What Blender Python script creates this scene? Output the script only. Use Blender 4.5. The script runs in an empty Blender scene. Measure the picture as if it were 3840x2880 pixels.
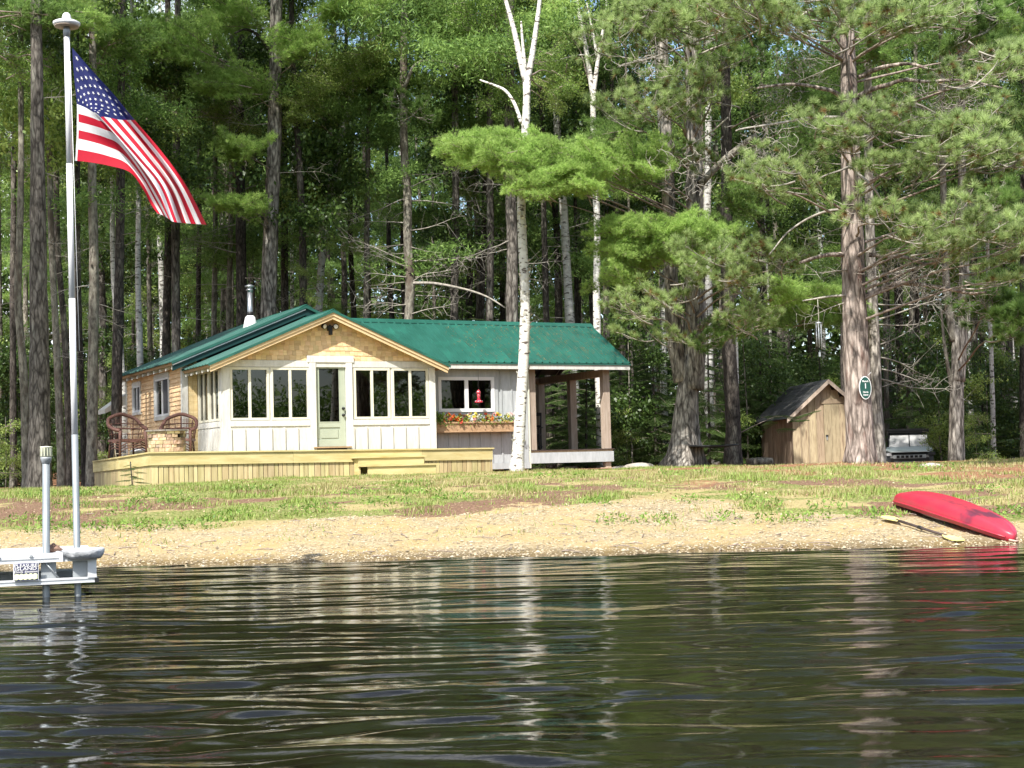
import bpy, math, random
import numpy as np
from mathutils import Matrix, Vector
random.seed(7); RNG = np.random.default_rng(7)
scene = bpy.context.scene
COL = scene.collection
# ---------------------------------------------------------------- camera
FPX, PIT, ROL = 5500.0, math.atan(295 / 5500.0), math.radians(1.5)
CAM = np.array([0.0, 0.0, 1.0])
_f = np.array([0, math.cos(PIT), math.sin(PIT)]); _u0 = np.cross([1.0, 0, 0], _f)
_r = math.cos(ROL) * np.array([1.0, 0, 0]) - math.sin(ROL) * _u0
_u = math.sin(ROL) * np.array([1.0, 0, 0]) + math.cos(ROL) * _u0
cd = bpy.data.cameras.new("camera"); cam = bpy.data.objects.new("camera", cd); COL.objects.link(cam)
cd.sensor_width = 36.0; cd.lens = FPX / 3840 * 36.0; cd.clip_end = 2000; cd.clip_start = 0.1
cam.matrix_world = Matrix(((_r[0], _u[0], -_f[0], 0), (_r[1], _u[1], -_f[1], 0), (_r[2], _u[2], -_f[2], 1.0), (0, 0, 0, 1)))
scene.camera = cam
# ---------------------------------------------------------------- sky and sun
SUN_EL, SUN_AZ = math.radians(49.6), math.radians(202.0)
W = bpy.data.worlds.new("World"); scene.world = W; W.use_nodes = True
wn = W.node_tree.nodes; wl = W.node_tree.links
bg = wn["Background"]; sk = wn.new("ShaderNodeTexSky"); sk.sky_type = 'NISHITA'; sk.sun_disc = False
sk.sun_elevation = SUN_EL; sk.sun_rotation = SUN_AZ; sk.air_density = 1.0; sk.dust_density = 1.5
# broken cloud over the blue
tc = wn.new("ShaderNodeTexCoord"); cn = wn.new("ShaderNodeTexNoise"); cn.inputs["Scale"].default_value = 2.6; cn.inputs["Detail"].default_value = 7
cr = wn.new("ShaderNodeValToRGB"); cr.color_ramp.elements[0].position = .5; cr.color_ramp.elements[1].position = .66
mx = wn.new("ShaderNodeMixRGB"); mx.inputs[2].default_value = (6.5, 6.6, 6.8, 1)
wl.new(tc.outputs["Generated"], cn.inputs["Vector"]); wl.new(cn.outputs["Fac"], cr.inputs["Fac"])
wl.new(cr.outputs["Color"], mx.inputs[0]); wl.new(sk.outputs["Color"], mx.inputs[1]); wl.new(mx.outputs[0], bg.inputs["Color"])
bg.inputs["Strength"].default_value = 0.15
sd = bpy.data.lights.new("sun", 'SUN'); sd.energy = 5.0; sd.angle = math.radians(0.53); sd.color = (1.0, .96, .89)
sun = bpy.data.objects.new("sun", sd); COL.objects.link(sun)
SUNDIR = Vector((.56, 1.427, -1.80)).normalized()
sun.rotation_euler = SUNDIR.to_track_quat('-Z', 'Y').to_euler()
scene.view_settings.view_transform = 'Standard'; scene.view_settings.look = 'None'
scene.view_settings.exposure = 0.98; scene.view_settings.gamma = 1.0; scene.view_settings.use_curve_mapping = False
scene.cycles.max_bounces = 7; scene.cycles.transparent_max_bounces = 12; scene.cycles.diffuse_bounces = 3
scene.cycles.glossy_bounces = 3; scene.cycles.transmission_bounces = 3; scene.cycles.use_denoising = True
scene.cycles.caustics_reflective = False; scene.cycles.caustics_refractive = False

# ---------------------------------------------------------------- geometry helpers
def at(px, py, D):
    """point of the photograph's pixel at ground distance D"""
    d = _f + _r * (px - 1920) / FPX - _u * (py - 1440) / FPX
    return CAM + d * (D / d[1])
def scl(D): return FPX / D
class MB:
    def __init__(s): s.v = []; s.f = []; s.m = []; s.sm = []
    def quad(s, a, b, c, d, mi=0):
        n = len(s.v); s.v += [a, b, c, d]; s.f.append((n, n + 1, n + 2, n + 3)); s.m.append(mi); s.sm.append(False)
    def poly(s, pts, mi=0):
        n = len(s.v); s.v += list(pts); s.f.append(tuple(range(n, n + len(pts)))); s.m.append(mi); s.sm.append(False)
    def box(s, x0, y0, z0, x1, y1, z1, mi=0, M=None):
        n = len(s.v)
        P = [(x0, y0, z0), (x1, y0, z0), (x1, y1, z0), (x0, y1, z0), (x0, y0, z1), (x1, y0, z1), (x1, y1, z1), (x0, y1, z1)]
        if M is not None: P = [tuple(M @ Vector(p)) for p in P]
        s.v += P
        for q in ((0, 3, 2, 1), (4, 5, 6, 7), (0, 1, 5, 4), (1, 2, 6, 5), (2, 3, 7, 6), (3, 0, 4, 7)):
            s.f.append(tuple(n + i for i in q)); s.m.append(mi); s.sm.append(False)
        return s
    def bar(s, a, b, w, h, up=(0, 0, 1), mi=0):
        a = Vector(a); b = Vector(b); d = (b - a); L = d.length; d.normalize(); up = Vector(up)
        sx = d.cross(up); 
        if sx.length < 1e-4: sx = d.cross(Vector((0, 1, 0)))
        sx.normalize(); uy = sx.cross(d)
        M = Matrix((( d.x, sx.x, uy.x, a.x), (d.y, sx.y, uy.y, a.y), (d.z, sx.z, uy.z, a.z), (0, 0, 0, 1)))
        return s.box(0, -w / 2, -h / 2, L, w / 2, h / 2, mi, M)
    def prism(s, pts, ext, mi=0):
        """closed polygon extruded by vector"""
        n = len(pts); e = Vector(ext); k = len(s.v)
        s.v += [tuple(p) for p in pts] + [tuple(Vector(p) + e) for p in pts]
        s.f.append(tuple(range(k + n - 1, k - 1, -1))); s.f.append(tuple(range(k + n, k + 2 * n))); s.m += [mi, mi]; s.sm += [False, False]
        for i in range(n):
            j = (i + 1) % n; s.f.append((k + i, k + j, k + n + j, k + n + i)); s.m.append(mi); s.sm.append(False)
        return s
    def tube(s, pts, rad, n=8, mi=0, cap=True, jit=0, rng=None, lobes=None):
        pts = [Vector(p) for p in pts]; m = len(pts)
        if not hasattr(rad, '__len__'): rad = [rad] * m
        k0 = len(s.v); prev = None
        for i, p in enumerate(pts):
            t = (pts[min(i + 1, m - 1)] - pts[max(i - 1, 0)]).normalized()
            if prev is None:
                ref = Vector((0, 0, 1)) if abs(t.z) < .9 else Vector((1, 0, 0)); a = t.cross(ref).normalized()
            else:
                a = prev - t * prev.dot(t)
                a = a.normalized() if a.length > 1e-6 else t.orthogonal().normalized()
            prev = a; b = t.cross(a)
            for j in range(n):
                th = 2 * math.pi * j / n; r = rad[i]
                if lobes: r *= 1 + lobes(i, th)
                if jit: r *= 1 + (rng or random).uniform(-jit, jit)
                s.v.append(tuple(p + (a * math.cos(th) + b * math.sin(th)) * r))
        for i in range(m - 1):
            for j in range(n):
                a0 = k0 + i * n + j; a1 = k0 + i * n + (j + 1) % n
                s.f.append((a0, a1, a1 + n, a0 + n)); s.m.append(mi); s.sm.append(True)
        if cap:
            s.f.append(tuple(k0 + j for j in range(n - 1, -1, -1))); s.f.append(tuple(k0 + (m - 1) * n + j for j in range(n))); s.m += [mi, mi]; s.sm += [False, False]
        return s
    def lathe(s, prof, n=16, c=(0, 0, 0), mi=0, smooth=True):
        k0 = len(s.v); m = len(prof)
        for r, z in prof:
            for j in range(n):
                th = 2 * math.pi * j / n; s.v.append((c[0] + r * math.cos(th), c[1] + r * math.sin(th), c[2] + z))
        for i in range(m - 1):
            for j in range(n):
                a0 = k0 + i * n + j; a1 = k0 + i * n + (j + 1) % n
                s.f.append((a0, a1, a1 + n, a0 + n)); s.m.append(mi); s.sm.append(smooth)
        s.f.append(tuple(k0 + j for j in range(n - 1, -1, -1))); s.f.append(tuple(k0 + (m - 1) * n + j for j in range(n))); s.m += [mi, mi]; s.sm += [False, False]
        return s
    def mesh(s, name, mats):
        me = bpy.data.meshes.new(name); me.from_pydata([tuple(p) for p in s.v], [], s.f)
        for m in (mats if isinstance(mats, (list, tuple)) else [mats]): me.materials.append(m)
        me.polygons.foreach_set("material_index", s.m); me.polygons.foreach_set("use_smooth", s.sm); me.update()
        return me
    def build(s, name, mats, parent=None, loc=None):
        return link(name, s.mesh(name, mats), parent, loc)
def link(name, data, parent=None, loc=None, rot=None, sc=None):
    o = bpy.data.objects.new(name, data); COL.objects.link(o)
    if parent is not None: o.parent = parent
    if loc is not None: o.location = loc
    if rot is not None: o.rotation_euler = rot
    if sc is not None: o.scale = sc if hasattr(sc, '__len__') else (sc, sc, sc)
    return o
def thing(name, label, cat, loc=(0, 0, 0), rotz=0, group=None):
    o = link(name, None, None, loc, (0, 0, rotz)); o.empty_display_size = .2
    return tag(o, label, cat, group)
def tag(o, label, cat, group=None, kind=None):
    o["label"] = label; o["category"] = cat
    if group: o["group"] = group
    if kind: o["kind"] = kind
    return o
def struct(o): o["kind"] = "structure"; return o
def rawmesh(name, V, T, mats, per=3, attr=None, smooth=False):
    """fast mesh from numpy arrays; attr = {name: per-vertex floats}"""
    me = bpy.data.meshes.new(name); nv, nf = len(V), len(T)
    me.vertices.add(nv); me.vertices.foreach_set("co", np.ascontiguousarray(V, dtype=np.float32).ravel())
    me.loops.add(nf * per); me.loops.foreach_set("vertex_index", np.ascontiguousarray(T, dtype=np.int32).ravel())
    me.polygons.add(nf); me.polygons.foreach_set("loop_start", np.arange(0, nf * per, per, dtype=np.int32))
    me.polygons.foreach_set("loop_total", np.full(nf, per, dtype=np.int32))
    if smooth: me.polygons.foreach_set("use_smooth", np.ones(nf, dtype=bool))
    for m in (mats if isinstance(mats, (list, tuple)) else [mats]): me.materials.append(m)
    for k, a in (attr or {}).items():
        at_ = me.attributes.new(k, 'FLOAT', 'POINT'); at_.data.foreach_set("value", np.ascontiguousarray(a, dtype=np.float32))
    me.update(calc_edges=True)
    return me
def vnoise(x, y, seed=0):
    xi = np.floor(x).astype(np.int64); yi = np.floor(y).astype(np.int64); fx = x - xi; fy = y - yi
    fx = fx * fx * (3 - 2 * fx); fy = fy * fy * (3 - 2 * fy)
    def h(a, b):
        n = (a * 374761393 + b * 668265263 + seed * 974634777) & 0xffffffff
        n = ((n ^ (n >> 13)) * 1274126177) & 0xffffffff
        return ((n ^ (n >> 16)) & 0xffff) / 65535.0
    return (h(xi, yi) * (1 - fx) + h(xi + 1, yi) * fx) * (1 - fy) + (h(xi, yi + 1) * (1 - fx) + h(xi + 1, yi + 1) * fx) * fy * 1.0
def fbm(x, y, seed=0, oct=4):
    a = 0; w = .5; t = 0
    for i in range(oct):
        a = a + w * vnoise(x * 2 ** i + 17.3 * i, y * 2 ** i - 9.1 * i, seed + i); t += w; w *= .5
    return a / t
def text_mesh(txt, size, mat, ext=.0008):
    cu = bpy.data.curves.new("lettering", 'FONT'); cu.body = txt; cu.size = size; cu.extrude = ext; cu.align_x = 'CENTER'; cu.align_y = 'CENTER'; cu.offset = size * .012; cu.resolution_u = 3
    o = bpy.data.objects.new("lettering", cu); COL.objects.link(o)
    me = bpy.data.meshes.new_from_object(o.evaluated_get(bpy.context.evaluated_depsgraph_get()))
    bpy.data.objects.remove(o); me.materials.clear(); me.materials.append(mat); return me

# ---------------------------------------------------------------- materials
def mat(name, c1, c2=None, scale=4.0, stretch=(1, 1, 1), rough=.7, metal=0.0, bump=0.0, bscale=None, rnd=0.0, detail=5, spec=.3, c3=None, s3=1.0, t3=(.5, .62), trans=0.0, hue=0.0, crack=0.0):
    m = bpy.data.materials.new(name); m.use_nodes = True; n = m.node_tree.nodes; l = m.node_tree.links
    b = n["Principled BSDF"]; b.inputs["Roughness"].default_value = rough; b.inputs["Metallic"].default_value = metal
    b.inputs["Specular IOR Level"].default_value = spec
    t = n.new("ShaderNodeTexCoord"); mp = n.new("ShaderNodeMapping"); mp.inputs["Scale"].default_value = stretch
    l.new(t.outputs["Object"], mp.inputs["Vector"])
    col = None
    if c2 is None: c2 = tuple(x * .82 for x in c1)
    nz = n.new("ShaderNodeTexNoise"); nz.inputs["Scale"].default_value = scale; nz.inputs["Detail"].default_value = detail; nz.inputs["Roughness"].default_value = .62
    vec = mp.outputs["Vector"]
    if rnd:
        oi = n.new("ShaderNodeObjectInfo"); ad = n.new("ShaderNodeVectorMath"); ad.operation = 'ADD'
        ml = n.new("ShaderNodeMath"); ml.operation = 'MULTIPLY'; ml.inputs[1].default_value = 37.0
        l.new(oi.outputs["Random"], ml.inputs[0]); l.new(mp.outputs["Vector"], ad.inputs[0]); l.new(ml.outputs[0], ad.inputs[1]); vec = ad.outputs[0]
    l.new(vec, nz.inputs["Vector"])
    rp = n.new("ShaderNodeValToRGB"); rp.color_ramp.elements[0].position = .36; rp.color_ramp.elements[1].position = .64
    rp.color_ramp.elements[0].color = (*c1, 1); rp.color_ramp.elements[1].color = (*c2, 1); l.new(nz.outputs["Fac"], rp.inputs["Fac"]); col = rp.outputs["Color"]
    if c3 is not None:
        n3 = n.new("ShaderNodeTexNoise"); n3.inputs["Scale"].default_value = s3; n3.inputs["Detail"].default_value = 4; l.new(vec, n3.inputs["Vector"])
        r3 = n.new("ShaderNodeValToRGB"); r3.color_ramp.elements[0].position = t3[0]; r3.color_ramp.elements[1].position = t3[1]; l.new(n3.outputs["Fac"], r3.inputs["Fac"])
        x = n.new("ShaderNodeMixRGB"); l.new(r3.outputs["Color"], x.inputs[0]); l.new(col, x.inputs[1]); x.inputs[2].default_value = (*c3, 1); col = x.outputs[0]
    if crack:
        # plates of bark parted by dark furrows
        wn_ = n.new("ShaderNodeTexNoise"); wn_.inputs["Scale"].default_value = crack * .6; wn_.inputs["Detail"].default_value = 3; l.new(vec, wn_.inputs["Vector"])
        wa = n.new("ShaderNodeVectorMath"); wa.operation = 'MULTIPLY_ADD'; wa.inputs[1].default_value = (.10, .10, .10); l.new(wn_.outputs["Color"], wa.inputs[0]); l.new(vec, wa.inputs[2])
        vo = n.new("ShaderNodeTexVoronoi"); vo.feature = 'DISTANCE_TO_EDGE'; vo.inputs["Scale"].default_value = crack; l.new(wa.outputs[0], vo.inputs["Vector"])
        vr = n.new("ShaderNodeValToRGB"); vr.color_ramp.elements[0].position = .01; vr.color_ramp.elements[0].color = (.28, .26, .25, 1); vr.color_ramp.elements[1].position = .17; vr.color_ramp.elements[1].color = (1, 1, 1, 1); l.new(vo.outputs["Distance"], vr.inputs["Fac"])
        mc = n.new("ShaderNodeMixRGB"); mc.blend_type = 'MULTIPLY'; mc.inputs[0].default_value = .85; l.new(col, mc.inputs[1]); l.new(vr.outputs["Color"], mc.inputs[2]); col = mc.outputs[0]
    if rnd:
        hs = n.new("ShaderNodeHueSaturation"); mr = n.new("ShaderNodeMapRange"); mr.inputs[3].default_value = 1 - rnd; mr.inputs[4].default_value = 1 + rnd
        l.new(oi.outputs["Random"], mr.inputs[0]); l.new(mr.outputs[0], hs.inputs["Value"])
        if hue:
            m2 = n.new("ShaderNodeMath"); m2.operation = 'MULTIPLY'; m2.inputs[1].default_value = 7.13; fr = n.new("ShaderNodeMath"); fr.operation = 'FRACT'
            mh = n.new("ShaderNodeMapRange"); mh.inputs[3].default_value = .5 - hue; mh.inputs[4].default_value = .5 + hue
            l.new(oi.outputs["Random"], m2.inputs[0]); l.new(m2.outputs[0], fr.inputs[0]); l.new(fr.outputs[0], mh.inputs[0]); l.new(mh.outputs[0], hs.inputs["Hue"])
        l.new(col, hs.inputs["Color"]); col = hs.outputs["Color"]
    l.new(col, b.inputs["Base Color"])
    if bump:
        nb = n.new("ShaderNodeTexNoise"); nb.inputs["Scale"].default_value = bscale or scale * 2; nb.inputs["Detail"].default_value = 6; l.new(vec, nb.inputs["Vector"])
        bp = n.new("ShaderNodeBump"); bp.inputs["Strength"].default_value = min(1, bump); bp.inputs["Distance"].default_value = .02 * max(1, bump); l.new(nb.outputs["Fac"], bp.inputs["Height"]); l.new(bp.outputs["Normal"], b.inputs["Normal"])
    if trans:
        tr = n.new("ShaderNodeBsdfTranslucent"); ms = n.new("ShaderNodeMixShader"); ms.inputs[0].default_value = trans
        l.new(col, tr.inputs["Color"]); l.new(b.outputs[0], ms.inputs[1]); l.new(tr.outputs[0], ms.inputs[2]); l.new(ms.outputs[0], n["Material Output"].inputs["Surface"])
    return m
def leafmat(name, c_lo, c_hi, trans=.35, rough=.5, rnd=.12, spec=.25, brown=None):
    """colour varied leaf by leaf through the point attribute 'tone'"""
    m = bpy.data.materials.new(name); m.use_nodes = True; n = m.node_tree.nodes; l = m.node_tree.links; b = n["Principled BSDF"]
    a = n.new("ShaderNodeAttribute"); a.attribute_name = "tone"; r = n.new("ShaderNodeValToRGB")
    r.color_ramp.elements[0].color = (*(brown or c_lo), 1); r.color_ramp.elements[1].color = (*c_hi, 1); l.new(a.outputs["Fac"], r.inputs["Fac"])
    if brown: e_ = r.color_ramp.elements.new(.14); e_.color = (*c_lo, 1)
    oi = n.new("ShaderNodeObjectInfo"); mr = n.new("ShaderNodeMapRange"); mr.inputs[3].default_value = 1 - rnd; mr.inputs[4].default_value = 1 + rnd; hs = n.new("ShaderNodeHueSaturation")
    l.new(oi.outputs["Random"], mr.inputs[0]); l.new(mr.outputs[0], hs.inputs["Value"]); l.new(r.outputs["Color"], hs.inputs["Color"])
    b.inputs["Roughness"].default_value = rough; b.inputs["Specular IOR Level"].default_value = spec; l.new(hs.outputs["Color"], b.inputs["Base Color"])
    tr = n.new("ShaderNodeBsdfTranslucent"); ms = n.new("ShaderNodeMixShader"); ms.inputs[0].default_value = trans
    l.new(hs.outputs["Color"], tr.inputs["Color"]); l.new(b.outputs[0], ms.inputs[1]); l.new(tr.outputs[0], ms.inputs[2]); l.new(ms.outputs[0], n["Material Output"].inputs["Surface"])
    return m
def glassmat(name, tint=(.55, .6, .6), extra=.06, gr=.01):
    m = bpy.data.materials.new(name); m.use_nodes = True; n = m.node_tree.nodes; l = m.node_tree.links
    n.remove(n["Principled BSDF"]); t = n.new("ShaderNodeBsdfTransparent"); t.inputs[0].default_value = (*tint, 1); g = n.new("ShaderNodeBsdfGlossy"); g.inputs["Roughness"].default_value = gr
    f = n.new("ShaderNodeFresnel"); f.inputs[0].default_value = 1.5; ad = n.new("ShaderNodeMath"); ad.operation = 'ADD'; ad.inputs[1].default_value = extra; l.new(f.outputs[0], ad.inputs[0])
    nz = n.new("ShaderNodeTexNoise"); nz.inputs["Scale"].default_value = 1.2; tcx = n.new("ShaderNodeTexCoord"); l.new(tcx.outputs["Object"], nz.inputs["Vector"])
    bp = n.new("ShaderNodeBump"); bp.inputs["Strength"].default_value = .02; bp.inputs["Distance"].default_value = .05; l.new(nz.outputs["Fac"], bp.inputs["Height"]); l.new(bp.outputs[0], g.inputs["Normal"])
    x = n.new("ShaderNodeMixShader"); l.new(ad.outputs[0], x.inputs[0]); l.new(t.outputs[0], x.inputs[1]); l.new(g.outputs[0], x.inputs[2]); l.new(x.outputs[0], n["Material Output"].inputs["Surface"])
    return m
M_cedar = mat("cedar_shingle", (.56, .39, .20), (.70, .53, .31), 3, (1, 1, 6), .75, rnd=.22, bump=.3, bscale=30, hue=.012)
M_white = mat("whitewashed_board", (.50, .49, .45), (.60, .59, .55), 5, (3, 3, .6), .75, rnd=.06, bump=.15, bscale=14, c3=(.42, .38, .32), s3=7, t3=(.62, .8))
M_grey = mat("grey_stained_board", (.34, .36, .365), (.42, .44, .445), 5, (3, 3, .6), .75, rnd=.06, bump=.15, bscale=14)
M_cream = mat("cream_window_trim", (.56, .54, .44), (.62, .60, .49), 6, rough=.55)
M_vinyl = mat("white_vinyl", (.66, .66, .66), (.70, .70, .70), 3, rough=.4)
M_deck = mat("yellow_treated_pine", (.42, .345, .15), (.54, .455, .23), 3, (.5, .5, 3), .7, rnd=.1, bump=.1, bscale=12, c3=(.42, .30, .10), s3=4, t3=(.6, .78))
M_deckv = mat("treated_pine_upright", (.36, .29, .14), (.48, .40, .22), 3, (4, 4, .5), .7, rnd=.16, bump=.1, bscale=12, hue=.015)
M_fascia = mat("pine_fascia", (.52, .38, .21), (.60, .46, .28), 4, (.6, .6, 3), .7, rnd=.05)
M_roof = mat("green_metal_roof", (.014, .074, .056), (.020, .098, .076), 1.5, rough=.36, spec=.5, bump=.02, rnd=.04, c3=(.02, .12, .088), s3=2.5, t3=(.5, .75))
M_roofdk = mat("dark_green_flashing", (.006, .03, .03), (.008, .04, .038), 2, rough=.5)
M_door = mat("sage_green_paint", (.31, .345, .27), (.35, .385, .305), 3, rough=.5)
M_black = mat("black_plastic", (.012, .012, .013), (.02, .02, .02), 5, rough=.5)
M_post = mat("raw_cedar_post", (.31, .245, .19), (.41, .335, .27), 4, (5, 5, .6), .75, bump=.1, bscale=12, rnd=.08)
M_inwood = mat("interior_pine_board", (.30, .20, .11), (.38, .26, .15), 3, (3, 3, .5), .7)
M_steel = mat("galvanised_steel", (.22, .245, .255), (.31, .335, .345), 7, (1, 1, .25), .5, metal=.5)
M_chrome = mat("stainless_flue", (.34, .35, .37), (.42, .43, .45), 5, rough=.33, metal=.85)
M_alu = mat("dock_aluminium", (.58, .59, .60), (.64, .65, .66), 8, rough=.42, metal=.25)
M_alugrey = mat("grey_aluminium_bracket", (.30, .32, .33), (.36, .38, .39), 6, rough=.5, metal=.4)
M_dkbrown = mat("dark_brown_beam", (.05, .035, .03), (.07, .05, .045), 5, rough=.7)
M_wicker = mat("brown_wicker", (.075, .032, .024), (.16, .08, .06), 60, rough=.55, bump=.8, bscale=70)
M_stone = mat("tan_stone", (.32, .24, .14), (.46, .36, .235), 9, rough=.85, bump=.7, bscale=22, rnd=.5, hue=.035, c3=(.20, .17, .13), s3=5, t3=(.5, .7))
M_slate = mat("slate_cap", (.16, .14, .12), (.23, .21, .18), 8, rough=.7, bump=.3)
M_glass = glassmat("window_glass", (.30, .33, .33), .05)  # tint puts the dimness of the rooms behind into the glass colour
M_glassdk = glassmat("dimmed_window_glass", (.10, .11, .11), .03)  # stronger tint, standing in for darker rooms behind
M_int = mat("dark_interior", (.05, .042, .035), (.065, .055, .045), 3, rough=.9)
M_net = mat("grey_insect_screen", (.055, .055, .06), (.065, .065, .07), 9, rough=.8)
M_barkpine = mat("grey_pine_bark", (.045, .038, .032), (.19, .17, .15), 13, (1, 1, .25), .9, bump=2.5, bscale=11, detail=8, rnd=.14, c3=(.30, .29, .25), s3=3.5, t3=(.6, .74), crack=11)
M_barkgrey = mat("light_grey_pine_bark", (.08, .07, .06), (.44, .40, .35), 14, (1, 1, .24), .9, bump=2.5, bscale=12, detail=8, rnd=.05, c3=(.08, .07, .06), s3=6, t3=(.56, .68), crack=9)
M_barkred = mat("pinkish_red_pine_bark", (.12, .095, .08), (.47, .39, .34), 13, (1, 1, .22), .9, bump=2.5, bscale=12, detail=8, rnd=.05, c3=(.17, .11, .09), s3=8, t3=(.56, .68), crack=8)
M_barkdk = mat("dark_spruce_bark", (.028, .023, .019), (.10, .085, .073), 16, (1, 1, .3), .9, bump=2, bscale=14, detail=8, rnd=.25, c3=(.20, .185, .15), s3=3, t3=(.56, .7), crack=14)
M_barklt = mat("pale_lichened_bark", (.065, .055, .045), (.26, .24, .195), 15, (1, 1, .35), .9, bump=2, bscale=12, detail=7, rnd=.15, c3=(.09, .07, .055), s3=4, t3=(.52, .66))
M_birch = mat("white_birch_bark", (.60, .585, .54), (.50, .48, .44), 5, (1, 1, 2.5), .7, bump=.8, bscale=9, detail=6, c3=(.10, .08, .07), s3=6.5, t3=(.56, .63), rnd=.05)
M_birch2 = mat("greyish_birch_bark", (.50, .49, .46), (.34, .33, .31), 5, (1, 1, 2.5), .75, bump=.8, bscale=9, detail=6, c3=(.08, .07, .06), s3=5.5, t3=(.55, .64), rnd=.12)
M_dead = mat("bleached_dead_wood", (.20, .18, .155), (.36, .33, .285), 9, rough=.9, rnd=.25)
M_limb = mat("pine_limb_bark", (.16, .12, .10), (.32, .26, .22), 12, rough=.9, bump=1)
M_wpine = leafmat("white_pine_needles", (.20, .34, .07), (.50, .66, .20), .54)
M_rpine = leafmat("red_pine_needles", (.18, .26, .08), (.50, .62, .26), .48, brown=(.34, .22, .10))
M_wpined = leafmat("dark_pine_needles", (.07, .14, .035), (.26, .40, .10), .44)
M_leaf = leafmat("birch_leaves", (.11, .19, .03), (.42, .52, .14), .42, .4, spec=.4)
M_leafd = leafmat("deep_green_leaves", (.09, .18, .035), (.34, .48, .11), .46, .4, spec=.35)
M_leafs = leafmat("shade_darkened_leaves", (.025, .055, .012), (.10, .165, .035), .38, .4, spec=.35)  # darker leaf copy; the shade of the understory is put into its colour
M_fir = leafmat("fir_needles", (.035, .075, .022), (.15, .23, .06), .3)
M_weed = leafmat("weed_leaves", (.09, .17, .03), (.26, .38, .08), .3)
# ---------------------------------------------------------------- terrain
_PY = [-400, -150, -128, -121, -118, -60, 3, 11, 15.65, 17, 18.5, 20, 22, 24, 27, 30, 34, 60, 95, 200, 420]
_PZ = [4, 2.2, 1.2, .35, -.3, -3, -1.8, -.62, 0, .155, .33, .455, .575, .67, .76, .79, .78, .80, 1.3, 3, 6]
def sstep(a, b, x): t = np.clip((x - a) / (b - a), 0, 1); return t * t * (3 - 2 * t)
def ground_z(x, y):
    x = np.asarray(x, float); y = np.asarray(y, float)
    yy = y + .35 * np.sin(x * .55 + .6) * sstep(17, 20, y) + .12 * np.sin(x * 1.9) + (fbm(x * .5, y * .5, 3, 3) - .5) * .5 * sstep(15, 17, y)
    z = np.interp(yy, _PY, _PZ)
    z = z - .12 * sstep(-5, -9, x) * sstep(24, 31, y) + .10 * np.exp(-((x - 6.3) ** 2 + (y - 27) ** 2) / 3.5)
    z = z - .05 * np.exp(-((x - 8.5) / 2.2) ** 2) * sstep(24, 27, y)
    z = z - .68 * sstep(36, 46, y) * sstep(9.5, 12, x)
    z = z + (fbm(x * 1.1, y * 1.1, 5, 4) - .5) * .07 * sstep(15.8, 18, y)
    return z
def gz(x, y): return float(ground_z(np.array([x]), np.array([y]))[0])
def axis(parts):
    a = []
    for lo, hi, st in parts: a.append(np.arange(lo, hi, st))
    return np.concatenate(a + [np.array([parts[-1][1]])])
def grid(xs, ys):
    X, Y = np.meshgrid(xs, ys); nx, ny = len(xs), len(ys)
    i = np.arange(nx - 1)[None, :] + np.arange(ny - 1)[:, None] * nx; i = i.ravel()
    return X.ravel(), Y.ravel(), np.stack([i, i + 1, i + nx + 1, i + nx], 1)
BX = [-30, -6.4, -4.1, -3.1, 0, 2.1, 3.55, 4.65, 5.9, 30]; BY = [18.4, 18.4, 18.5, 18.7, 19.3, 19.9, 18.2, 17.4, 17.0, 17.0]
def zones(x, y):
    n1 = fbm(x * 1.3, y * 1.3, 21, 4); n2 = fbm(x * .8, y * 1.1, 33, 4); n3 = fbm(x * .7, y * .7, 44, 4)
    edge = np.interp(x, BX, BY) + (n1 - .5) * 1.5
    beach = 1 - sstep(-.35, .3, y - edge)
    dirt = .95 * sstep(.49, .62, n2 + .10 * np.exp(-((y - 21.3) / 1.5) ** 2) - .05 * sstep(2, 4, x)) * (1 - sstep(23.5, 25.5, y))
    needle = sstep(.46, .60, n3 + .26 * sstep(3.5, 7.5, x) * sstep(21, 25.5, y) - .10) * sstep(1.5, 3.5, x) * sstep(19.5, 23, y)
    needle = np.maximum(needle, sstep(30, 36, y))
    straw = sstep(.5, .62, fbm(x * 1.0, y * 1.6, 55, 4) + .3 * np.exp(-((x + 2.2) / 1.8) ** 2 - ((y - 28.5) / 1.6) ** 2) + .2 * np.exp(-((x + .5) / 2) ** 2 - ((y - 25) / 2) ** 2))
    return beach, dirt, needle, straw
gx = axis([(-420, -60, 40), (-60, -14, 2.0), (-14, 14, .11), (14, 60, 2.0), (60, 420, 40)])
gy = axis([(-420, -130, 40), (-130, -110, 2), (-110, 0, 20), (0, 14, 1), (14, 33, .085), (33, 60, .6), (60, 120, 4), (120, 420, 50)])
X, Y, Q = grid(gx, gy)
Zt = ground_z(X, Y) + (fbm(X * 7, Y * 7, 9, 2) - .5) * .022 * (Y > 15.5) * (Y < 34)
bz, dz_, nz_, sz_ = zones(X, Y)
mg = bpy.data.materials.new("shore_ground"); mg.use_nodes = True; n = mg.node_tree.nodes; l = mg.node_tree.links; b = n["Principled BSDF"]; b.inputs["Roughness"].default_value = .92; b.inputs["Specular IOR Level"].default_value = .15
geo = n.new("ShaderNodeNewGeometry")
def g_noise(sc, det=6, st=(1, 1, 1)):
    mp = n.new("ShaderNodeMapping"); mp.inputs["Scale"].default_value = st; l.new(geo.outputs["Position"], mp.inputs[0])
    x = n.new("ShaderNodeTexNoise"); x.inputs["Scale"].default_value = sc; x.inputs["Detail"].default_value = det; x.inputs["Roughness"].default_value = .65; l.new(mp.outputs[0], x.inputs["Vector"]); return x.outputs["Fac"]
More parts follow.
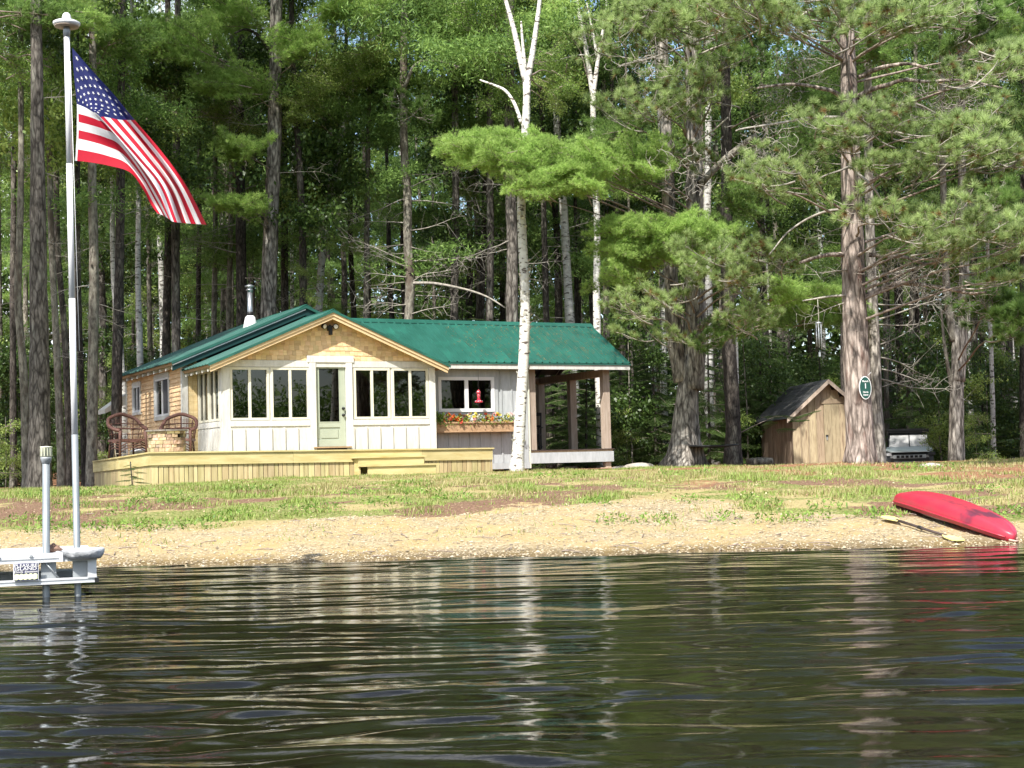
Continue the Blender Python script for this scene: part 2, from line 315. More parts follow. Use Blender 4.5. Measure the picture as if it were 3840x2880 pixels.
def g_ramp(src, stops):
    r = n.new("ShaderNodeValToRGB"); r.color_ramp.elements[0].position = stops[0][0]; r.color_ramp.elements[0].color = (*stops[0][1], 1); r.color_ramp.elements[1].position = stops[-1][0]; r.color_ramp.elements[1].color = (*stops[-1][1], 1)
    for p, c in stops[1:-1]: e = r.color_ramp.elements.new(p); e.color = (*c, 1)
    l.new(src, r.inputs["Fac"]); return r.outputs["Color"]
def g_mix(name, a, c, nsc):
    at_ = n.new("ShaderNodeAttribute"); at_.attribute_name = name; s = n.new("ShaderNodeMath"); s.operation = 'ADD'; q = n.new("ShaderNodeMapRange"); q.inputs[3].default_value = -.75; q.inputs[4].default_value = .75
    l.new(g_noise(nsc), q.inputs[0]); q.inputs[1].default_value = .25; q.inputs[2].default_value = .75; l.new(at_.outputs["Fac"], s.inputs[0]); l.new(q.outputs[0], s.inputs[1])
    r = n.new("ShaderNodeMapRange"); r.inputs[1].default_value = .38; r.inputs[2].default_value = .62; l.new(s.outputs[0], r.inputs[0])
    x = n.new("ShaderNodeMixRGB"); l.new(r.outputs[0], x.inputs[0]); l.new(a, x.inputs[1]); l.new(c, x.inputs[2]); return x.outputs[0]
grass_c = g_ramp(g_noise(22), [(.34, (.055, .075, .02)), (.5, (.16, .18, .05)), (.66, (.32, .29, .13))])
dirt_c = g_ramp(g_noise(30), [(.3, (.08, .045, .03)), (.5, (.16, .095, .06)), (.66, (.27, .18, .12))])
needle_c = g_ramp(g_noise(26), [(.3, (.10, .05, .03)), (.55, (.26, .13, .07)), (.72, (.42, .25, .15))])
straw_c = g_ramp(g_noise(24), [(.3, (.20, .165, .07)), (.7, (.42, .34, .17))])
vor = n.new("ShaderNodeTexVoronoi"); vor.inputs["Scale"].default_value = 34; l.new(geo.outputs["Position"], vor.inputs["Vector"])
peb = g_ramp(vor.outputs["Color"], [(.0, (.13, .10, .06)), (.3, (.27, .21, .12)), (.65, (.35, .285, .175)), (1, (.46, .40, .29))])
sand = g_ramp(g_noise(9), [(.3, (.30, .22, .10)), (.7, (.41, .31, .155))])
bmix = n.new("ShaderNodeMixRGB"); l.new(g_ramp(g_noise(1.2), [(.4, (0, 0, 0)), (.6, (1, 1, 1))]), bmix.inputs[0]); l.new(peb, bmix.inputs[1]); l.new(sand, bmix.inputs[2])
c = g_mix("straw", grass_c, straw_c, 14); c = g_mix("dirt", c, dirt_c, 12); c = g_mix("needle", c, needle_c, 12); c = g_mix("beach", c, bmix.outputs[0], 10)
# wet gravel along the waterline
sp = n.new("ShaderNodeSeparateXYZ"); l.new(geo.outputs["Position"], sp.inputs[0]); wr = n.new("ShaderNodeMapRange"); wr.inputs[1].default_value = .075; wr.inputs[2].default_value = .015; l.new(sp.outputs["Z"], wr.inputs[0])
wm = n.new("ShaderNodeMixRGB"); wm.blend_type = 'MULTIPLY'; wm.inputs[2].default_value = (.45, .42, .38, 1); l.new(wr.outputs[0], wm.inputs[0]); l.new(c, wm.inputs[1]); l.new(wm.outputs[0], b.inputs["Base Color"])
bp = n.new("ShaderNodeBump"); bp.inputs["Strength"].default_value = .8; bp.inputs["Distance"].default_value = .03; l.new(g_noise(28), bp.inputs["Height"]); l.new(bp.outputs[0], b.inputs["Normal"])
ground = struct(link("ground", rawmesh("ground", np.stack([X, Y, Zt], 1), Q, mg, 4, {"beach": bz, "dirt": dz_, "needle": nz_, "straw": sz_}, True)))

# ---------------------------------------------------------------- water
wx = axis([(-420, -60, 60), (-60, -9.2, 2), (-9.2, 9.2, .042), (9.2, 60, 2), (60, 420, 60)])
wy = axis([(-120, -20, 10), (-20, 1, 1.0), (1, 9, .03), (9, 16.6, .036)])
X, Y, Q = grid(wx, wy)
fade = np.clip((9.2 - np.abs(X)) / 1.5, 0, 1) * np.clip((Y - 1.0) / 1.5, 0, 1)
calm = 1 + .1 * sstep(13, 15.8, Y)
wn1 = fbm(X * .45, Y * 1.1, 61, 4); wn2 = fbm(X * .6 + 9, Y * 1.4, 71, 4); wn3 = fbm(X * .8 + 3, Y * 1.6, 75, 2); amp = np.clip(-.35 + 2.7 * fbm(X * .35, Y * .8, 81, 3), .05, 2)
amp2 = np.clip(-.5 + 3.0 * fbm(X * .6 + 4, Y * 1.4, 85, 3), .05, 2)
ph = lambda lam, ang, w, k: 2 * math.pi / lam * (Y * math.cos(ang) + X * math.sin(ang)) + k * w
near = np.clip((12 - Y) / 6.5, 0, 1)
def crest(p): return np.sin(p) + .22 * np.sin(2 * p + .6)
h = .0034 * crest(ph(.66, -.045, wn1, 13)) * amp + .0032 * crest(ph(.40, -.07, wn2, 19) + 1.0) * amp2 + .0021 * crest(ph(.25, .06, wn2, 13)) * amp + near * (.0010 * np.sin(ph(.19, -.13, wn2 + wn1, 15) + 2) * amp2 + .0004 * np.sin(ph(.125, .04, wn3, 14)) * amp)
h = h + .0030 * (fbm(X * .7 + Y * .1, Y * 2.8, 91, 2) - .5) * 2 + .0022 * (.3 + near) * (fbm(X * 1.7 - 5, Y * 5.0, 93, 2) - .5) * 2 + .0012 * near * (fbm(X * 3.0, Y * 9.0, 95, 2) - .5) * 2
h = h * fade * (.88 + 1.45 * near)
mw = bpy.data.materials.new("lake_water"); mw.use_nodes = True; n = mw.node_tree.nodes; l = mw.node_tree.links; b = n["Principled BSDF"]
b.inputs["Base Color"].default_value = (.007, .006, .003, 1); b.inputs["Roughness"].default_value = .0; b.inputs["IOR"].default_value = 1.333; b.inputs["Specular IOR Level"].default_value = .5
geo = n.new("ShaderNodeNewGeometry"); bp = n.new("ShaderNodeBump"); bp.inputs["Strength"].default_value = .10; bp.inputs["Distance"].default_value = .010
l.new(g_noise(7, 4, (1, 3.2, 1)), bp.inputs["Height"]); l.new(bp.outputs[0], b.inputs["Normal"])
water = struct(link("water", rawmesh("water", np.stack([X, Y, h], 1), Q, mw, 4, None, True)))

# ---------------------------------------------------------------- cottage  (house coordinates u along the porch front, v into the house, z above its floor)
HA = math.radians(27.5); HU = np.array([math.cos(HA), math.sin(HA), 0]); HV = np.array([-math.sin(HA), math.cos(HA), 0])
HO = np.array([-6.7245, 34.0, 1.4645])
def H(u, v, z): return HO + HU * u + HV * v + np.array([0, 0, z])
cot = thing("cottage", "low cottage with green metal roofs, shingled gable and whitewashed porch behind the yellow deck", "cottage", HO, HA)
def hp(name, mb, mats, parent=None, label=None):
    o = mb.build(name, mats, parent or cot)
    if label: o["label"] = label
    return o
def panel_wall(mb, axis_, c0, c1, t, z0, z1, holes):
    """slab wall with rectangular holes; axis 'u' or 'v': (lo,hi) run, t = (front, back) thickness coordinates"""
    cuts = sorted(set([c0, c1] + [x for h_ in holes for x in (h_[0], h_[1]) if c0 < x < c1]))
    for a, bb in zip(cuts[:-1], cuts[1:]):
        mid = (a + bb) / 2; hs = sorted([(h_[2], h_[3]) for h_ in holes if h_[0] < mid < h_[1]]); z = z0
        for lo, hi in hs + [(z1, z1)]:
            if lo > z + 1e-4:
                if axis_ == 'u': mb.box(a, t[0], z, bb, t[1], lo)
                else: mb.box(t[0], a, z, t[1], bb, lo)
            z = max(z, hi)
PW, PD = 5.42, 2.12      # porch width, depth
WV = 0.62                 # wing front plane
FL, BASE = -.12, -.72
# floors and foundation
m_ = MB(); m_.box(.03, .03, -.25, PW - .03, PD, -.0); m_.box(-.32, PD + .002, -.25, 5.8, 8.1, 0); hp("floor", m_, M_int)
m_ = MB(); m_.box(.1, .1, BASE - .1, PW - .1, PD, -.252); m_.box(-.25, PD + .002, BASE - .1, 5.7, 8.0, -.252); hp("foundation", m_, M_dkbrown)
# porch front wall
wins = [(.187, 1.129), (1.173, 2.126), (3.262, 4.209), (4.262, 5.24)]
DX0, DX1 = 2.296, 3.045
holes = [(a, bb, .69, 1.93) for a, bb in wins] + [(DX0 - .01, DX1 + .01, .0, 2.03)]
mw_ = MB(); panel_wall(mw_, 'u', 0, PW, (.03, .11), FL, 2.1, holes); wallF = hp("porch_wall", mw_, M_white)
mw_ = MB(); panel_wall(mw_, 'v', .11, PD, (.0, .08), FL, 2.1, [(.22, 1.98, .69, 1.93)]); wallS = hp("porch_wall", mw_, M_white, label="narrow side of the porch facing the wicker chairs")
mw_ = MB(); panel_wall(mw_, 'v', .11, PD, (PW - .08, PW), FL, 2.1, [(.4, .8, .69, 1.93)]); hp("porch_wall", mw_, M_white)
def trim(name, u0, u1, z0, z1, v0=-.012, v1=.03, m=M_white, par=None): return hp(name, MB().box(u0, v0, z0, u1, v1, z1), m, par or wallF)
trim("header_board", -.02, PW + .02, 1.945, 2.10, -.0)
for a, bb in ((-.0, .178), (5.25, PW)): trim("corner_board", a, bb, FL, 1.943, -.015)
for a, bb in ((2.13, 2.285), (3.056, 3.215)): trim("door_casing", a, bb, FL, 2.06, -.02)
trim("door_header", 2.08, 3.26, 2.062, 2.22, -.025)
trim("sill_board", .18, 2.125, .545, .676, -.015); trim("sill_board", 3.22, 5.245, .545, .676, -.015)
# board and batten panels under the windows
for lo, hi in ((.18, 2.125), (3.22, 5.245)):
    k = 6; st = (hi - lo) / k
    for i in range(k): trim("siding_board", lo + i * st + .004, lo + (i + 1) * st - .004, FL + random.uniform(-.01, 0), .543, .012 + random.uniform(-.003, .003), .034)
    for i in range(k + 1): trim("batten", max(lo, lo + i * st - .024), min(hi, lo + i * st + .024), FL, .505, -.022, .008)
# slider windows
def slider(par, axis_, a, bb, z0, z1, face, out=-1, mfr=M_cream, glass=M_glass, screen=None, nm="window", fr=.055, lean=None):
    """two-sash slider; face = outer coordinate of the wall plane, out = outward direction sign"""
    def bx(mb, p0, p1, q0, q1, d0, d1):
        d0, d1 = sorted((face + out * d0, face + out * d1))
        if axis_ == 'u': mb.box(p0, d0, q0, p1, d1, q1)
        else: mb.box(d0, p0, q0, d1, p1, q1)
    w = MB(); mid = (a + bb) / 2
    bx(w, a, bb, z0, z0 + fr, -.03, .025); bx(w, a, bb, z1 - fr, z1, -.03, .025)
    bx(w, a, a + fr, z0 + fr, z1 - fr, -.03, .025); bx(w, bb - fr, bb, z0 + fr, z1 - fr, -.03, .025); bx(w, mid - fr * .6, mid + fr * .6, z0 + fr, z1 - fr, -.02, .02)
    win = w.build(nm, mfr, par)
    for i, (p0, p1) in enumerate(((a + fr, mid - fr * .6), (mid + fr * .6, bb - fr))):
        g = MB(); bx(g, p0, p1, z0 + fr, z1 - fr, -.016 - .012 * i, -.010 - .012 * i)
        (hp if False else g.build)("pane", glass if not (screen and i == 0) else screen, win)
    return win
for a, bb in wins: slider(wallF, 'u', a, bb, .69, 1.93, .03)
sw = MB(); slider(wallS, 'v', .22, 1.08, .69, 1.93, 0.0); slider(wallS, 'v', 1.12, 1.98, .69, 1.93, 0.0)
def strim(name, v0, v1, z0, z1, d=-.02): return hp(name, MB().box(d, v0, z0, -.001, v1, z1), M_white, wallS)
strim("header_board", .0, PD, 1.945, 2.1); strim("sill_board", .0, PD, .545, .676); strim("corner_board", -.0, .2, FL, .543); strim("corner_board", .0, .2, .678, 1.943)
for i in range(8):
    v = .27 + i * .255; strim("batten", v, v + .05, FL, .50, -.018)
    strim("siding_board", v + .055, v + .25, FL, .543, -.006)
# door
dr = MB(); dv0, dv1 = .045, .085; dw = DX1 - DX0
for (p0, p1, q0, q1) in ((0, .075, .04, 2.02), (dw - .145, dw, .04, 2.02), (.075, dw - .145, 1.93, 2.02), (.075, dw - .145, .50, .62), (.075, dw - .145, .04, .20)): dr.box(DX0 + p0, dv0, q0, DX0 + p1, dv1, q1)
dr.box(DX0 + .075, dv0 + .02, .20, DX1 - .145, dv1, .50)
dr.box(DX0 + .125, dv0 + .006, .245, DX1 - .195, dv0 + .02, .455)
door = hp("door", dr, M_door); MBd = MB().box(DX0 + .075, dv0 + .015, .62, DX1 - .145, dv0 + .02, 1.93); MBd.build("pane", M_glassdk, door)
fr_ = MB(); fr_.box(DX0 + .07, dv0 - .006, .612, DX1 - .14, dv0, .635); fr_.box(DX0 + .07, dv0 - .006, 1.915, DX1 - .14, dv0, 1.938); fr_.box(DX0 + .07, dv0 - .006, .635, DX0 + .09, dv0, 1.915); fr_.box(DX1 - .16, dv0 - .006, .635, DX1 - .14, dv0, 1.915); fr_.build("glazing_bead", M_door, door)
for z, nm in ((.74, "door_knob"), (.90, "deadbolt")):
    k = MB(); k.lathe([(.012, 0), (.034, .0), (.036, .012), (.018, .02), (.02, .04), (.034, .05), (.03, .068), (.004, .074)], 12)
    o = k.build(nm, M_black, door); o.rotation_euler = (math.pi / 2, 0, 0); o.location = (DX1 - .06, dv0 + .001, z + .05)
trim("door_sill", DX0 - .1, DX1 + .1, -.0, .035, -.10, .1, M_inwood)
# interior back wall things behind the glass
hp("inner_wall", MB().box(.1, PD - .06, 0, 2.1, PD, 2.3).box(3.1, PD - .06, 0, PW - .1, PD, 2.3).box(2.1, PD - .06, 2.0, 3.1, PD, 2.3), M_inwood)
# gable wall with individual shingles
SL = .427; RU, RZ = 2.65, 3.262
def roofz(u): return RZ - SL * abs(u - RU)
g = MB(); g.prism([(0, .03, 2.1), (PW, .03, 2.1), (PW, .03, roofz(PW) - .08), (RU, .03, RZ - .08), (0, .03, roofz(0) - .08)], (0, .06, 0)); gable = hp("gable_wall", g, M_cedar)
ex = .118; z = 2.11; row = 0; shm = []
for w_ in (.09, .11, .125, .14, .165):
    s_ = MB(); k = len(s_.v)
    s_.v += [(0, -.016, 0), (w_, -.016, 0), (w_, 0, 0), (0, 0, 0), (0, -.002, ex + .03), (w_, -.002, ex + .03), (w_, .004, ex + .03), (0, .004, ex + .03)]
    for q in ((0, 3, 2, 1), (4, 5, 6, 7), (0, 1, 5, 4), (1, 2, 6, 5), (2, 3, 7, 6), (3, 0, 4, 7)): s_.f.append(q); s_.m.append(0); s_.sm.append(False)
    shm.append((w_, s_.mesh("shingle", M_cedar)))
rs = random.Random(4)
while z < RZ - .2:
    u = 0.0 + rs.uniform(-.06, 0); half = (RZ - .09 - z - .02) / SL
    lo, hi = max(.0, RU - half), min(PW, RU + half)
    u = lo
    while u < hi - .03:
        w_, me = rs.choice(shm)
        if 2.08 < u + w_ * .5 < 3.26 and z < 2.2: u += w_; continue
        if u + w_ > hi: w_, me = shm[0]
        if u + w_ <= hi + .02: link("shingle", me, gable, (u, .028, z + rs.uniform(-.004, .004)), (rs.uniform(-.01, .01), 0, 0), (.97, 1, 1))
        u += w_
    z += ex; row += 1
# main house walls, shingled
MVF, MVB, MU0, MU1 = PD, 8.12, -.35, 5.75
W2 = (3.50, 4.86, .96, 1.93); W1 = (6.52, 7.34, 1.18, 1.90)
MSL = .42; MRU, MRZ = 2.72, 3.60
def mroofz(u): return MRZ - MSL * abs(u - MRU)
mw_ = MB(); panel_wall(mw_, 'v', MVF, MVB, (MU0, MU0 + .1), BASE + .3, mroofz(MU0) - .07, [W2, W1]); wallL = hp("side_wall", mw_, M_cedar)
mw_ = MB(); mw_.box(MU0 + .1, MVF, BASE + .3, -.0, MVF + .1, 2.2); mw_.box(PW, MVF, 0, MU1, MVF + .1, 2.2); wallM = hp("front_wall", mw_, M_cedar)
mw_ = MB(); mw_.box(MU1 - .1, MVF + .1, BASE + .3, MU1, MVB, 2.2); mw_.box(MU0 + .1, MVB - .1, BASE + .3, MU1 - .1, MVB, 2.2); hp("rear_wall", mw_, M_cedar)
g = MB(); g.prism([(MU0, MVF + .1, 2.1), (MU1, MVF + .1, 2.1), (MU1, MVF + .1, mroofz(MU1) - .07), (MRU, MVF + .1, MRZ - .07), (MU0, MVF + .1, mroofz(MU0) - .07)], (0, -.06, 0)); g.prism([(MU0, MVB - .1, 2.1), (MU1, MVB - .1, 2.1), (MU1, MVB - .1, mroofz(MU1) - .07), (MRU, MVB - .1, MRZ - .07), (MU0, MVB - .1, mroofz(MU0) - .07)], (0, .06, 0)); hp("gable_wall", g, M_roofdk, label="dark green flashed main gable rising behind the porch roof")
cl = MB(); cl2 = MB(); z = BASE + .32; top = mroofz(MU0) - .06; rs = random.Random(5); ex2 = .112
def blocked(v, zz): return any(w[0] - .12 < v < w[1] + .12 and w[2] - .13 < zz < w[3] + .12 for w in (W2, W1))
while z < top:
    v = MVF + .13; zt = min(z + ex2 + .012, top)
    while v < MVB - .08:
        w_ = rs.choice((.09, .11, .13, .15)); w_ = min(w_, MVB - .08 - v)
        if not blocked(v + w_ / 2, z + .05):
            d = rs.uniform(.0, .006); k = len(cl.v); x0 = MU0 - .026 - d; x1 = MU0 - .006
            cl.v += [(x0, v + .002, z), (x0, v + w_ - .002, z), (MU0, v + w_ - .002, z), (MU0, v + .002, z), (x1, v + .002, zt), (x1, v + w_ - .002, zt), (MU0, v + w_ - .002, zt), (MU0, v + .002, zt)]
            for q in ((0, 1, 2, 3), (4, 7, 6, 5), (0, 4, 5, 1), (1, 5, 6, 2), (2, 6, 7, 3), (3, 7, 4, 0)): cl.f.append(tuple(k + i for i in q)); cl.m.append(0); cl.sm.append(False)
        v += w_
    u = MU0 + .12
    while u < -.01:
        w_ = min(.11, -.005 - u)
        if w_ > .02: cl2.box(u, MVF - .024 - rs.uniform(0, .005), z, u + w_ - .004, MVF, zt - .004)
        u += .11
    z += ex2
o = hp("shingle_cladding", cl, M_cedar, wallL); o["kind"] = "stuff"; o = hp("shingle_cladding", cl2, M_cedar, wallM); o["kind"] = "stuff"
hp("corner_board", MB().box(MU0 - .04, MVF - .04, BASE + .3, MU0 + .1, MVF - .001, 2.2).box(MU0 - .04, MVF - .001, BASE + .3, MU0 - .001, MVF + .12, 2.2), M_white, wallL)
hp("corner_board", MB().box(MU0 - .04, MVB - .1, BASE + .3, MU0 - .001, MVB + .03, 2.2), M_white, wallL)
for w, sc_ in ((W2, 1), (W1, .8)):
    win = slider(wallL, 'v', w[0], w[1], w[2], w[3], MU0, -1, M_vinyl, M_glass, M_net, fr=.05)
    t_ = .1 * sc_; q = MB()
    q.box(MU0 - .035, w[0] - t_, w[2] - t_, MU0 - .001, w[0] - .001, w[3] + t_); q.box(MU0 - .035, w[1] + .001, w[2] - t_, MU0 - .001, w[1] + t_, w[3] + t_); q.box(MU0 - .035, w[0], w[3] + .001, MU0 - .001, w[1], w[3] + t_ * 1.3); q.box(MU0 - .05, w[0], w[2] - t_, MU0 - .001, w[1], w[2] - .001)
    q.build("window_casing", M_white, win)
# hinged prop shutter at the far corner
hp("awning_flap", MB().prism([(MU0 - .02, MVB, 1.75), (MU0 - .02, MVB, 1.45), (MU0 - .62, MVB, 1.20), (MU0 - .62, MVB, 1.32)], (0, .9, 0)), M_white)
# ---- roofs
def roof_slope(par, p0, along, up, length, run, label=None, rib=.2286, w_panel=.914):
    """metal panels side by side along `along`, rising along `up`"""
    a = Vector(along).normalized(); u = Vector(up).normalized(); nrm = a.cross(u); 
    if nrm.z < 0: nrm = -nrm
    R = Matrix((a, u, nrm)).transposed().to_4x4()
    k = int(math.ceil(length / w_panel - 1e-6)); wl_ = length / k; nr = max(2, round(wl_ / rib)); s = wl_ / nr
    pm = MB(); prof = []
    for i in range(nr): prof += [(i * s, .0), (i * s + s * .78, .0), (i * s + s * .86, .032), (i * s + s * .96, .032)]
    prof.append((nr * s, 0)); 
    for (x0, z0), (x1, z1) in zip(prof[:-1], prof[1:]): pm.quad((x0, 0, z0), (x1, 0, z1), (x1, run, z1), (x0, run, z0))
    for (x0, z0), (x1, z1) in zip(prof[:-1], prof[1:]): pm.quad((x0, 0, z0 - .012), (x1, 0, z1 - .012), (x1, 0, z1), (x0, 0, z0))
    me = pm.mesh("roof_panel", M_roof)
    for i in range(k):
        o = link("roof_panel", me, par); o.matrix_local = Matrix.Translation(Vector(p0) + a * (i * wl_) + nrm * (.02 + .002 * (i % 2))) @ R
def slab(mb, p, a, u, length, run, t):
    a = Vector(a).normalized() * length; u = Vector(u).normalized() * run; nrm = a.cross(u).normalized()
    if nrm.z < 0: nrm = -nrm
    p = Vector(p) - nrm * t; mb.prism([p, p + a, p + a + u, p + u], nrm * (t - .001))
OV = .28
# porch roof
pe = 3.02; pv0, pv1 = -OV, 2.05
rp_ = MB(); run = pe * math.hypot(1, SL)
slab(rp_, (RU - pe, pv0 + .02, RZ - SL * pe), (0, 1, 0), (1, 0, SL), pv1 - pv0, run, .07)
slab(rp_, (RU + pe, pv0 + .02, RZ - SL * pe), (0, 1, 0), (-1, 0, SL), pv1 - pv0, run, .07)
roofP = hp("porch_roof", rp_, M_inwood)
roof_slope(roofP, (RU - pe - .03, pv0 - .02, RZ - SL * (pe + .03)), (0, 1, 0), (1, 0, SL), pv1 - pv0 + .02, run + .03)
roof_slope(roofP, (RU + pe + .03, pv0 - .02, RZ - SL * (pe + .03)), (0, 1, 0), (-1, 0, SL), pv1 - pv0 + .02, run + .03)
def rake(par, ru, rz, sl, ext, v, h=.10, t=.03, m=M_fascia, dz=-.02, nm="rake_board", side=0):
    for s in (-1, 1):
        if side and s != side: continue
        k = MB(); k.prism([(ru, v, rz + dz), (ru + s * ext, v, rz + dz - sl * ext), (ru + s * ext, v, rz + dz - sl * ext - h), (ru, v, rz + dz - h)], (0, t, 0)); hp(nm, k, m, par)
rake(roofP, RU, RZ, SL, pe, pv0 - .022, .085, .025, dz=-.015); rake(roofP, RU, RZ, SL, pe - .02, pv0 + .004, .12, .03, dz=-.06)
rake(roofP, RU, RZ + .035, SL, pe + .04, pv0 - .05, .06, .02, M_roof, 0, "drip_edge"); 
ridge = MB()
def ridgecap(mb, ru, rz, sl, v0, v1, w=.16):
    mb.prism([(ru - w, v0, rz - sl * w + .03), (ru, v0, rz + .052), (ru + w, v0, rz - sl * w + .03), (ru + w, v0, rz - sl * w + .045), (ru, v0, rz + .067), (ru - w, v0, rz - sl * w + .045)], (0, v1 - v0, 0))
ridgecap(ridge, RU, RZ, SL, pv0 - .05, pv1); hp("ridge_cap", ridge, M_roof, roofP)
for i in range(5): hp("rafter_tail", MB().prism([(RU - pe + .03, .0 + i * .48, RZ - SL * pe - .09), (RU - pe + .5, i * .48, RZ - SL * (pe - .5) - .11), (RU - pe + .5, i * .48, RZ - SL * (pe - .5) - .17), (RU - pe + .03, i * .48, RZ - SL * pe - .15)], (0, .045, 0)), M_white, roofP)
# main roof
me_ = 3.40; mv0, mv1 = MVF - OV, MVB + .4; run = me_ * math.hypot(1, MSL)
rp_ = MB(); slab(rp_, (MRU - me_, mv0 + .02, MRZ - MSL * me_), (0, 1, 0), (1, 0, MSL), mv1 - mv0, run, .07); slab(rp_, (MRU + me_, mv0 + .02, MRZ - MSL * me_), (0, 1, 0), (-1, 0, MSL), mv1 - mv0, run, .07)
roofM = hp("main_roof", rp_, M_inwood)
roof_slope(roofM, (MRU - me_ - .03, mv0 - .02, MRZ - MSL * (me_ + .03)), (0, 1, 0), (1, 0, MSL), mv1 - mv0, run + .03)
roof_slope(roofM, (MRU + me_ + .03, mv0 - .02, MRZ - MSL * (me_ + .03)), (0, 1, 0), (-1, 0, MSL), mv1 - mv0, run + .03)
rake(roofM, MRU, MRZ, MSL, me_, mv0 - .02, .03, .02, M_vinyl, -.05, "drip_strip", -1); rake(roofM, MRU, MRZ, MSL, me_, mv0 + .01, .18, .03, M_roofdk, -.03)
rake(roofM, MRU, MRZ + .035, MSL, me_ + .03, mv0 - .045, .07, .02, M_roof, 0, "drip_edge")
ridge = MB(); ridgecap(ridge, MRU, MRZ, MSL, mv0 - .05, mv1); hp("ridge_cap", ridge, M_roof, roofM)
for i in range(11):
    v = mv0 + .25 + i * .6; hp("rafter_tail", MB().prism([(MRU - me_ + .04, v, MRZ - MSL * me_ - .08), (MRU - me_ + .4, v, MRZ - MSL * (me_ - .4) - .08), (MRU - me_ + .4, v, MRZ - MSL * (me_ - .4) - .18), (MRU - me_ + .04, v, MRZ - MSL * me_ - .16)], (0, .045, 0)), M_white, roofM)
# flue
fl = MB(); fu, fv = 1.95, 4.0; fz = mroofz(fu)
fl.lathe([(.072, -.1), (.072, .92)], 18, (fu, fv, fz)); flue = hp("chimney_flue", fl, M_chrome)
hp("flashing_boot", MB().lathe([(.22, -.12), (.17, .08), (.13, .26), (.09, .30)], 20, (fu, fv, fz)), M_vinyl, flue); hp("storm_collar", MB().lathe([(.085, .30), (.085, .40)], 18, (fu, fv, fz)), M_black, flue)
hp("rain_cap", MB().lathe([(.078, .92), (.078, .96), (.10, .97), (.10, .99), (.075, 1.0), (.075, 1.05), (.13, 1.06), (.125, 1.09), (.02, 1.14)], 18, (fu, fv, fz)), M_chrome, flue)
# wing: front wall, window, side wall, pavilion
WU0, WU1, WVB = PW + .002, 8.37, WV + 3.85; WW = (5.78, 7.375, .866, 1.765); WB = -.62
mw_ = MB(); panel_wall(mw_, 'u', WU0, WU1, (WV + .02, WV + .1), WB, 2.15, [WW]); wallW = hp("wing_wall", mw_, M_grey)
hp("wing_wall", MB().box(WU1 - .1, WV + .1, WB, WU1, WVB, 2.15), M_grey); hp("wing_wall", MB().box(MU1, WVB - .1, WB, WU1 - .1, WVB, 2.15), M_grey)
def wtrim(nm, u0, u1, z0, z1, v0=WV + .004, v1=WV + .02, m=M_grey): return hp(nm, MB().box(u0, v0, z0, u1, v1, z1), m, wallW)
k = 0; u = WU0 + .02
while u < WU1 - .02:
    for z0, z1 in ([(WB + .16, .70), (1.96, 2.12)] if u < 7.55 else [(WB + .16, 2.12)]):
        wtrim("siding_board", u + .003, min(u + .30, WU1 - .02) - .003, z0, z1, WV + .008 + random.uniform(-.003, .003), WV + .019); wtrim("batten", u - .02, u + .022, z0, z1, WV - .014, WV + .007)
    u += .305
wtrim("skirt_board", WU0, WU1, WB, WB + .158, WV - .01)
wtrim("window_casing", WW[0] - .1, WW[1] + .1, WW[3] + .002, 1.96, WV - .012); wtrim("window_casing", WW[1] + .002, WW[1] + .11, .70, 1.78, WV - .012); wtrim("window_casing", WW[0] - .1, WW[0] - .002, .70, 1.78, WV - .012)
slider(wallW, 'u', WW[0], WW[1], WW[2], WW[3], WV, -1, M_vinyl, M_glassdk, None, fr=.085)
hp("wing_floor", MB().box(WU0, WV + .1, -.25, WU1, WVB, -.17), M_int)
# pavilion frame
PU1 = 10.93; PF = -.17
hp("platform", MB().box(WU1, WV + .03, PF - .05, PU1, WVB, PF - .003), M_inwood)
pb = MB(); nb = 22
for i in range(nb):
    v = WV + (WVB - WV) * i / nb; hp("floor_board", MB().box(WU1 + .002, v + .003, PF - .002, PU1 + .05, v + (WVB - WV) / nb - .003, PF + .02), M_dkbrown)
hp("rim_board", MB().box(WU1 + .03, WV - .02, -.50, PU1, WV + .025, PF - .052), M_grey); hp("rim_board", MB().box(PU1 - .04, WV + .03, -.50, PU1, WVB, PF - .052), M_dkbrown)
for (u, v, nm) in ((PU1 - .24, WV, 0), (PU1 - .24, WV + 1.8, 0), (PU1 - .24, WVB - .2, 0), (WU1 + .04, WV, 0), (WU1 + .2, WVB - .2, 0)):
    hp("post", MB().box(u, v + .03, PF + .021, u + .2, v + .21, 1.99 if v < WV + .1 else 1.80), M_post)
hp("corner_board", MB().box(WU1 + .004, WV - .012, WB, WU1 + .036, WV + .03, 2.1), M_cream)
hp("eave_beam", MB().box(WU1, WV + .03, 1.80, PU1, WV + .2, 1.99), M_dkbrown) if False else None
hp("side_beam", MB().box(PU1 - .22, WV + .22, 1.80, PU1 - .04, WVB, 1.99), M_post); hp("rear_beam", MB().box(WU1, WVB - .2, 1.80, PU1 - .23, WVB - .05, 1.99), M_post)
hp("footing_post", MB().box(PU1 - .22, WV + .05, -.9, PU1 - .05, WV + .2, -.502), M_post)
for u in (8.9, 9.9, 10.9): hp("footing_block", MB().box(u - .2, WV + .5, -.95, u + .2, WV + .8, -.6), M_slate)
hp("footing_block", MB().box(PU1 - .38, WV - .05, -.82, PU1 + .1, WV + .3, -.66), M_stone)
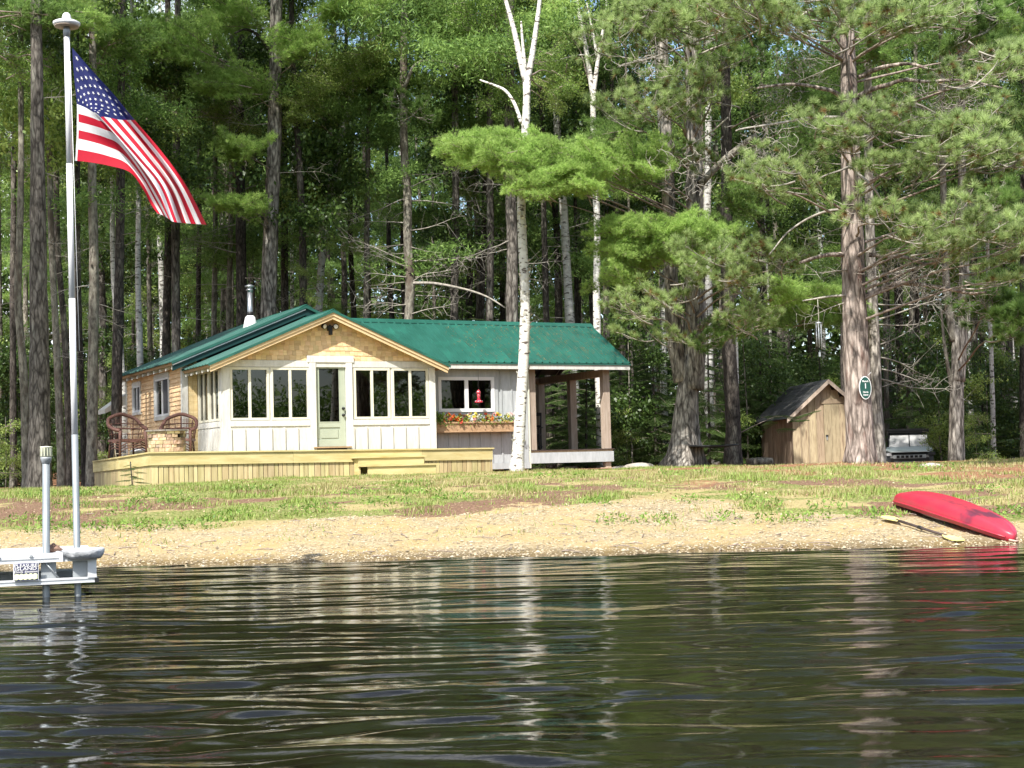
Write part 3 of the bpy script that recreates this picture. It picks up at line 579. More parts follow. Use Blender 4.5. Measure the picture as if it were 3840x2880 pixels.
# wing roof
wz0, wrv, wrz = 2.12, WV + 1.74, 3.335; wv0 = WV - OV; wsl = (wrz - wz0) / (wrv - wv0); run = (wrv - wv0) * math.hypot(1, wsl); wua, wub = 3.3, 11.33
rp_ = MB(); slab(rp_, (4.6, wv0 + .01, wz0), (1, 0, 0), (0, 1, wsl), wub - 4.6, run, .05); wvb = 2 * wrv - wv0
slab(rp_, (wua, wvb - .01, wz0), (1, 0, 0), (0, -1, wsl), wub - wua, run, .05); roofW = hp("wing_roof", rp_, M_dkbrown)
roof_slope(roofW, (wua, wv0 - .03, wz0 - .03 * wsl), (1, 0, 0), (0, 1, wsl), wub - wua + .02, run + .03); roof_slope(roofW, (wua, wvb + .03, wz0 - .03 * wsl), (1, 0, 0), (0, -1, wsl), wub - wua + .02, run + .03)
ridge = MB(); w = .15
ridge.prism([(wua + .4, wrv - w, wrz - wsl * w + .04), (wua + .4, wrv, wrz + .055), (wua + .4, wrv + w, wrz - wsl * w + .04), (wua + .4, wrv + w, wrz - wsl * w + .055), (wua + .4, wrv, wrz + .07), (wua + .4, wrv - w, wrz - wsl * w + .055)], (wub - wua - .35, 0, 0)); hp("ridge_cap", ridge, M_roof, roofW)
hp("fascia_board", MB().box(5.55, wv0 - .02, 1.955, wub + .02, wv0 + .008, wz0 - .03), M_white, roofW); hp("drip_edge", MB().box(5.6, wv0 - .045, wz0 - .045, wub + .04, wv0 - .022, wz0 - .012), M_roof, roofW)
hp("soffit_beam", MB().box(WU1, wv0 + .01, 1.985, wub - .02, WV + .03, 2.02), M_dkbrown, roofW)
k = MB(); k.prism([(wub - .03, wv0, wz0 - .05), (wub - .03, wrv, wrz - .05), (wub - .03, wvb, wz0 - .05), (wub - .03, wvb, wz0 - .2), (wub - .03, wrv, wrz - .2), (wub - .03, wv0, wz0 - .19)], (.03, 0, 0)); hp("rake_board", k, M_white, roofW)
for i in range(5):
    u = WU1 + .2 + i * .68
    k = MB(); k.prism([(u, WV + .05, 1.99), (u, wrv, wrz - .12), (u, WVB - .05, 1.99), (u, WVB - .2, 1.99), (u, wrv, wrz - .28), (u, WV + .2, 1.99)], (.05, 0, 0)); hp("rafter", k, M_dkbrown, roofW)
# security light under the gable
sl_ = MB(); cu, cz = 2.66, 2.88; sl_.lathe([(.05, 0), (.055, .03), (.03, .05)], 12); 
lt = MB(); lt.box(cu - .055, -.06, cz - .06, cu + .055, .012, cz + .06); lt.box(cu - .02, -.05, cz + .02, cu + .02, .0, cz + .09); light = hp("security_light", lt, M_black)
for s in (-1, 1):
    M = Matrix.Translation((cu + s * .15, -.04, cz + .05)) @ Matrix.Rotation(math.pi / 2 + .25, 4, 'X') @ Matrix.Rotation(s * -.3, 4, 'Y')
    k = MB().lathe([(.035, -.07), (.062, -.04), (.072, .02), (.070, .035), (.06, .036)], 14); k.v = [tuple(M @ Vector(p)) for p in k.v]; a = hp("lamp_head", k, M_black, light)
    k = MB().lathe([(.055, .037), (.05, .042), (.001, .045)], 14); k.v = [tuple(M @ Vector(p)) for p in k.v]; hp("lens", k, M_vinyl, a)
    hp("arm", MB().tube([(cu, -.03, cz + .04), (cu + s * .1, -.03, cz + .05)], .015, 6), M_black, light)
hp("sensor", MB().box(cu - .035, -.12, cz - .16, cu + .035, -.03, cz - .04), M_black, light)
# ---------------------------------------------------------------- deck (same axes as the cottage)
dk = thing("deck", "yellow pine deck with a slatted skirt and two steps in front of the porch door", "deck", HO, HA)
DU0, DU1, DV0, DVL = -2.47, 5.36, -3.22, 2.45
def dz(u, v): return 1.412 - HO[2] - .0072 * (u - DU0) - .0195 * max(0, v - DV0) * (1 if u < 0 else 1 - .9 * min(1, u / 1.5)) * (1 if v < 2.6 else 1)
def dp(name, mb, m, label=None, parent=None):
    o = mb.build(name, m, parent or dk)
    if label: o["label"] = label
    return o
def dboard(u0, u1, v0, v1, z0a, z1a, mb=None):
    mb = mb or MB(); k = len(mb.v)
    P = [(u0, v0), (u1, v0), (u1, v1), (u0, v1)]
    mb.v += [(u, v, dz(u, v) + z0a) for u, v in P] + [(u, v, dz(u, v) + z1a) for u, v in P]
    for q in ((0, 3, 2, 1), (4, 5, 6, 7), (0, 1, 5, 4), (1, 2, 6, 5), (2, 3, 7, 6), (3, 0, 4, 7)): mb.f.append(tuple(k + i for i in q)); mb.m.append(0); mb.sm.append(False)
    return mb
nb = 21
for i in range(nb): # boards running along the front
    v0 = DV0 + i * .142
    if v0 + .14 < -.02: dp("deck_board", dboard(DU0 - .03, DU1 + .03, v0 + (-.03 if i == 0 else 0), v0 + .137, -.03, 0), M_deck)
for i in range(18):
    v0 = -.2 + i * .142
    if v0 + .137 < DVL: dp("deck_board", dboard(DU0 - .03, -.40 if v0 > 1.9 else -.02, v0, v0 + .137, -.03, 0), M_deck)
for a, bb in ((DU0, .58), (.585, 3.6), (3.605, DU1)): dp("fascia_board", dboard(a, bb, DV0, DV0 + .038, -.272, -.032), M_deck)
for a, bb in ((DV0 + .04, -.4), (-.395, DVL)): dp("fascia_board", dboard(DU0, DU0 + .038, a, bb, -.272, -.032), M_deck, "fascia on the shaded left side")
dp("end_fascia", dboard(DU1 - .038, DU1, DV0 + .04, -.1, -.272, -.032), M_deck)
GB = -.80
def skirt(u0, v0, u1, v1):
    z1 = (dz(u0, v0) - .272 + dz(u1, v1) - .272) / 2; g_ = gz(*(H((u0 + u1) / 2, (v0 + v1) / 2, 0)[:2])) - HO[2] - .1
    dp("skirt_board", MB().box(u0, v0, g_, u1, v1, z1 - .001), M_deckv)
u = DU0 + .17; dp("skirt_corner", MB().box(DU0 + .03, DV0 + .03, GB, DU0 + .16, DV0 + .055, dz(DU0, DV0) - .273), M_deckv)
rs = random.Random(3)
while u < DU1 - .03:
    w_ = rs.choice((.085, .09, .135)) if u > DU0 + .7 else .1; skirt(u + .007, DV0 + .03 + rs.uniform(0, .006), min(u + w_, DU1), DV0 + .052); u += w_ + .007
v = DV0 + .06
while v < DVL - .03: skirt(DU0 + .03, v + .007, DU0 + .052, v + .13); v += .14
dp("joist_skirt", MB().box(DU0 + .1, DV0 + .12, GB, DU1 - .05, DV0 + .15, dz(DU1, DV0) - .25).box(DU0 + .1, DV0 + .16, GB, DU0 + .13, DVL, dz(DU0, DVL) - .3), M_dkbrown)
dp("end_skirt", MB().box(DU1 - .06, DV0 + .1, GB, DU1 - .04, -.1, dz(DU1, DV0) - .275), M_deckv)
# steps
su0, su1 = 1.95, 3.55
zs = dz(2.7, DV0) - .155
dp("step_tread", MB().box(su0 - .05, DV0 - .34, zs - .038, su1, DV0 - .002, zs), M_deck); dp("step_riser", MB().box(su0, DV0 - .31, zs - .22, su1 - .05, DV0 - .272, zs - .039), M_deck)
dp("step_tread", MB().box(su0 + .05, DV0 - .64, zs - .225, su1 + .18, DV0 - .315, zs - .187), M_deck); dp("step_riser", MB().box(su0 + .1, DV0 - .61, zs - .45, su1 + .1, DV0 - .575, zs - .226), M_deck)
for u in (su0 + .02, su1 - .06): dp("stringer", MB().box(u, DV0 - .27, zs - .45, u + .04, DV0 - .003, zs - .04), M_deck)

# ---------------------------------------------------------------- fire pit
def wloc(px, py, D): return tuple(at(px, py, D))
def deck_at(px, D):
    p = at(px, 1700, D); r = p - HO; u = float(r @ HU); v = float(r @ HV); return (p[0], p[1], HO[2] + dz(u, v) + .001)
fp = thing("fire_pit", "round fire pit of tan stacked stone on the deck between the wicker chairs", "fire pit", deck_at(626, 32.4), HA)
rs = random.Random(8); z = 0; R_ = .40
row_h = [.075, .095, .07, .085, .06, .08, .06]
for ri, hh in enumerate(row_h):
    a = rs.uniform(0, .5); end = a + 2 * math.pi
    while a < end - .02:
        da = min(rs.uniform(.28, .62), end - a); 
        if end - a - da < .12: da = end - a
        slot = ri == 5 and (abs((a % 6.283) - 4.25) < .10 or abs((a % 6.283) - 5.05) < .10)
        k = MB(); nn = 4; g_ = .006 / R_; ro = R_ + rs.uniform(-.006, .018)
        for rr in (ro, R_ - .09):
            for zz in (z + .003, z + hh - .003):
                for j in range(nn): th = a + g_ + (da - 2 * g_) * j / (nn - 1); q = rr + (rs.uniform(-.006, .006) if rr == ro else 0); k.v.append((q * math.cos(th), q * math.sin(th), zz + rs.uniform(-.002, .002)))
        for j in range(nn - 1):
            o0, o1, i0, i1 = j, nn + j, 2 * nn + j, 3 * nn + j
            for q in ((o0, o0 + 1, o1 + 1, o1), (i0 + 1, i0, i1, i1 + 1), (o1, o1 + 1, i1 + 1, i1), (o0 + 1, o0, i0, i0 + 1)): k.f.append(q); k.m.append(0); k.sm.append(False)
        for j in (0, nn - 1): k.f.append((j, nn + j, 3 * nn + j, 2 * nn + j)); k.m.append(0); k.sm.append(False)
        if not slot: k.build("stone", M_stone, fp)
        a += da
    z += hh
MB().lathe([(.31, 0), (.31, z - .01)], 20).build("liner", M_black, fp)
for a0 in range(10):
    k = MB(); nn = 4
    for rr in (.455, .27):
        for zz in (z + .001, z + .034):
            for j in range(nn): th = (a0 + .02 + .96 * j / (nn - 1)) * 2 * math.pi / 10; k.v.append((rr * math.cos(th), rr * math.sin(th), zz))
    for j in range(nn - 1):
        o0, o1, i0, i1 = j, nn + j, 2 * nn + j, 3 * nn + j
        for q in ((o0, o0 + 1, o1 + 1, o1), (i0 + 1, i0, i1, i1 + 1), (o1, o1 + 1, i1 + 1, i1), (o0 + 1, o0, i0, i0 + 1)): k.f.append(q); k.m.append(0); k.sm.append(False)
    for j in (0, nn - 1): k.f.append((j, nn + j, 3 * nn + j, 2 * nn + j)); k.m.append(0); k.sm.append(False)
    k.build("rim_stone", M_slate, fp)

# ---------------------------------------------------------------- wicker chairs
def catm(P, n=6):
    P = [Vector(p) for p in P]; Q = [P[0] * 2 - P[1]] + P + [P[-1] * 2 - P[-2]]; out = []
    for i in range(1, len(Q) - 2):
        for j in range(n):
            t = j / n; a, b_, c_, d = Q[i - 1:i + 3]
            out.append(.5 * ((2 * b_) + (-a + c_) * t + (2 * a - 5 * b_ + 4 * c_ - d) * t * t + (-a + 3 * b_ - 3 * c_ + d) * t ** 3))
    out.append(P[-1]); return out
def wicker(loc, rz, label):
    t = thing("wicker_chair", label, "armchair", loc, rz, "brown wicker chairs by the fire pit")
    # chair faces -y; arms roll forward from the arched back
    top = catm([(-.30, -.30, .60), (-.385, -.18, .64), (-.39, .12, .74), (-.33, .27, .88), (-.18, .33, .955), (0, .35, 1.0), (.18, .33, .955), (.33, .27, .88), (.39, .12, .74), (.385, -.18, .64), (.30, -.30, .60)], 5)
    MB().tube(top, .042, 8).build("arm_roll", M_wicker, t)
    for s in (-1, 1): MB().tube([(s * .30, -.30, .60), (s * .31, -.31, .42), (s * .32, -.33, .0)], [.034, .03, .026], 8).build("leg", M_wicker, t); MB().tube([(s * .27, .30, .42), (s * .30, .36, .0)], .024, 8).build("leg", M_wicker, t)
    sf = MB(); sf.box(-.33, -.32, .36, .33, .32, .42); sf.build("seat", M_wicker, t)
    def rail(pts, r=.012, nm="lattice_bar"): MB().tube(pts, r, 5).build(nm, M_wicker, t)
    def arc(f, zoff): return [(-.36 * f, -.02, .42 + zoff), (-.30 * f, .24, .42 + zoff * 1.05), (0, .335, .42 + zoff * 1.1), (.30 * f, .24, .42 + zoff * 1.05), (.36 * f, -.02, .42 + zoff)]
    for zf in (.14, .28, .42): rail(arc(1.02, zf * .8), .011)
    rail(arc(1.0, .23), .02)
    for x in (-.24, -.12, 0, .12, .24): rail([(x, .30 - abs(x) * .2, .42), (x * 1.15, .345 - abs(x) * .25, .95 - abs(x) * .35)], .013 if abs(x) != .12 else .006)
    for s in (-1, 1):
        for y in (-.2, -.08, .06, .17): rail([(s * .33, y, .42), (s * .385, y, .66 + max(0, y) * .5)], .008)
    # fine woven upper back
    wv = MB()
    for i in range(26):
        a = -1.15 + 2.3 * i / 25; x = .36 * math.sin(a); y = -.02 + .36 * math.cos(a)
        wv.tube([(x, y, .66), (x * 1.02, y * 1.0, .955 - abs(a) ** 1.6 * .15)], .0035, 3, cap=False)
    for j in range(9):
        zz = .67 + j * .026; wv.tube([((.36) * math.sin(a_), -.02 + .36 * math.cos(a_), zz - abs(a_) * .02) for a_ in np.linspace(-1.1, 1.1, 12)], .004, 3, cap=False)
    o = wv.build("woven_back", M_wicker, t); o["kind"] = "stuff"
    for zf, rr in ((.30, .014), (.24, .010), (.18, .012)):
        for s in (-1, 1): rail([(s * .31, -.31, zf), (s * .33, 0, zf + .05), (s * .29, .32, zf)], rr)
        rail([(-.31, -.32, zf - .06), (-.15, -.32, zf + .03), (0, -.33, zf + .05), (.15, -.32, zf + .03), (.31, -.32, zf - .06)], rr)
    return t
wicker(deck_at(478, 33.3), math.radians(38), "brown wicker armchair at the deck's outer left end, turned toward the fire pit")
wicker(deck_at(672, 33.9), math.radians(4), "brown wicker armchair behind the fire pit, nearer the porch wall")
tub = thing("tub", "round white tub on the deck behind the legs of the left wicker chair", "tub", deck_at(520, 34.1))
MB().lathe([(.17, 0), (.21, .16), (.22, .165), (.10, .23), (.02, .24)], 20).build("bowl", M_vinyl, tub)
fc = thing("folding_chair", "folding chair with pale tan metal legs half hidden behind the left wicker chair", "folding chair", deck_at(461, 34.4), math.radians(25))
M_tan = mat("tan_enamel", (.55, .46, .34), (.60, .51, .38), 4, rough=.4)
for s in (-1, 1):
    MB().tube([(s * .2, -.28, 0), (s * .2, -.04, .38), (s * .19, .02, .5)], .011, 6).build("leg", M_tan, fc); MB().tube([(s * .18, .20, 0), (s * .18, -.12, .42)], .011, 6).build("leg", M_tan, fc); MB().tube([(s * .19, .02, .5), (s * .19, .16, .80)], .011, 6).build("back_upright", M_tan, fc)
MB().box(-.2, -.22, .42, .2, .14, .44).build("seat", M_tan, fc); MB().box(-.19, .10, .62, .19, .115, .78).build("backrest", M_tan, fc); MB().tube([(-.2, -.2, .13), (.2, -.2, .13)], .009, 6).build("stretcher", M_tan, fc)

# ---------------------------------------------------------------- flower box under the wing window
M_boxw = mat("weathered_planter_wood", (.32, .20, .11), (.44, .29, .17), 6, (1, 1, 3), .8, bump=.3)
fb = thing("window_box", "wooden window box of orange, white and yellow flowers under the wing's white window", "planter", HO, HA)
bu0, bu1, bv0, bv1, bz0, bz1 = 5.56, 7.80, WV - .30, WV - .03, .37, .60
MB().box(bu0, bv0, bz0, bu1, bv0 + .02, bz1).build("front_panel", M_boxw, fb); MB().box(bu0 - .02, bv0 - .02, bz0 - .03, bu1 + .02, bv1, bz0 - .001).build("bottom_board", M_boxw, fb)
for u in (bu0 - .02, bu1): MB().box(u, bv0, bz0, u + .02, bv1, bz1).build("end_board", M_boxw, fb)
for u in (bu0, (bu0 + bu1) / 2 - .02, bu1 - .04): MB().box(u, bv0 - .014, bz0, u + .04, bv0 - .001, bz1).build("cleat", M_boxw, fb)
MB().box(bu0, bv0 - .03, bz1 - .035, bu1, bv0 - .015, bz1 + .005).build("top_lip", M_boxw, fb)
MB().box(bu0 + .01, bv0 + .021, bz1 - .08, bu1 - .01, bv1 - .01, bz1 - .04).build("soil", M_dkbrown, fb)
def flower_mat(n_, c): return mat(n_, tuple(x * .8 for x in c), c, 30, rough=.6, trans=.2)
FM = [flower_mat("orange_petals", (.75, .20, .04)), flower_mat("white_petals", (.8, .76, .68)), flower_mat("yellow_petals", (.78, .66, .12)), flower_mat("coral_petals", (.70, .14, .09)), flower_mat("pink_petals", (.72, .40, .40))]
def blossom(mat_, r, seed):
    q = random.Random(seed); k = MB()
    for i in range(9):
        a = i * 2 * math.pi / 9 + q.uniform(-.2, .2); d = Vector((math.cos(a), math.sin(a), q.uniform(.2, .7))); s = Vector((-math.sin(a), math.cos(a), 0)) * r * .32
        k.quad((0, 0, 0), tuple(d * r * .6 + s), tuple(d * r), tuple(d * r * .6 - s))
    for i in range(6):
        a = i * math.pi / 3; d = Vector((math.cos(a) * .5, math.sin(a) * .5, .9)) * r * .7; s = Vector((-math.sin(a), math.cos(a), 0)) * r * .2
        k.quad((0, 0, 0), tuple(d * .6 + s), tuple(d), tuple(d * .6 - s))
    return k.mesh("blossom", mat_)
BL = [[blossom(m_, .055, 10 + i * 3 + j) for j in range(2)] for i, m_ in enumerate(FM)]
rs = random.Random(12); pal = lambda t: ([3, 4] if t < .18 else [0, 0, 3, 0] if t < .34 else [1, 2, 4] if t < .5 else [1, 1, 2] if t < .62 else [0, 3, 0, 4] if t < .78 else [2, 1, 2] if t < .92 else [4, 1])
for i in range(150):
    t = rs.random(); u = bu0 - .06 + t * (bu1 - bu0 + .12)
    if t < .10 and rs.random() < .7: continue
    link("blossom", rs.choice(BL[rs.choice(pal(t))]), fb, (u, bv0 + rs.uniform(-.06, .22), bz1 + rs.uniform(-.05, .20)), (rs.uniform(.3, 1.3), rs.uniform(-.5, .5), rs.uniform(0, 6)), rs.uniform(.7, 1.35))
def leafcloud(n, bounds, size, seed, mat_, name, aspect=.4, up=.4):
    q = np.random.default_rng(seed); P = np.stack([q.uniform(a, b_, n) for a, b_ in bounds], 1); d = q.normal(size=(n, 3)); d[:, 2] += up; d /= np.linalg.norm(d, axis=1)[:, None]
    s = np.cross(d, q.normal(size=(n, 3))); s /= np.linalg.norm(s, axis=1)[:, None]; L = size * q.uniform(.6, 1.4, (n, 1))
    V = np.stack([P, P + d * L * .5 + s * L * aspect / 2, P + d * L, P + d * L * .5 - s * L * aspect / 2], 1).reshape(-1, 3)
    return rawmesh(name, V, np.arange(4 * n).reshape(-1, 4), mat_, 4, {"tone": np.repeat(q.random(n), 4)})
o = link("foliage", leafcloud(900, [(bu0 - .08, bu1 + .08), (bv0 - .08, bv1), (bz1 - .08, bz1 + .16)], .07, 3, M_weed, "foliage"), fb); o["kind"] = "stuff"
o = link("foliage", leafcloud(260, [(bu0 - .10, bu0 + .25), (bv0 - .10, bv1), (bz1 - .12, bz1 + .24)], .09, 4, M_leafd, "foliage"), fb); o["kind"] = "stuff"
# hummingbird feeder
fd = thing("hummingbird_feeder", "small red hummingbird feeder hanging from the eave in front of the wing's window", "bird feeder", H(6.77, WV - .32, 0), HA)
M_red = mat("red_plastic", (.55, .015, .04), (.62, .02, .05), 4, rough=.25, spec=.6); M_redg = mat("red_feeder_glass", (.45, .05, .07), (.5, .08, .1), 4, rough=.1, spec=.8)
MB().tube([(0, 0, 1.95), (0, 0, 1.36)], .005, 5).build("chain", M_black, fd)
MB().lathe([(.01, 1.30), (.05, 1.31), (.055, 1.36), (.03, 1.40), (.008, 1.42)], 12).build("cap", M_redg, fd); MB().lathe([(.02, 1.18), (.035, 1.20), (.045, 1.26), (.04, 1.31)], 12).build("bottle", M_redg, fd)
MB().lathe([(.03, 1.08), (.10, 1.09), (.11, 1.11), (.05, 1.15), (.03, 1.19)], 14).build("tray", M_red, fd)
for a in range(4): MB().lathe([(.008, 0), (.018, .02), (.022, .03)], 8, (.085 * math.cos(a * 1.57), .085 * math.sin(a * 1.57), 1.105)).build("flower_port", M_vinyl, fd)
# bottle on the sill
bt = thing("bottle", "small white bottle on the inside windowsill left of the porch door", "bottle", H(1.83, .17, .0), HA)
hp("shelf", MB().box(.2, .112, .64, 2.1, .25, .665), M_cream, wallF)
MB().lathe([(.035, .666), (.04, .70), (.028, .74), (.03, .78), (.012, .81), (.01, .84)], 12).build("body", M_vinyl, bt); MB().lathe([(.014, .84), (.014, .87)], 10).build("cap", M_black, bt)
# couch with a teal blanket inside the porch
cb = thing("couch", "couch with a teal blanket seen dimly through the porch side window", "couch", H(.75, 1.35, .002), HA)
M_teal = mat("teal_blanket", (.05, .22, .20), (.09, .30, .27), 8, rough=.9, bump=.4); M_couch = mat("brown_upholstery", (.12, .08, .06), (.16, .11, .08), 8, rough=.95)
MB().box(-.35, -.4, .1, .45, .5, .42).build("seat", M_couch, cb); MB().box(-.35, .50, .1, .45, .68, .85).build("backrest", M_couch, cb); MB().box(-.35, -.58, .1, .45, -.41, .62).build("armrest", M_couch, cb)
MB().tube([(-.3, .59, .5), (-.25, .59, .9), (.0, .58, .93), (.3, .58, .88)], [.08, .12, .13, .1], 8).build("blanket", M_teal, cb)
for x in (-.3, .4):
    for y in (-.5, .6): MB().box(x - .03, y - .03, 0, x + .03, y + .03, .099).build("foot", M_black, cb)
# rocking chair in the pavilion
rc = thing("rocking_chair", "black wooden rocking chair in the shade of the open pavilion", "rocking chair", H(8.98, WV + 1.05, PF + .022), HA + math.radians(-35))
for s in (-1, 1):
    MB().tube(catm([(s * .25, -.42, .10), (s * .25, -.2, .025), (s * .25, .1, .022), (s * .25, .45, .10)]), .02, 6).build("rocker", M_black, rc)
    MB().box(s * .25 - .02, -.24, .05, s * .25 + .02, -.20, .60).build("leg", M_black, rc); MB().box(s * .25 - .02, .2, .05, s * .25 + .02, .24, .42).build("leg", M_black, rc)
    MB().bar((s * .25, .2, .42), (s * .25, .36, 1.02), .04, .03).build("back_post", M_black, rc); MB().box(s * .27 - .04, -.28, .60, s * .27 + .04, .28, .625).build("armrest", M_black, rc)
MB().box(-.25, -.26, .40, .25, .24, .43).build("seat", M_black, rc); MB().bar((-.25, .35, .98), (.25, .35, .98), .03, .09).build("top_rail", M_black, rc); MB().bar((-.25, .27, .66), (.25, .27, .66), .02, .05).build("lower_rail", M_black, rc); MB().box(-.24, -.25, .22, .24, -.21, .40).build("front_apron", M_black, rc)

# ---------------------------------------------------------------- shed
SH = at(2976, 1700, 40.0); SHz = gz(SH[0] + 1, 40.5)
sa = math.radians(4)
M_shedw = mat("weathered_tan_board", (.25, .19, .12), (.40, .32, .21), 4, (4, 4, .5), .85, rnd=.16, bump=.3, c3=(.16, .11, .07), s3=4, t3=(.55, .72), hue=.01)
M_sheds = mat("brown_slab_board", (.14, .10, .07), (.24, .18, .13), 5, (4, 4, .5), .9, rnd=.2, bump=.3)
M_shroof = mat("black_asphalt_shingle", (.03, .03, .033), (.07, .07, .075), 18, rough=.85, bump=.5, c3=(.10, .10, .09), s3=3, t3=(.55, .7))
sh = thing("shed", "small weathered wooden shed with dark roof and plank door beside the red pine", "shed", (SH[0], 40.0, SHz - .05), sa)
sw_, sd_, sh_, spk = 1.95, 3.6, 1.46, 2.32
for i in range(9):
    x = i * sw_ / 9; w_ = sw_ / 9
    for (a, bb) in [(x, x + w_)]:
        zt = sh_ + (spk - sh_) * (1 - abs((a + bb) / 2 - sw_ / 2) / (sw_ / 2)) - .06
        if .86 < (a + bb) / 2 < 1.72: MB().prism([(a + .003, 0, 1.68), (bb - .003, 0, 1.68), (bb - .003, 0, zt), (a + .003, 0, zt)], (0, .03, 0)).build("wall_board", M_shedw, sh)
        else: MB().box(a + .003, random.uniform(-.006, .004), 0, bb - .003, .03, zt).build("wall_board", M_shedw, sh)
for i in range(1, 9):
    x = i * sw_ / 9
    if not .86 < x < 1.72:
        zt = sh_ + (spk - sh_) * (1 - abs(x - sw_ / 2) / (sw_ / 2)) - .1; MB().box(x - .016, -.028, 0, x + .016, -.008, zt).build("batten", M_shedw, sh)
    elif 1.0 < x < 1.6: zt = sh_ + (spk - sh_) * (1 - abs(x - sw_ / 2) / (sw_ / 2)) - .1; MB().box(x - .016, -.028, 1.82, x + .016, -.008, zt).build("batten", M_shedw, sh)
MB().box(.80, -.035, 1.69, 1.80, -.004, 1.81).build("door_header", M_shedw, sh)
dr_ = MB().box(.87, -.012, .04, 1.71, .0, 1.67).build("door", M_shedw, sh)
for i in range(4): MB().box(.872 + i * .21, -.03 - random.uniform(0, .006), .04, .872 + (i + 1) * .21 - .006, -.013, 1.67).build("door_plank", M_shedw, dr_)
MB().box(.90, -.045, .78, .97, -.037, .84).build("hasp", M_black, dr_); MB().box(.915, -.055, .70, .945, -.045, .79).build("padlock", M_steel, dr_)
for i in range(18):
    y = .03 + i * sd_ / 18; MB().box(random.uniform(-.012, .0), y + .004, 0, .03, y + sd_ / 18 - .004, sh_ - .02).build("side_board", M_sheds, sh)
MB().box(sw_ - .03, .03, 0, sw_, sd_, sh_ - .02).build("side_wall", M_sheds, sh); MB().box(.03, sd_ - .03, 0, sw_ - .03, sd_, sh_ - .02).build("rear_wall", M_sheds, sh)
sl2 = (spk - sh_) / (sw_ / 2)
rf = MB()
for s in (-1, 1):
    e = sw_ / 2 + .2; k0 = Vector((sw_ / 2, -.22, spk)); k1 = Vector((sw_ / 2 + s * e, -.22, spk - sl2 * e)); rf.prism([k0, k1, k1 + Vector((0, 0, .035)), k0 + Vector((0, 0, .035))], (0, sd_ + .4, 0))
shr = rf.build("roof", M_shroof, sh)
for s in (-1, 1):
    for i in range(9):
        q0 = i * (sw_ / 2 + .21) / 9; q1 = q0 + (sw_ / 2 + .21) / 9 + .02; X0 = sw_ / 2 + s * q0; X1 = sw_ / 2 + s * q1
        MB().prism([(X0, -.235, spk - sl2 * q0 + .036), (X1, -.235, spk - sl2 * q1 + .040), (X1, -.235, spk - sl2 * q1 + .050), (X0, -.235, spk - sl2 * q0 + .040)], (0, sd_ + .43, 0)).build("shingle_course", M_shroof, shr)
    e = sw_ / 2 + .21; MB().prism([(sw_ / 2, -.26, spk + .03), (sw_ / 2 + s * e, -.26, spk + .03 - sl2 * e), (sw_ / 2 + s * e, -.26, spk - .09 - sl2 * e), (sw_ / 2, -.26, spk - .09)], (0, .024, 0)).build("rake_board", M_post, shr)

# ---------------------------------------------------------------- utility vehicle
ux, uD = at(3408, 1700, 50.0)[0], 50.0; uz = 1 + (1697 - 1608) / scl(50) - 1.79
M_utvb = mat("black_bodywork", (.018, .02, .022), (.03, .032, .035), 4, rough=.4, spec=.5); M_hood = mat("pale_silver_hood", (.50, .57, .57), (.56, .63, .63), 3, rough=.3, spec=.6)
M_rub = mat("tyre_rubber", (.012, .012, .012), (.02, .02, .02), 20, rough=.9, bump=.6)
ut = thing("utility_vehicle", "dark two seat utility vehicle with a pale hood parked behind the grassy rise", "utility vehicle", (ux, uD, uz), math.radians(-14))
bd = MB(); bd.prism([(-.62, -.55, .45), (-.62, -1.42, .52), (-.62, -1.46, .80), (-.62, -1.36, 1.0), (-.62, -.62, 1.12), (-.62, .9, 1.0), (-.62, .9, .45)], (1.24, 0, 0)); bd.build("body", M_utvb, ut)
hd = MB(); hd.prism([(-.72, -.60, 1.14), (-.76, -1.28, 1.045), (-.60, -1.50, .985), (.60, -1.50, .985), (.76, -1.28, 1.045), (.72, -.60, 1.14)], (0, 0, .035)); hd.build("hood", M_hood, ut)
MB().box(-.52, -1.475, .78, .52, -1.43, .90).build("grille", M_alugrey, ut)
gr_ = MB(); 
for i in range(6): gr_.box(-.42 + i * .145, -1.487, .80, -.42 + i * .145 + .095, -1.476, .88)
gr_.build("grille_slot", M_black, ut)
MB().box(-.50, -1.53, .60, .50, -1.45, .68).build("bumper_bar", M_alugrey, ut); MB().box(-.40, -1.50, .44, .40, -1.44, .59).build("skid_plate", M_black, ut)
for s in (-1, 1):
    MB().box(s * .70 - .12, -1.45, .88, s * .70 + .12, -1.30, .98).build("headlight", M_vinyl if s < 0 else M_utvb, ut)
    MB().prism([(s * .62, -1.42, .60), (s * .62, -1.36, 1.0), (s * .62, -.60, 1.1), (s * .62, -.62, .80), (s * .62, -.8, .72)], (s * .14, 0, 0)).build("fender", M_utvb, ut)
    for y in (-1.02, .95):
        w = MB(); 
        M = Matrix.Translation((s * .62, y, .33)) @ Matrix.Rotation(math.pi / 2, 4, 'Y'); w.lathe([(.16, -.12), (.29, -.13), (.33, -.08), (.33, .08), (.29, .13), (.16, .12)], 20); w.v = [tuple(M @ Vector(p)) for p in w.v]; wheel = w.build("wheel", M_rub, ut)
        r2 = MB().lathe([(.03, -.125), (.155, -.10), (.155, .10), (.03, .125)], 14); r2.v = [tuple(M @ Vector(p)) for p in r2.v]; r2.build("rim", M_alugrey, wheel)
    MB().tube([(s * .68, -.62, 1.12), (s * .62, -.30, 1.68)], .03, 8).build("pillar", M_black, ut); MB().tube([(s * .68, .62, 1.0), (s * .62, .55, 1.70)], .03, 8).build("pillar", M_black, ut)
    MB().prism([(s * .66, -.60, .5), (s * .66, .6, .5), (s * .66, .6, 1.15), (s * .66, -.60, 1.12)], (s * .03, 0, 0)).build("door", M_utvb, ut)
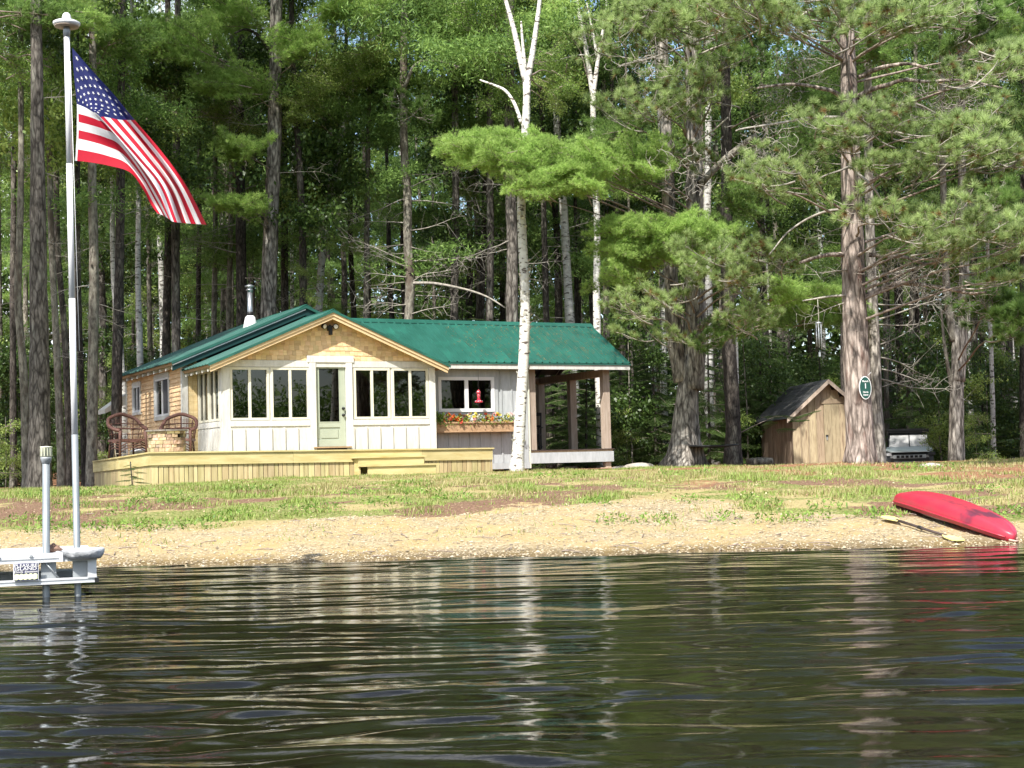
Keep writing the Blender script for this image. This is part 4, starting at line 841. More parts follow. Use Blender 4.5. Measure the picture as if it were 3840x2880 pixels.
MB().box(-.70, -.45, 1.71, .70, .72, 1.78).build("roof", M_black, ut); MB().box(-.66, -.42, 1.64, .66, -.36, 1.708).build("visor_bar", M_black, ut)
wsl_ = MB().quad((-.66, -.62, 1.15), (.66, -.62, 1.15), (.60, -.30, 1.64), (-.60, -.30, 1.64)); wsh = MB(); wsh.quad((-.66, -.62, 1.15), (.66, -.62, 1.15), (.60, -.30, 1.64), (-.60, -.30, 1.64)); wsh.quad((-.66, -.612, 1.15), (-.60, -.292, 1.64), (.60, -.292, 1.64), (.66, -.612, 1.15))
M_shield = glassmat("pale_sheen_windshield", (.16, .18, .20), .42, .45); wsh.build("windshield", M_shield, ut); MB().tube([(.02, -.625, 1.15), (.02, -.31, 1.64)], .014, 6).build("wiper", M_black, ut)  # extra blurred gloss imitates the pale sheen of reflected sky
MB().box(-.62, .2, .62, .62, .7, .75).build("bench_seat", M_utvb, ut); MB().box(-.6, .62, .75, .6, .74, 1.3).build("seat_back", M_utvb, ut); MB().box(-.68, .95, .75, .68, 1.5, 1.05).build("cargo_bed", M_utvb, ut)

# ---------------------------------------------------------------- kayak and paddle
KA = Vector(at(3392, 1900, 18.65)); KB = Vector(at(3762, 2010, 16.05))
kdir = (KB - KA); kdir.z = 0; KL = 3.10; krz = math.atan2(kdir.y, kdir.x)
M_kay = mat("red_polyethylene_hull", (.42, .018, .045), (.36, .03, .05), 2.2, (1, 2.5, 1), .38, spec=.5, bump=.06, bscale=14, c3=(.10, .02, .04), s3=1.5, t3=(.60, .70))
M_kin = mat("dusty_hull_rim", (.50, .36, .28), (.40, .24, .20), 6, rough=.7)
mid = (KA + KB) / 2; z0k = gz(KB.x, KB.y) + .02; z1k = gz(KA.x, KA.y) + .05
ky = thing("kayak", "red kayak lying upside down with its bow at the water's edge", "kayak", (mid.x, mid.y, (z0k + z1k) / 2 - .005), 0)
ky.rotation_euler = (math.radians(-9), math.atan2(z1k - z0k, 3.0), krz)
NS, NR = 40, 22; kv = []; kf = []
for i in range(NS + 1):
    t = i / NS; x = -KL / 2 + KL * t
    w = .285 * max(.0, 1 - abs(2 * t - 1) ** 2.4) ** .66 + .012; hgt = (.155 + .02 * math.cos(math.pi * 2 * (t - .5))) * max(.12, 1 - abs(2 * t - 1) ** 6) ** .5
    rock = .05 * abs(2 * t - 1) ** 2.6
    for j in range(NR + 1):
        a = math.pi * j / NR; cy, sy = math.cos(a), math.sin(a)
        y = w * (abs(cy) ** .72) * (1 if cy > 0 else -1); z = .06 + hgt * (abs(sy) ** .7) - rock
        z += .022 * math.exp(-(y / .035) ** 2) * (1 - abs(2 * t - 1) ** 4) - .010 * (math.exp(-((abs(y) - w * .5) / .03) ** 2))
        kv.append((x, y, z))
    kv.append((x, -w * .96, .0 - rock * .9 + .0)); kv.append((x, w * .96, .0 - rock * .9))
st = NR + 3
for i in range(NS):
    for j in range(st):
        a = i * st + j; c_ = i * st + (j + 1) % st
        if j == NR + 1 and .28 < (i + .5) / NS < .66: continue
        kf.append((a, c_, c_ + st, a + st))
kf.append(tuple(range(st - 1, -1, -1))); kf.append(tuple(NS * st + j for j in range(st)))
kb = MB(); kb.v = kv; kb.f = kf; kb.m = [0] * len(kf); kb.sm = [True] * len(kf); hull = kb.build("hull", M_kay, ky)
rim = [(x, (s_) * .19 * math.sqrt(max(0, 1 - (x / .58) ** 2)), -.015) for s_, xs in ((1, np.linspace(-.58, .58, 14)), (-1, np.linspace(.57, -.57, 14))) for x in xs]; rim.append(rim[0])
MB().tube([(x - .08, y, z) for x, y, z in rim], .016, 6).build("cockpit_rim", M_kin, ky)
for s in (-1, 1):
    MB().tube([(x, s * (.285 * max(0, 1 - abs(2 * (x / KL + .5) - 1) ** 2.4) ** .66 + .016),   .045 - .05 * abs(2 * (x / KL + .5) - 1) ** 2.6) for x in np.linspace(-1.5, 1.5, 24)], .011, 5).build("gunwale_rim", M_kin if s > 0 else M_kay, ky)
for x in (-KL / 2 - .01, KL / 2 + .01): MB().tube(catm([(x, -.05, -.02), (x + (.05 if x > 0 else -.05), 0, -.02), (x, .05, -.02)]), .012, 6).build("carry_handle", M_kin, ky)
PA = Vector(at(3318, 1972, 17.35)); PB = Vector(at(3602, 2040, 15.75)); PA.z = gz(PA.x, PA.y) + .05; PB.z = gz(PB.x, PB.y) + .03
pdl = thing("paddle", "double bladed paddle with yellow blades lying on the gravel beside the kayak", "paddle", PA)
dv = PB - PA; L_ = dv.length; pdl.rotation_euler = dv.to_track_quat('X', 'Z').to_euler()
M_yel = mat("yellow_blade", (.72, .62, .20), (.78, .68, .28), 4, rough=.45)
MB().tube([(.28, 0, 0), (L_ - .28, 0, 0)], .016, 8).build("shaft", M_dkbrown, pdl); MB().tube([(L_ / 2 - .04, 0, 0), (L_ / 2 + .04, 0, 0)], .021, 8).build("ferrule", M_black, pdl)
for s in (0, 1):
    pts = [(.34, -.02), (.22, -.065), (.06, -.08), (.0, -.04), (.0, .05), (.08, .085), (.24, .06), (.34, .02)]; pts = [((x if s == 0 else L_ - x), y, -.006) for x, y in pts]
    MB().prism(pts, (0, 0, .012)).build("blade", M_yel, pdl)

# ---------------------------------------------------------------- dock
dA = math.radians(19); DU = Vector((math.cos(dA), math.sin(dA), 0)); DE = Vector(at(364, 2100, 12.2))
dock = thing("dock", "white aluminium truss dock end with a rounded corner bumper in the shallows", "dock", (DE.x, DE.y, 0), dA)
# local x runs left (negative) from the end, y into the picture
zt = 1 + (1776 - 2067) / scl(12.2); DWd = 1.15; LL = 6.0
z_up = zt - .08; 
for y0, nm in ((0, "front"), (DWd, "rear")):
    for z_hi, z_lo, nm2 in ((zt - .024, zt - .070, "upper_rail"), (zt - .205, zt - .250, "lower_rail")):
        k = MB(); 
        for zz0, zz1, d in ((z_lo, z_lo + .015, 0), (z_lo + .015, z_hi - .015, .010), (z_hi - .015, z_hi, 0)): k.box(-LL, y0 + d, zz0, -.0, y0 + .045 - d * .5, zz1)
        k.build(nm2, M_alu, dock)
    for x in (-.075, -2.6, -4.6): MB().box(x, y0 - .008, zt - .21, x + .07, y0 + .05, zt - .066).build("upright", M_alu, dock)
    for i in range(22):
        x = -.30 - i * .26; s = 1 if i % 2 else -1
        MB().tube([(x, y0 + .022, zt - .206), (x + s * .11, y0 + .022, zt - .069)], .007, 5).build("truss_rod", M_dkbrown if y0 else M_alugrey, dock)
for i in range(24):
    x = -.02 - i * .25; MB().box(x - .244, -.002, zt - .023, x, DWd + .04, zt).build("deck_plank", M_vinyl, dock); 
    if i % 1 == 0 and i > 0: MB().box(x - .012, -.012, zt - .022, x + .012, -.003, zt - .006).build("plank_clip", M_alugrey, dock)
MB().box(-LL, DWd * .5, zt - .25, -.1, DWd * .5 + .05, zt - .19).build("cross_stringer", M_alugrey, dock)
for x in (-.02, -2.0, -4.0): MB().box(x - .05, .05, zt - .25, x, DWd, zt - .205).build("cross_beam", M_alugrey, dock)
bmp = MB(); bmp.lathe([(.05, -.05), (.085, -.048), (.105, -.022), (.115, .008), (.116, .03), (.106, .04), (.0, .046)], 24); bmp.v = [(x * 1.05 - .06 if x > 0 else x * 1.9 - .06, y * 1.0 - .005, z + zt - .005) for x, y, z in bmp.v]
M_bump = mat("translucent_bumper", (.30, .31, .32), (.58, .59, .60), 14, rough=.35, bump=.8, bscale=16); bmp.build("corner_bumper", M_bump, dock); MB().box(-.30, -.02, zt - .07, -.27, .01, zt + .004).build("bumper_bracket", M_alu, dock)
MB().box(-.02, -.012, zt - .252, .012, .03, zt - .215).build("rail_end_cap", M_black, dock)
def pipe_x(px): # local x on the dock for a pixel column
    d = at(px, 2100, 10) - CAM; # ray intersect with vertical plane through DE along DU offset y
    return d
def on_dock(px, yoff):
    d = at(px, 2100, 1.0) - CAM; n_ = Vector((-DU.y, DU.x, 0)); p0 = Vector((DE.x, DE.y, 0)) + n_ * yoff; t = p0.dot(n_) / (d[0] * n_.x + d[1] * n_.y); return Vector((d[0] * t, d[1] * t, 0))
P1 = on_dock(291, .09); P2 = on_dock(172, .10)
for P in (P1, P2):
    q = P - Vector((DE.x, DE.y, 0)); lx = q.dot(DU); MB().box(lx - .04, .055, zt - .25, lx + .08, .13, zt - .068).build("pipe_bracket", M_alugrey, dock)
# name plate hung on the rail
pl = on_dock(97, 0); lx = (pl - Vector((DE.x, DE.y, 0))).dot(DU)
M_navy = mat("navy_print", (.035, .035, .09), (.045, .045, .11), 4, rough=.5); M_pale = mat("pale_yellow_print", (.70, .74, .42), (.74, .78, .46), 4, rough=.5)
px0, px1, pz0, pz1 = lx - .098, lx + .098, zt - .212, zt - .065
plate = MB().box(px0, -.022, pz0, px1, -.017, pz1).build("name_plate", M_vinyl, dock); MB().box(px0 + .008, -.0255, pz0 + .004, px1 - .006, -.0225, pz1 - .003).build("navy_field", M_navy, plate)
wv = MB(); top = []; bot = []
for i in range(41):
    x = px0 + .010 + i / 40 * .176; top.append((x, -.0295, pz0 + .052 + .009 * abs(math.sin(i / 40 * math.pi * 5)))); bot.append((x, -.0295, pz0 + .018 - .008 * abs(math.sin(i / 40 * math.pi * 5 + .5))))
for i in range(40): wv.quad(bot[i], bot[i + 1], top[i + 1], top[i])
wv.build("wave_print", M_pale, plate)
for txt, z, s in (("PLEASURE", pz1 - .022, .036), ("ISLAND", pz1 - .048, .037), ("Dock Systems", pz1 - .072, .024)):
    o = link("lettering", text_mesh(txt, s, M_vinyl, .0015), plate, ((px0 + px1) / 2, -.029, z), (math.pi / 2, 0, 0)); sx = .178 / max(v.co.x for v in o.data.vertices) / 2 if txt != "ISLAND" else 1.35; o.scale = (min(sx, 1.4), 1, 1)
# bird resting on the dock
B0 = on_dock(206, .16)
bird = thing("bird", "small brown bird hunched down asleep on the white dock planks by the lamp pipe", "bird", (B0.x, B0.y, zt + .001), dA)
M_fea = mat("brown_feathers", (.16, .09, .06), (.34, .22, .17), 60, (1, 1, 3), .85, bump=.4)
k = MB(); k.tube(catm([(-.064, 0, .022), (-.05, 0, .028), (-.02, 0, .034), (.015, 0, .034), (.045, 0, .022), (.085, 0, .010), (.10, 0, .005)], 4), [.008] + [.020, .024, .026, .028, .031, .033, .034, .034, .033, .032, .030, .027, .023, .020, .017, .014, .012, .010, .009, .008, .007, .006, .005, .004][:24], 12)
k.v = [(x, y * .85, max(.001, z)) for x, y, z in k.v]; body = k.build("body", M_fea, bird)
k = MB(); k.lathe([(.002, -.018), (.012, -.014), (.018, 0), (.013, .013), (.002, .018)], 12, (-.012, -.012, .062)); k.tube([(-.012, -.030, .060), (-.004, -.044, .056)], [.005, .001], 6); k.build("head", M_fea, body)
for s in (-1, 1): MB().tube([(-.03, s * .026, .036), (.02, s * .03, .036), (.07, s * .012, .014)], [.006, .012, .003], 6).build("wing", M_fea, body)

# ---------------------------------------------------------------- lamp post
zc = 1 + (1777 - 1720) / scl(P2.y)
lp = thing("lamp_post", "short galvanised pipe post with a cream lamp cap at the dock's left pipe", "lamp post", (P2.x, P2.y, 0)); lp.rotation_euler = (0, math.radians(.5), 0)
MB().tube([(0, 0, -1.0), (0, 0, zc)], .030, 16).build("pipe", M_steel, lp); MB().lathe([(.034, zc - .03), (.046, zc + .01), (.046, zc + .02)], 20).build("collar", M_alugrey, lp)
M_lampc = mat("cream_lamp_plastic", (.70, .70, .50), (.76, .76, .58), 4, rough=.4)
k = MB(); k.lathe([(.044, zc + .021), (.047, zc + .10), (.050, zc + .102), (.050, zc + .108), (.0, zc + .112)], 24)
for i in range(12): a = i * math.pi / 6; k.box(-.002, -.0485, zc + .03, .002, -.0465, zc + .095, 0, Matrix.Rotation(a, 4, 'Z'))
k.build("lamp_cap", M_lampc, lp)

# ---------------------------------------------------------------- flagpole and flag
fpz = 1 + (1778 - 100) / scl(P1.y); lean = math.radians(-.35)
pole = thing("flagpole", "tall white flagpole on a galvanised pipe at the dock end, topped by a solar disc", "flagpole", (P1.x, P1.y, 0)); pole.rotation_euler = (0, 0, 0)
pt = Vector(at(250, 100, P1.y)); pt = pt - Vector((P1.x, P1.y, 0)); jz = 1 + (1778 - 1630) / scl(P1.y); fx = pt.x / pt.z
MB().tube([(fx * -1.2, 0, -1.2), (fx * jz, 0, jz)], .0275, 18).build("pipe", M_steel, pole); M_wpole = mat("white_fibreglass", (.68, .68, .68), (.72, .72, .72), 3, rough=.35)
zz = jz; 
for i, (a, bb, r) in enumerate(((jz - .02, jz + (pt.z - jz) * .33, .0265), (jz + (pt.z - jz) * .33 + .002, jz + (pt.z - jz) * .66, .0255), (jz + (pt.z - jz) * .66 + .002, pt.z - .03, .0245))): MB().tube([(fx * a, 0, a), (fx * bb, 0, bb)], r, 18).build("pole_section", M_wpole, pole)
tz = pt.z; c0 = (fx * tz, 0, 0)
MB().lathe([(.027, tz - .09), (.030, tz - .03), (.024, tz)], 18, c0).build("top_collar", M_alugrey, pole); MB().lathe([(.03, tz + .0), (.10, tz + .005), (.112, tz + .02), (.112, tz + .034), (.09, tz + .045), (.04, tz + .05)], 32, c0).build("solar_disc", M_wpole, pole)
MB().lathe([(.03, tz - .004), (.10, tz - .002), (.101, tz + .002)], 28, c0).build("disc_underside", M_post, pole); MB().lathe([(.026, tz + .05), (.037, tz + .06), (.038, tz + .08), (.030, tz + .105), (.016, tz + .118), (.001, tz + .122)], 18, c0).build("top_ball", M_wpole, pole)
MB().tube([(fx * (tz - .3) + .028, -.01, tz - .3), (fx * jz + .05, -.012, jz + .7)], .0025, 5).build("halyard", M_wpole, pole)
def cr1(ss, P, s):
    i = max(0, min(len(ss) - 2, int(np.searchsorted(ss, s) - 1))); t = (s - ss[i]) / (ss[i + 1] - ss[i]); p1, p2 = P[i], P[i + 1]; p0 = P[i - 1] if i > 0 else 2 * p1 - p2; p3 = P[i + 2] if i + 2 < len(P) else 2 * p2 - p1
    return .5 * ((2 * p1) + (-p0 + p2) * t + (2 * p0 - 5 * p1 + 4 * p2 - p3) * t * t + (-p0 + 3 * p1 - 3 * p2 + p3) * t ** 3)
SS = [0, .13, .27, .4, .6, .8, 1]
ROWS = [(0, [(270, 178), (343, 262), (425, 352), (505, 450), (604, 565), (695, 690), (775, 843)]),
        (.27, [(278, 290), (335, 335), (395, 392), (450, 449), (555, 575), (650, 705), (707, 838)]),
        (.5385, [(288, 390), (318, 402), (348, 420), (378, 441), (520, 600), (600, 700), (652, 832)]),
        (.69, [(288, 455), (340, 468), (392, 485), (436, 512), (532, 640), (592, 740), (632, 820)]),
        (.85, [(287, 520), (340, 532), (400, 550), (462, 580), (530, 662), (580, 750), (612, 808)]),
        (1, [(281, 602), (345, 610), (410, 622), (487, 646), (535, 708), (565, 765), (590, 800)])]
TT = [r[0] for r in ROWS]
def flag_pt(s, t):
    col = [cr1(SS, np.array(r[1], float), s) for r in ROWS]; return cr1(TT, np.array(col), t)
def flag_3d(s, t, off=0):
    p = flag_pt(s, t); fold = .16 * math.sin(9 * (t - .35 * s) + 2.5 * s) * s + .06 * math.sin(26 * t - 8 * s + 1) * s * (1.2 - t) + .03 * math.sin(14 * s + 3 * t) * s
    return Vector(at(p[0], p[1], P1.y + .02 - .12 * s + fold)) 
NF, NT = 60, 52; fv = []; ff = []; fm = []
for j in range(NT + 1):
    for i in range(NF + 1): fv.append(flag_3d(i / NF, j / NT))
for j in range(NT):
    for i in range(NF):
        a = j * (NF + 1) + i; ff.append((a, a + NF + 1, a + NF + 2, a + 1)); s_ = (i + .5) / NF; row = j // 4; fm.append(2 if (s_ < .4 and row < 7) else (3 if s_ < .02 else row % 2))
def cloth(nm, c):
    m_ = mat(nm, c, tuple(x * .93 for x in c), 40, rough=.75, trans=.22); return m_
M_fr, M_fw, M_fb = cloth("red_cloth", (.40, .005, .022)), cloth("white_cloth", (.62, .62, .62)), cloth("navy_cloth", (.006, .011, .085))
fo = Vector(at(272, 390, P1.y)); flag = thing("flag", "stars and stripes flag hanging in a diagonal drape from the white flagpole", "flag", fo)
k = MB(); k.v = [tuple(p - fo) for p in fv]; k.f = ff; k.m = fm; k.sm = [True] * len(ff); cl_ = k.build("cloth", [M_fr, M_fw, M_fb, M_fw], flag)
for rr in range(9):
    for cc in range(6 if rr % 2 == 0 else 5):
        sc_ = (cc + (.5 if rr % 2 == 0 else 1.0)) / 6 * .4; tc_ = (rr + 1) / 10 * .5385; k = MB(); r1, r2 = .014, .0055
        pts = []
        for q in range(10): a = q * math.pi / 5 - math.pi / 2; r_ = r1 if q % 2 == 0 else r2; pts.append(flag_3d(max(0.004, sc_ + r_ * math.cos(a)), max(.004, tc_ + r_ * 1.6 * math.sin(a))) - fo + Vector((0, -.006, 0)))
        c_ = flag_3d(sc_, tc_) - fo + Vector((0, -.007, 0)); n0 = len(k.v); k.v += [tuple(c_)] + [tuple(p) for p in pts]
        for q in range(10): k.f.append((n0, n0 + 1 + q, n0 + 1 + (q + 1) % 10)); k.m.append(0); k.sm.append(False)
        k.build("star", M_fw, cl_)
# ---------------------------------------------------------------- foliage meshes (shared)
def unit(a): return a / np.maximum(np.linalg.norm(a, axis=-1, keepdims=True), 1e-9)
def tuft_tris(P, A, k, length, width, spread, q, up=0.0, jl=.25):
    P = np.repeat(P, k, 0); A = np.repeat(A, k, 0); d = unit(A + q.normal(size=P.shape) * spread + np.array([0, 0, up])); s = unit(np.cross(d, q.normal(size=P.shape))) * width * .5
    L = length * q.uniform(1 - jl, 1 + jl, (len(P), 1)); o = P + q.normal(size=P.shape) * .008
    return np.stack([o - s, o + s, o + d * L], 1).reshape(-1, 3), d
def finish(name, Vn, tone, sticks, mleaf, mwood):
    """needle triangles plus twig tubes in one mesh"""
    me = bpy.data.meshes.new(name); nt = len(Vn) // 3; sv = np.array([tuple(v) for v in sticks.v]) if sticks and sticks.v else np.zeros((0, 3)); 
    V = np.concatenate([Vn, sv]) if len(sv) else Vn; fs = sticks.f if sticks else []
    loops = np.arange(nt * 3); tot = np.full(nt, 3); mi = np.zeros(nt, int)
    if fs:
        loops = np.concatenate([loops, np.concatenate([np.array(f) for f in fs]) + nt * 3]); tot = np.concatenate([tot, [len(f) for f in fs]]); mi = np.concatenate([mi, np.ones(len(fs), int)])
    me.vertices.add(len(V)); me.vertices.foreach_set("co", V.astype(np.float32).ravel()); me.loops.add(len(loops)); me.loops.foreach_set("vertex_index", loops.astype(np.int32))
    me.polygons.add(len(tot)); me.polygons.foreach_set("loop_start", (np.cumsum(tot) - tot).astype(np.int32)); me.polygons.foreach_set("loop_total", tot.astype(np.int32)); me.polygons.foreach_set("material_index", mi.astype(np.int32))
    me.materials.append(mleaf); me.materials.append(mwood); a = me.attributes.new("tone", 'FLOAT', 'POINT'); t = np.zeros(len(V), np.float32); t[:len(tone)] = tone; a.data.foreach_set("value", t); me.update(calc_edges=True); return me
def wpine_bough(seed, L=1.5, mleaf=None, dens=1.0):
    q = np.random.default_rng(seed); st = MB(); P = []; A = []
    def limb(t): return np.array([L * t, .10 * math.sin(3 * t + seed), .05 * L * math.sin(math.pi * t) + .08 * t * t])
    st.tube([limb(t) for t in np.linspace(0, .95, 7)], list(np.linspace(.017, .005, 7)), 4)
    for i in range(int(17 * dens)):
        t = .16 + .84 * i / 16 / max(dens, 1) ; t = min(t, 1); b0 = limb(t); s = 1 if i % 2 else -1; yaw = s * q.uniform(.5, 1.15) * (1 - .5 * t); ln = (.20 + .40 * math.sin(math.pi * min(1, t * .9 + .08)) ** .8) * L * .55 * q.uniform(.75, 1.2)
        d = np.array([math.cos(yaw), math.sin(yaw), q.uniform(-.05, .25)]); e = b0 + d * ln; st.tube([b0, e], [.005, .0025], 3, cap=False)
        for k in range(int(ln / .065)):
            f = .25 + .75 * k / max(1, int(ln / .065) - 1); sd = q.normal(size=3) * .045; P.append(b0 + d * ln * f + sd); A.append(d * .8 + np.array([0, 0, .35]) + q.normal(size=3) * .25)
            if q.random() < .55:
                y2 = yaw + s * q.choice([-.9, .8]); d2 = np.array([math.cos(y2), math.sin(y2), .2]); P.append(b0 + d * ln * f + d2 * .09); A.append(d2 + np.array([0, 0, .3])); P.append(b0 + d * ln * f + d2 * .15); A.append(d2 + np.array([0, 0, .3]))
    P = np.array(P); A = unit(np.array(A)); k = 12; V, d = tuft_tris(P + q.normal(size=P.shape) * [.02, .02, .05], A, k, .115, .0112, .60, q, .10)
    tt = np.repeat(q.normal(.55, .22, len(P)), k) + .18 * d[:, 2] + q.normal(0, .08, len(d)); return finish("bough", V, np.clip(np.stack([tt - .25, tt - .25, tt + .15], 1), 0, 1).ravel(), st, mleaf or M_wpine, M_limb)
def rpine_bough(seed, L=1.5, mleaf=None, n=8):
    q = np.random.default_rng(seed); st = MB(); P = []; A = []
    def limb(t): return np.array([L * t, .16 * math.sin(4 * t + seed), .10 * L * t * t - .06 * math.sin(5 * t)])
    st.tube([limb(t) for t in np.linspace(0, .97, 9)], list(np.linspace(.024, .007, 9)), 5); P.append(limb(1.0)); A.append([1, 0, .6])
    for i in range(n):
        t = .25 + .72 * i / (n - 1); b0 = limb(t); s = 1 if i % 2 else -1; yaw = s * q.uniform(.4, 1.3); ln = q.uniform(.14, .52) * L * (1 - .35 * t)
        d = np.array([math.cos(yaw), math.sin(yaw), q.uniform(.0, .5)]); m_ = b0 + d * ln * .6 + np.array([0, 0, -.03]); e = b0 + d * ln + np.array([0, 0, .06]); st.tube([b0, m_, e], [.009, .007, .006], 4, cap=False); P.append(e); A.append(unit(e - m_) + [0, 0, .35])
        if q.random() < .6: e2 = m_ + np.array([math.cos(yaw + s), math.sin(yaw + s), .4]) * .14; st.tube([m_, e2], .005, 3, cap=False); P.append(e2); A.append(unit(e2 - m_) + [0, 0, .3])
    P = np.array(P); A = unit(np.array(A, float)); k = 100; V, d = tuft_tris(P + A * .015, A, k, .20, .0115, .80, q, .05, .15); 
    tt = np.repeat(q.normal(.45, .22, len(P)), k) + .22 * d[:, 2] + q.normal(0, .10, len(d)); return finish("bough", V, np.clip(np.stack([tt - .3, tt - .3, tt + .15], 1), 0, 1).ravel(), st, mleaf or M_rpine, M_dead)
def leaf_tris(P, q, size, down=-.35, asp=.5):
    m = len(P); d = unit(q.normal(size=(m, 3)) + [0, 0, down * 2]); s = unit(np.cross(d, q.normal(size=(m, 3)))); L = size * q.uniform(.7, 1.3, (m, 1)); a = P; b_ = P + d * L * .45 + s * L * asp * .5; c_ = P + d * L; e = P + d * L * .45 - s * L * asp * .5
    return np.stack([a, b_, c_, a, c_, e], 1).reshape(-1, 3), d
def leaf_spray(seed, L=1.4, mleaf=None, n=620, size=.058, wood=None):
    q = np.random.default_rng(seed); st = MB(); C_ = []
    st.tube([(0, 0, 0), (L * .5, .05, .08), (L, 0, -.06)], [.014, .009, .003], 4)
    for i in range(16):
        t = .15 + .85 * i / 15; yaw = (1 if i % 2 else -1) * q.uniform(.4, 1.2); ln = L * .42 * q.uniform(.5, 1.1) * (1.15 - t * .6); b0 = np.array([L * t, 0, .08 * math.sin(math.pi * t) - .06 * t]); d = np.array([math.cos(yaw), math.sin(yaw), q.uniform(-.2, .35)]); e = b0 + d * ln; st.tube([b0, e], [.004, .002], 3, cap=False)
        for k in range(n // 16): f = q.random() ** .7; C_.append(b0 + d * ln * f + q.normal(size=3) * [.06, .06, .07] - [0, 0, .05 * f])
    V, d = leaf_tris(np.array(C_), q, size); m = len(C_); tt = np.clip(q.normal(.45, .25, m), 0, 1); return finish("leafy_spray", V, np.repeat(tt, 6), st, mleaf or M_leaf, wood or M_limb)
def fir_bough(seed, L=1.3, mleaf=None):
    q = np.random.default_rng(seed); st = MB(); P = []; A = []; st.tube([(0, 0, 0), (L * .5, 0, .0), (L, 0, -.10)], [.011, .007, .003], 4)
    for i in range(30):
        t = .08 + .92 * i / 29; s = 1 if i % 2 else -1; ln = L * .40 * (1.05 - t) * q.uniform(.8, 1.15) + .04; yaw = s * .95; b0 = np.array([L * t, 0, -.10 * t * t]); d = np.array([math.cos(yaw), math.sin(yaw), -.15])
        for k in range(int(ln / .022) + 1): P.append(b0 + d * (.022 * k)); A.append(d)
        for k in range(2): P.append(b0 + np.array([.015 * k, 0, 0])); A.append([1, 0, 0])
    P = np.array(P); A = unit(np.array(A, float)); V, d = tuft_tris(P, A, 7, .038, .008, .6, q, .1); tt = np.clip(np.repeat(q.normal(.45, .2, len(P)), 7), 0, 1); return finish("bough", V, np.repeat(tt, 3), st, mleaf or M_fir, M_limb)
def clump(seed, r=(1.5, 1.5, .5), n=1700, size=.13, mleaf=None, asp=.28, nm="foliage_clump", down=.1):
    q = np.random.default_rng(seed); c_ = q.normal(size=(26, 3)) * np.array(r) * .45; P = c_[q.integers(0, 26, n)] + q.normal(size=(n, 3)) * np.array(r) * .16; V, d = leaf_tris(P, q, size, down, asp); return finish(nm, V, np.repeat(np.clip(q.normal(.45, .25, n), 0, 1), 6), None, mleaf, M_limb)
def dead_branch(seed, L=1.3):
    q = np.random.default_rng(seed); st = MB(); p = np.array([0., 0, 0]); d = np.array([1., 0, -.05]); pts = [p.copy()]
    for i in range(7): d = unit(d + q.normal(size=3) * [.06, .09, .08] + [0, 0, .02 * (i - 2)]); p = p + d * L / 7; pts.append(p.copy())
    st.tube(pts, list(np.linspace(.016, .003, 8)), 5)
    for i in range(2, 8):
        for k in range(2):
            if q.random() < .8:
                s = 1 if (i + k) % 2 else -1; dd = unit(d + np.array([-.1, s * q.uniform(.6, 1.4), q.uniform(-.5, .6)])); ln = q.uniform(.12, .42) * L; m_ = pts[i] + dd * ln * .5 + q.normal(size=3) * .03; e = pts[i] + dd * ln + q.normal(size=3) * .05
                st.tube([pts[i], m_, e], [.005, .0035, .002], 3, cap=False)
                if q.random() < .6: st.tube([m_, m_ + q.normal(size=3) * .12 * L], [.004, .002], 3, cap=False)
    return st.mesh("dead_branch", M_dead)
def tangle(seed):
    q = np.random.default_rng(seed); st = MB()
    for i in range(26):
        p = q.normal(size=3) * [.45, .25, .16]; d = unit(q.normal(size=3) * [1, .6, .6]); pts = [p]
        for k in range(5): d = unit(d + q.normal(size=3) * .45); p = p + d * .09; pts.append(p)
        st.tube(pts, list(np.linspace(.008, .003, 6)), 3, cap=False)
    return st.mesh("dead_twigs", M_dead)
BW = [wpine_bough(100 + i) for i in range(5)]; BWD = [wpine_bough(120 + i, mleaf=M_wpined) for i in range(3)]
BR = [rpine_bough(200 + i) for i in range(5)]; BRS = [rpine_bough(220 + i, .8, n=7) for i in range(2)]; BRD = [rpine_bough(230 + i, 1.2, M_wpined, 12) for i in range(2)]
BL_ = [leaf_spray(300 + i) for i in range(4)]; BLD = [leaf_spray(320 + i, mleaf=M_leafd) for i in range(3)]
BF = [fir_bough(400 + i) for i in range(3)]
CP = [clump(500 + i, (1.5, 1.2, .42), 1900, .13, M_wpined, .20) for i in range(3)]; CPB = [clump(510 + i, (1.3, 1.1, .34), 1900, .11, M_wpine, .16) for i in range(2)]
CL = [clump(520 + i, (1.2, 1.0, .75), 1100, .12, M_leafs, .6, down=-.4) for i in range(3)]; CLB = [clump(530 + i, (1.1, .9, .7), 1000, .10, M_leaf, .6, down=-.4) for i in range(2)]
DB = [dead_branch(600 + i) for i in range(7)]; TG = [tangle(620 + i) for i in range(3)]
KIND = {"wp": BW, "wpd": BWD, "rp": BR, "rps": BRS, "rpd": BRD, "lf": BL_, "lfd": BLD, "fir": BF, "cp": CP, "cpb": CPB, "cl": CL, "clb": CLB, "dead": DB, "twig": TG}
NAME = {"wp": "bough", "wpd": "bough", "rp": "bough", "rps": "bough", "rpd": "bough", "lf": "leafy_spray", "lfd": "leafy_spray", "fir": "bough", "cp": "foliage_clump", "cpb": "foliage_clump", "cl": "foliage_clump", "clb": "foliage_clump", "dead": "dead_branch", "twig": "dead_twigs"}
TR = random.Random(99)
def put(kind, tree, p, yaw, pitch=0.0, s=1.0, roll=0.0, center=0.0, me=None):
    me = me or TR.choice(KIND[kind]); R = Matrix.Rotation(yaw, 3, 'Z') @ Matrix.Rotation(-pitch, 3, 'Y') @ Matrix.Rotation(roll, 3, 'X'); p = Vector(p) - tree.location - (R @ Vector((center * s, 0, 0)))
    o = link(NAME[kind], me, tree); o.matrix_local = Matrix.Translation(p) @ R.to_4x4() @ Matrix.Scale(s, 4); return o
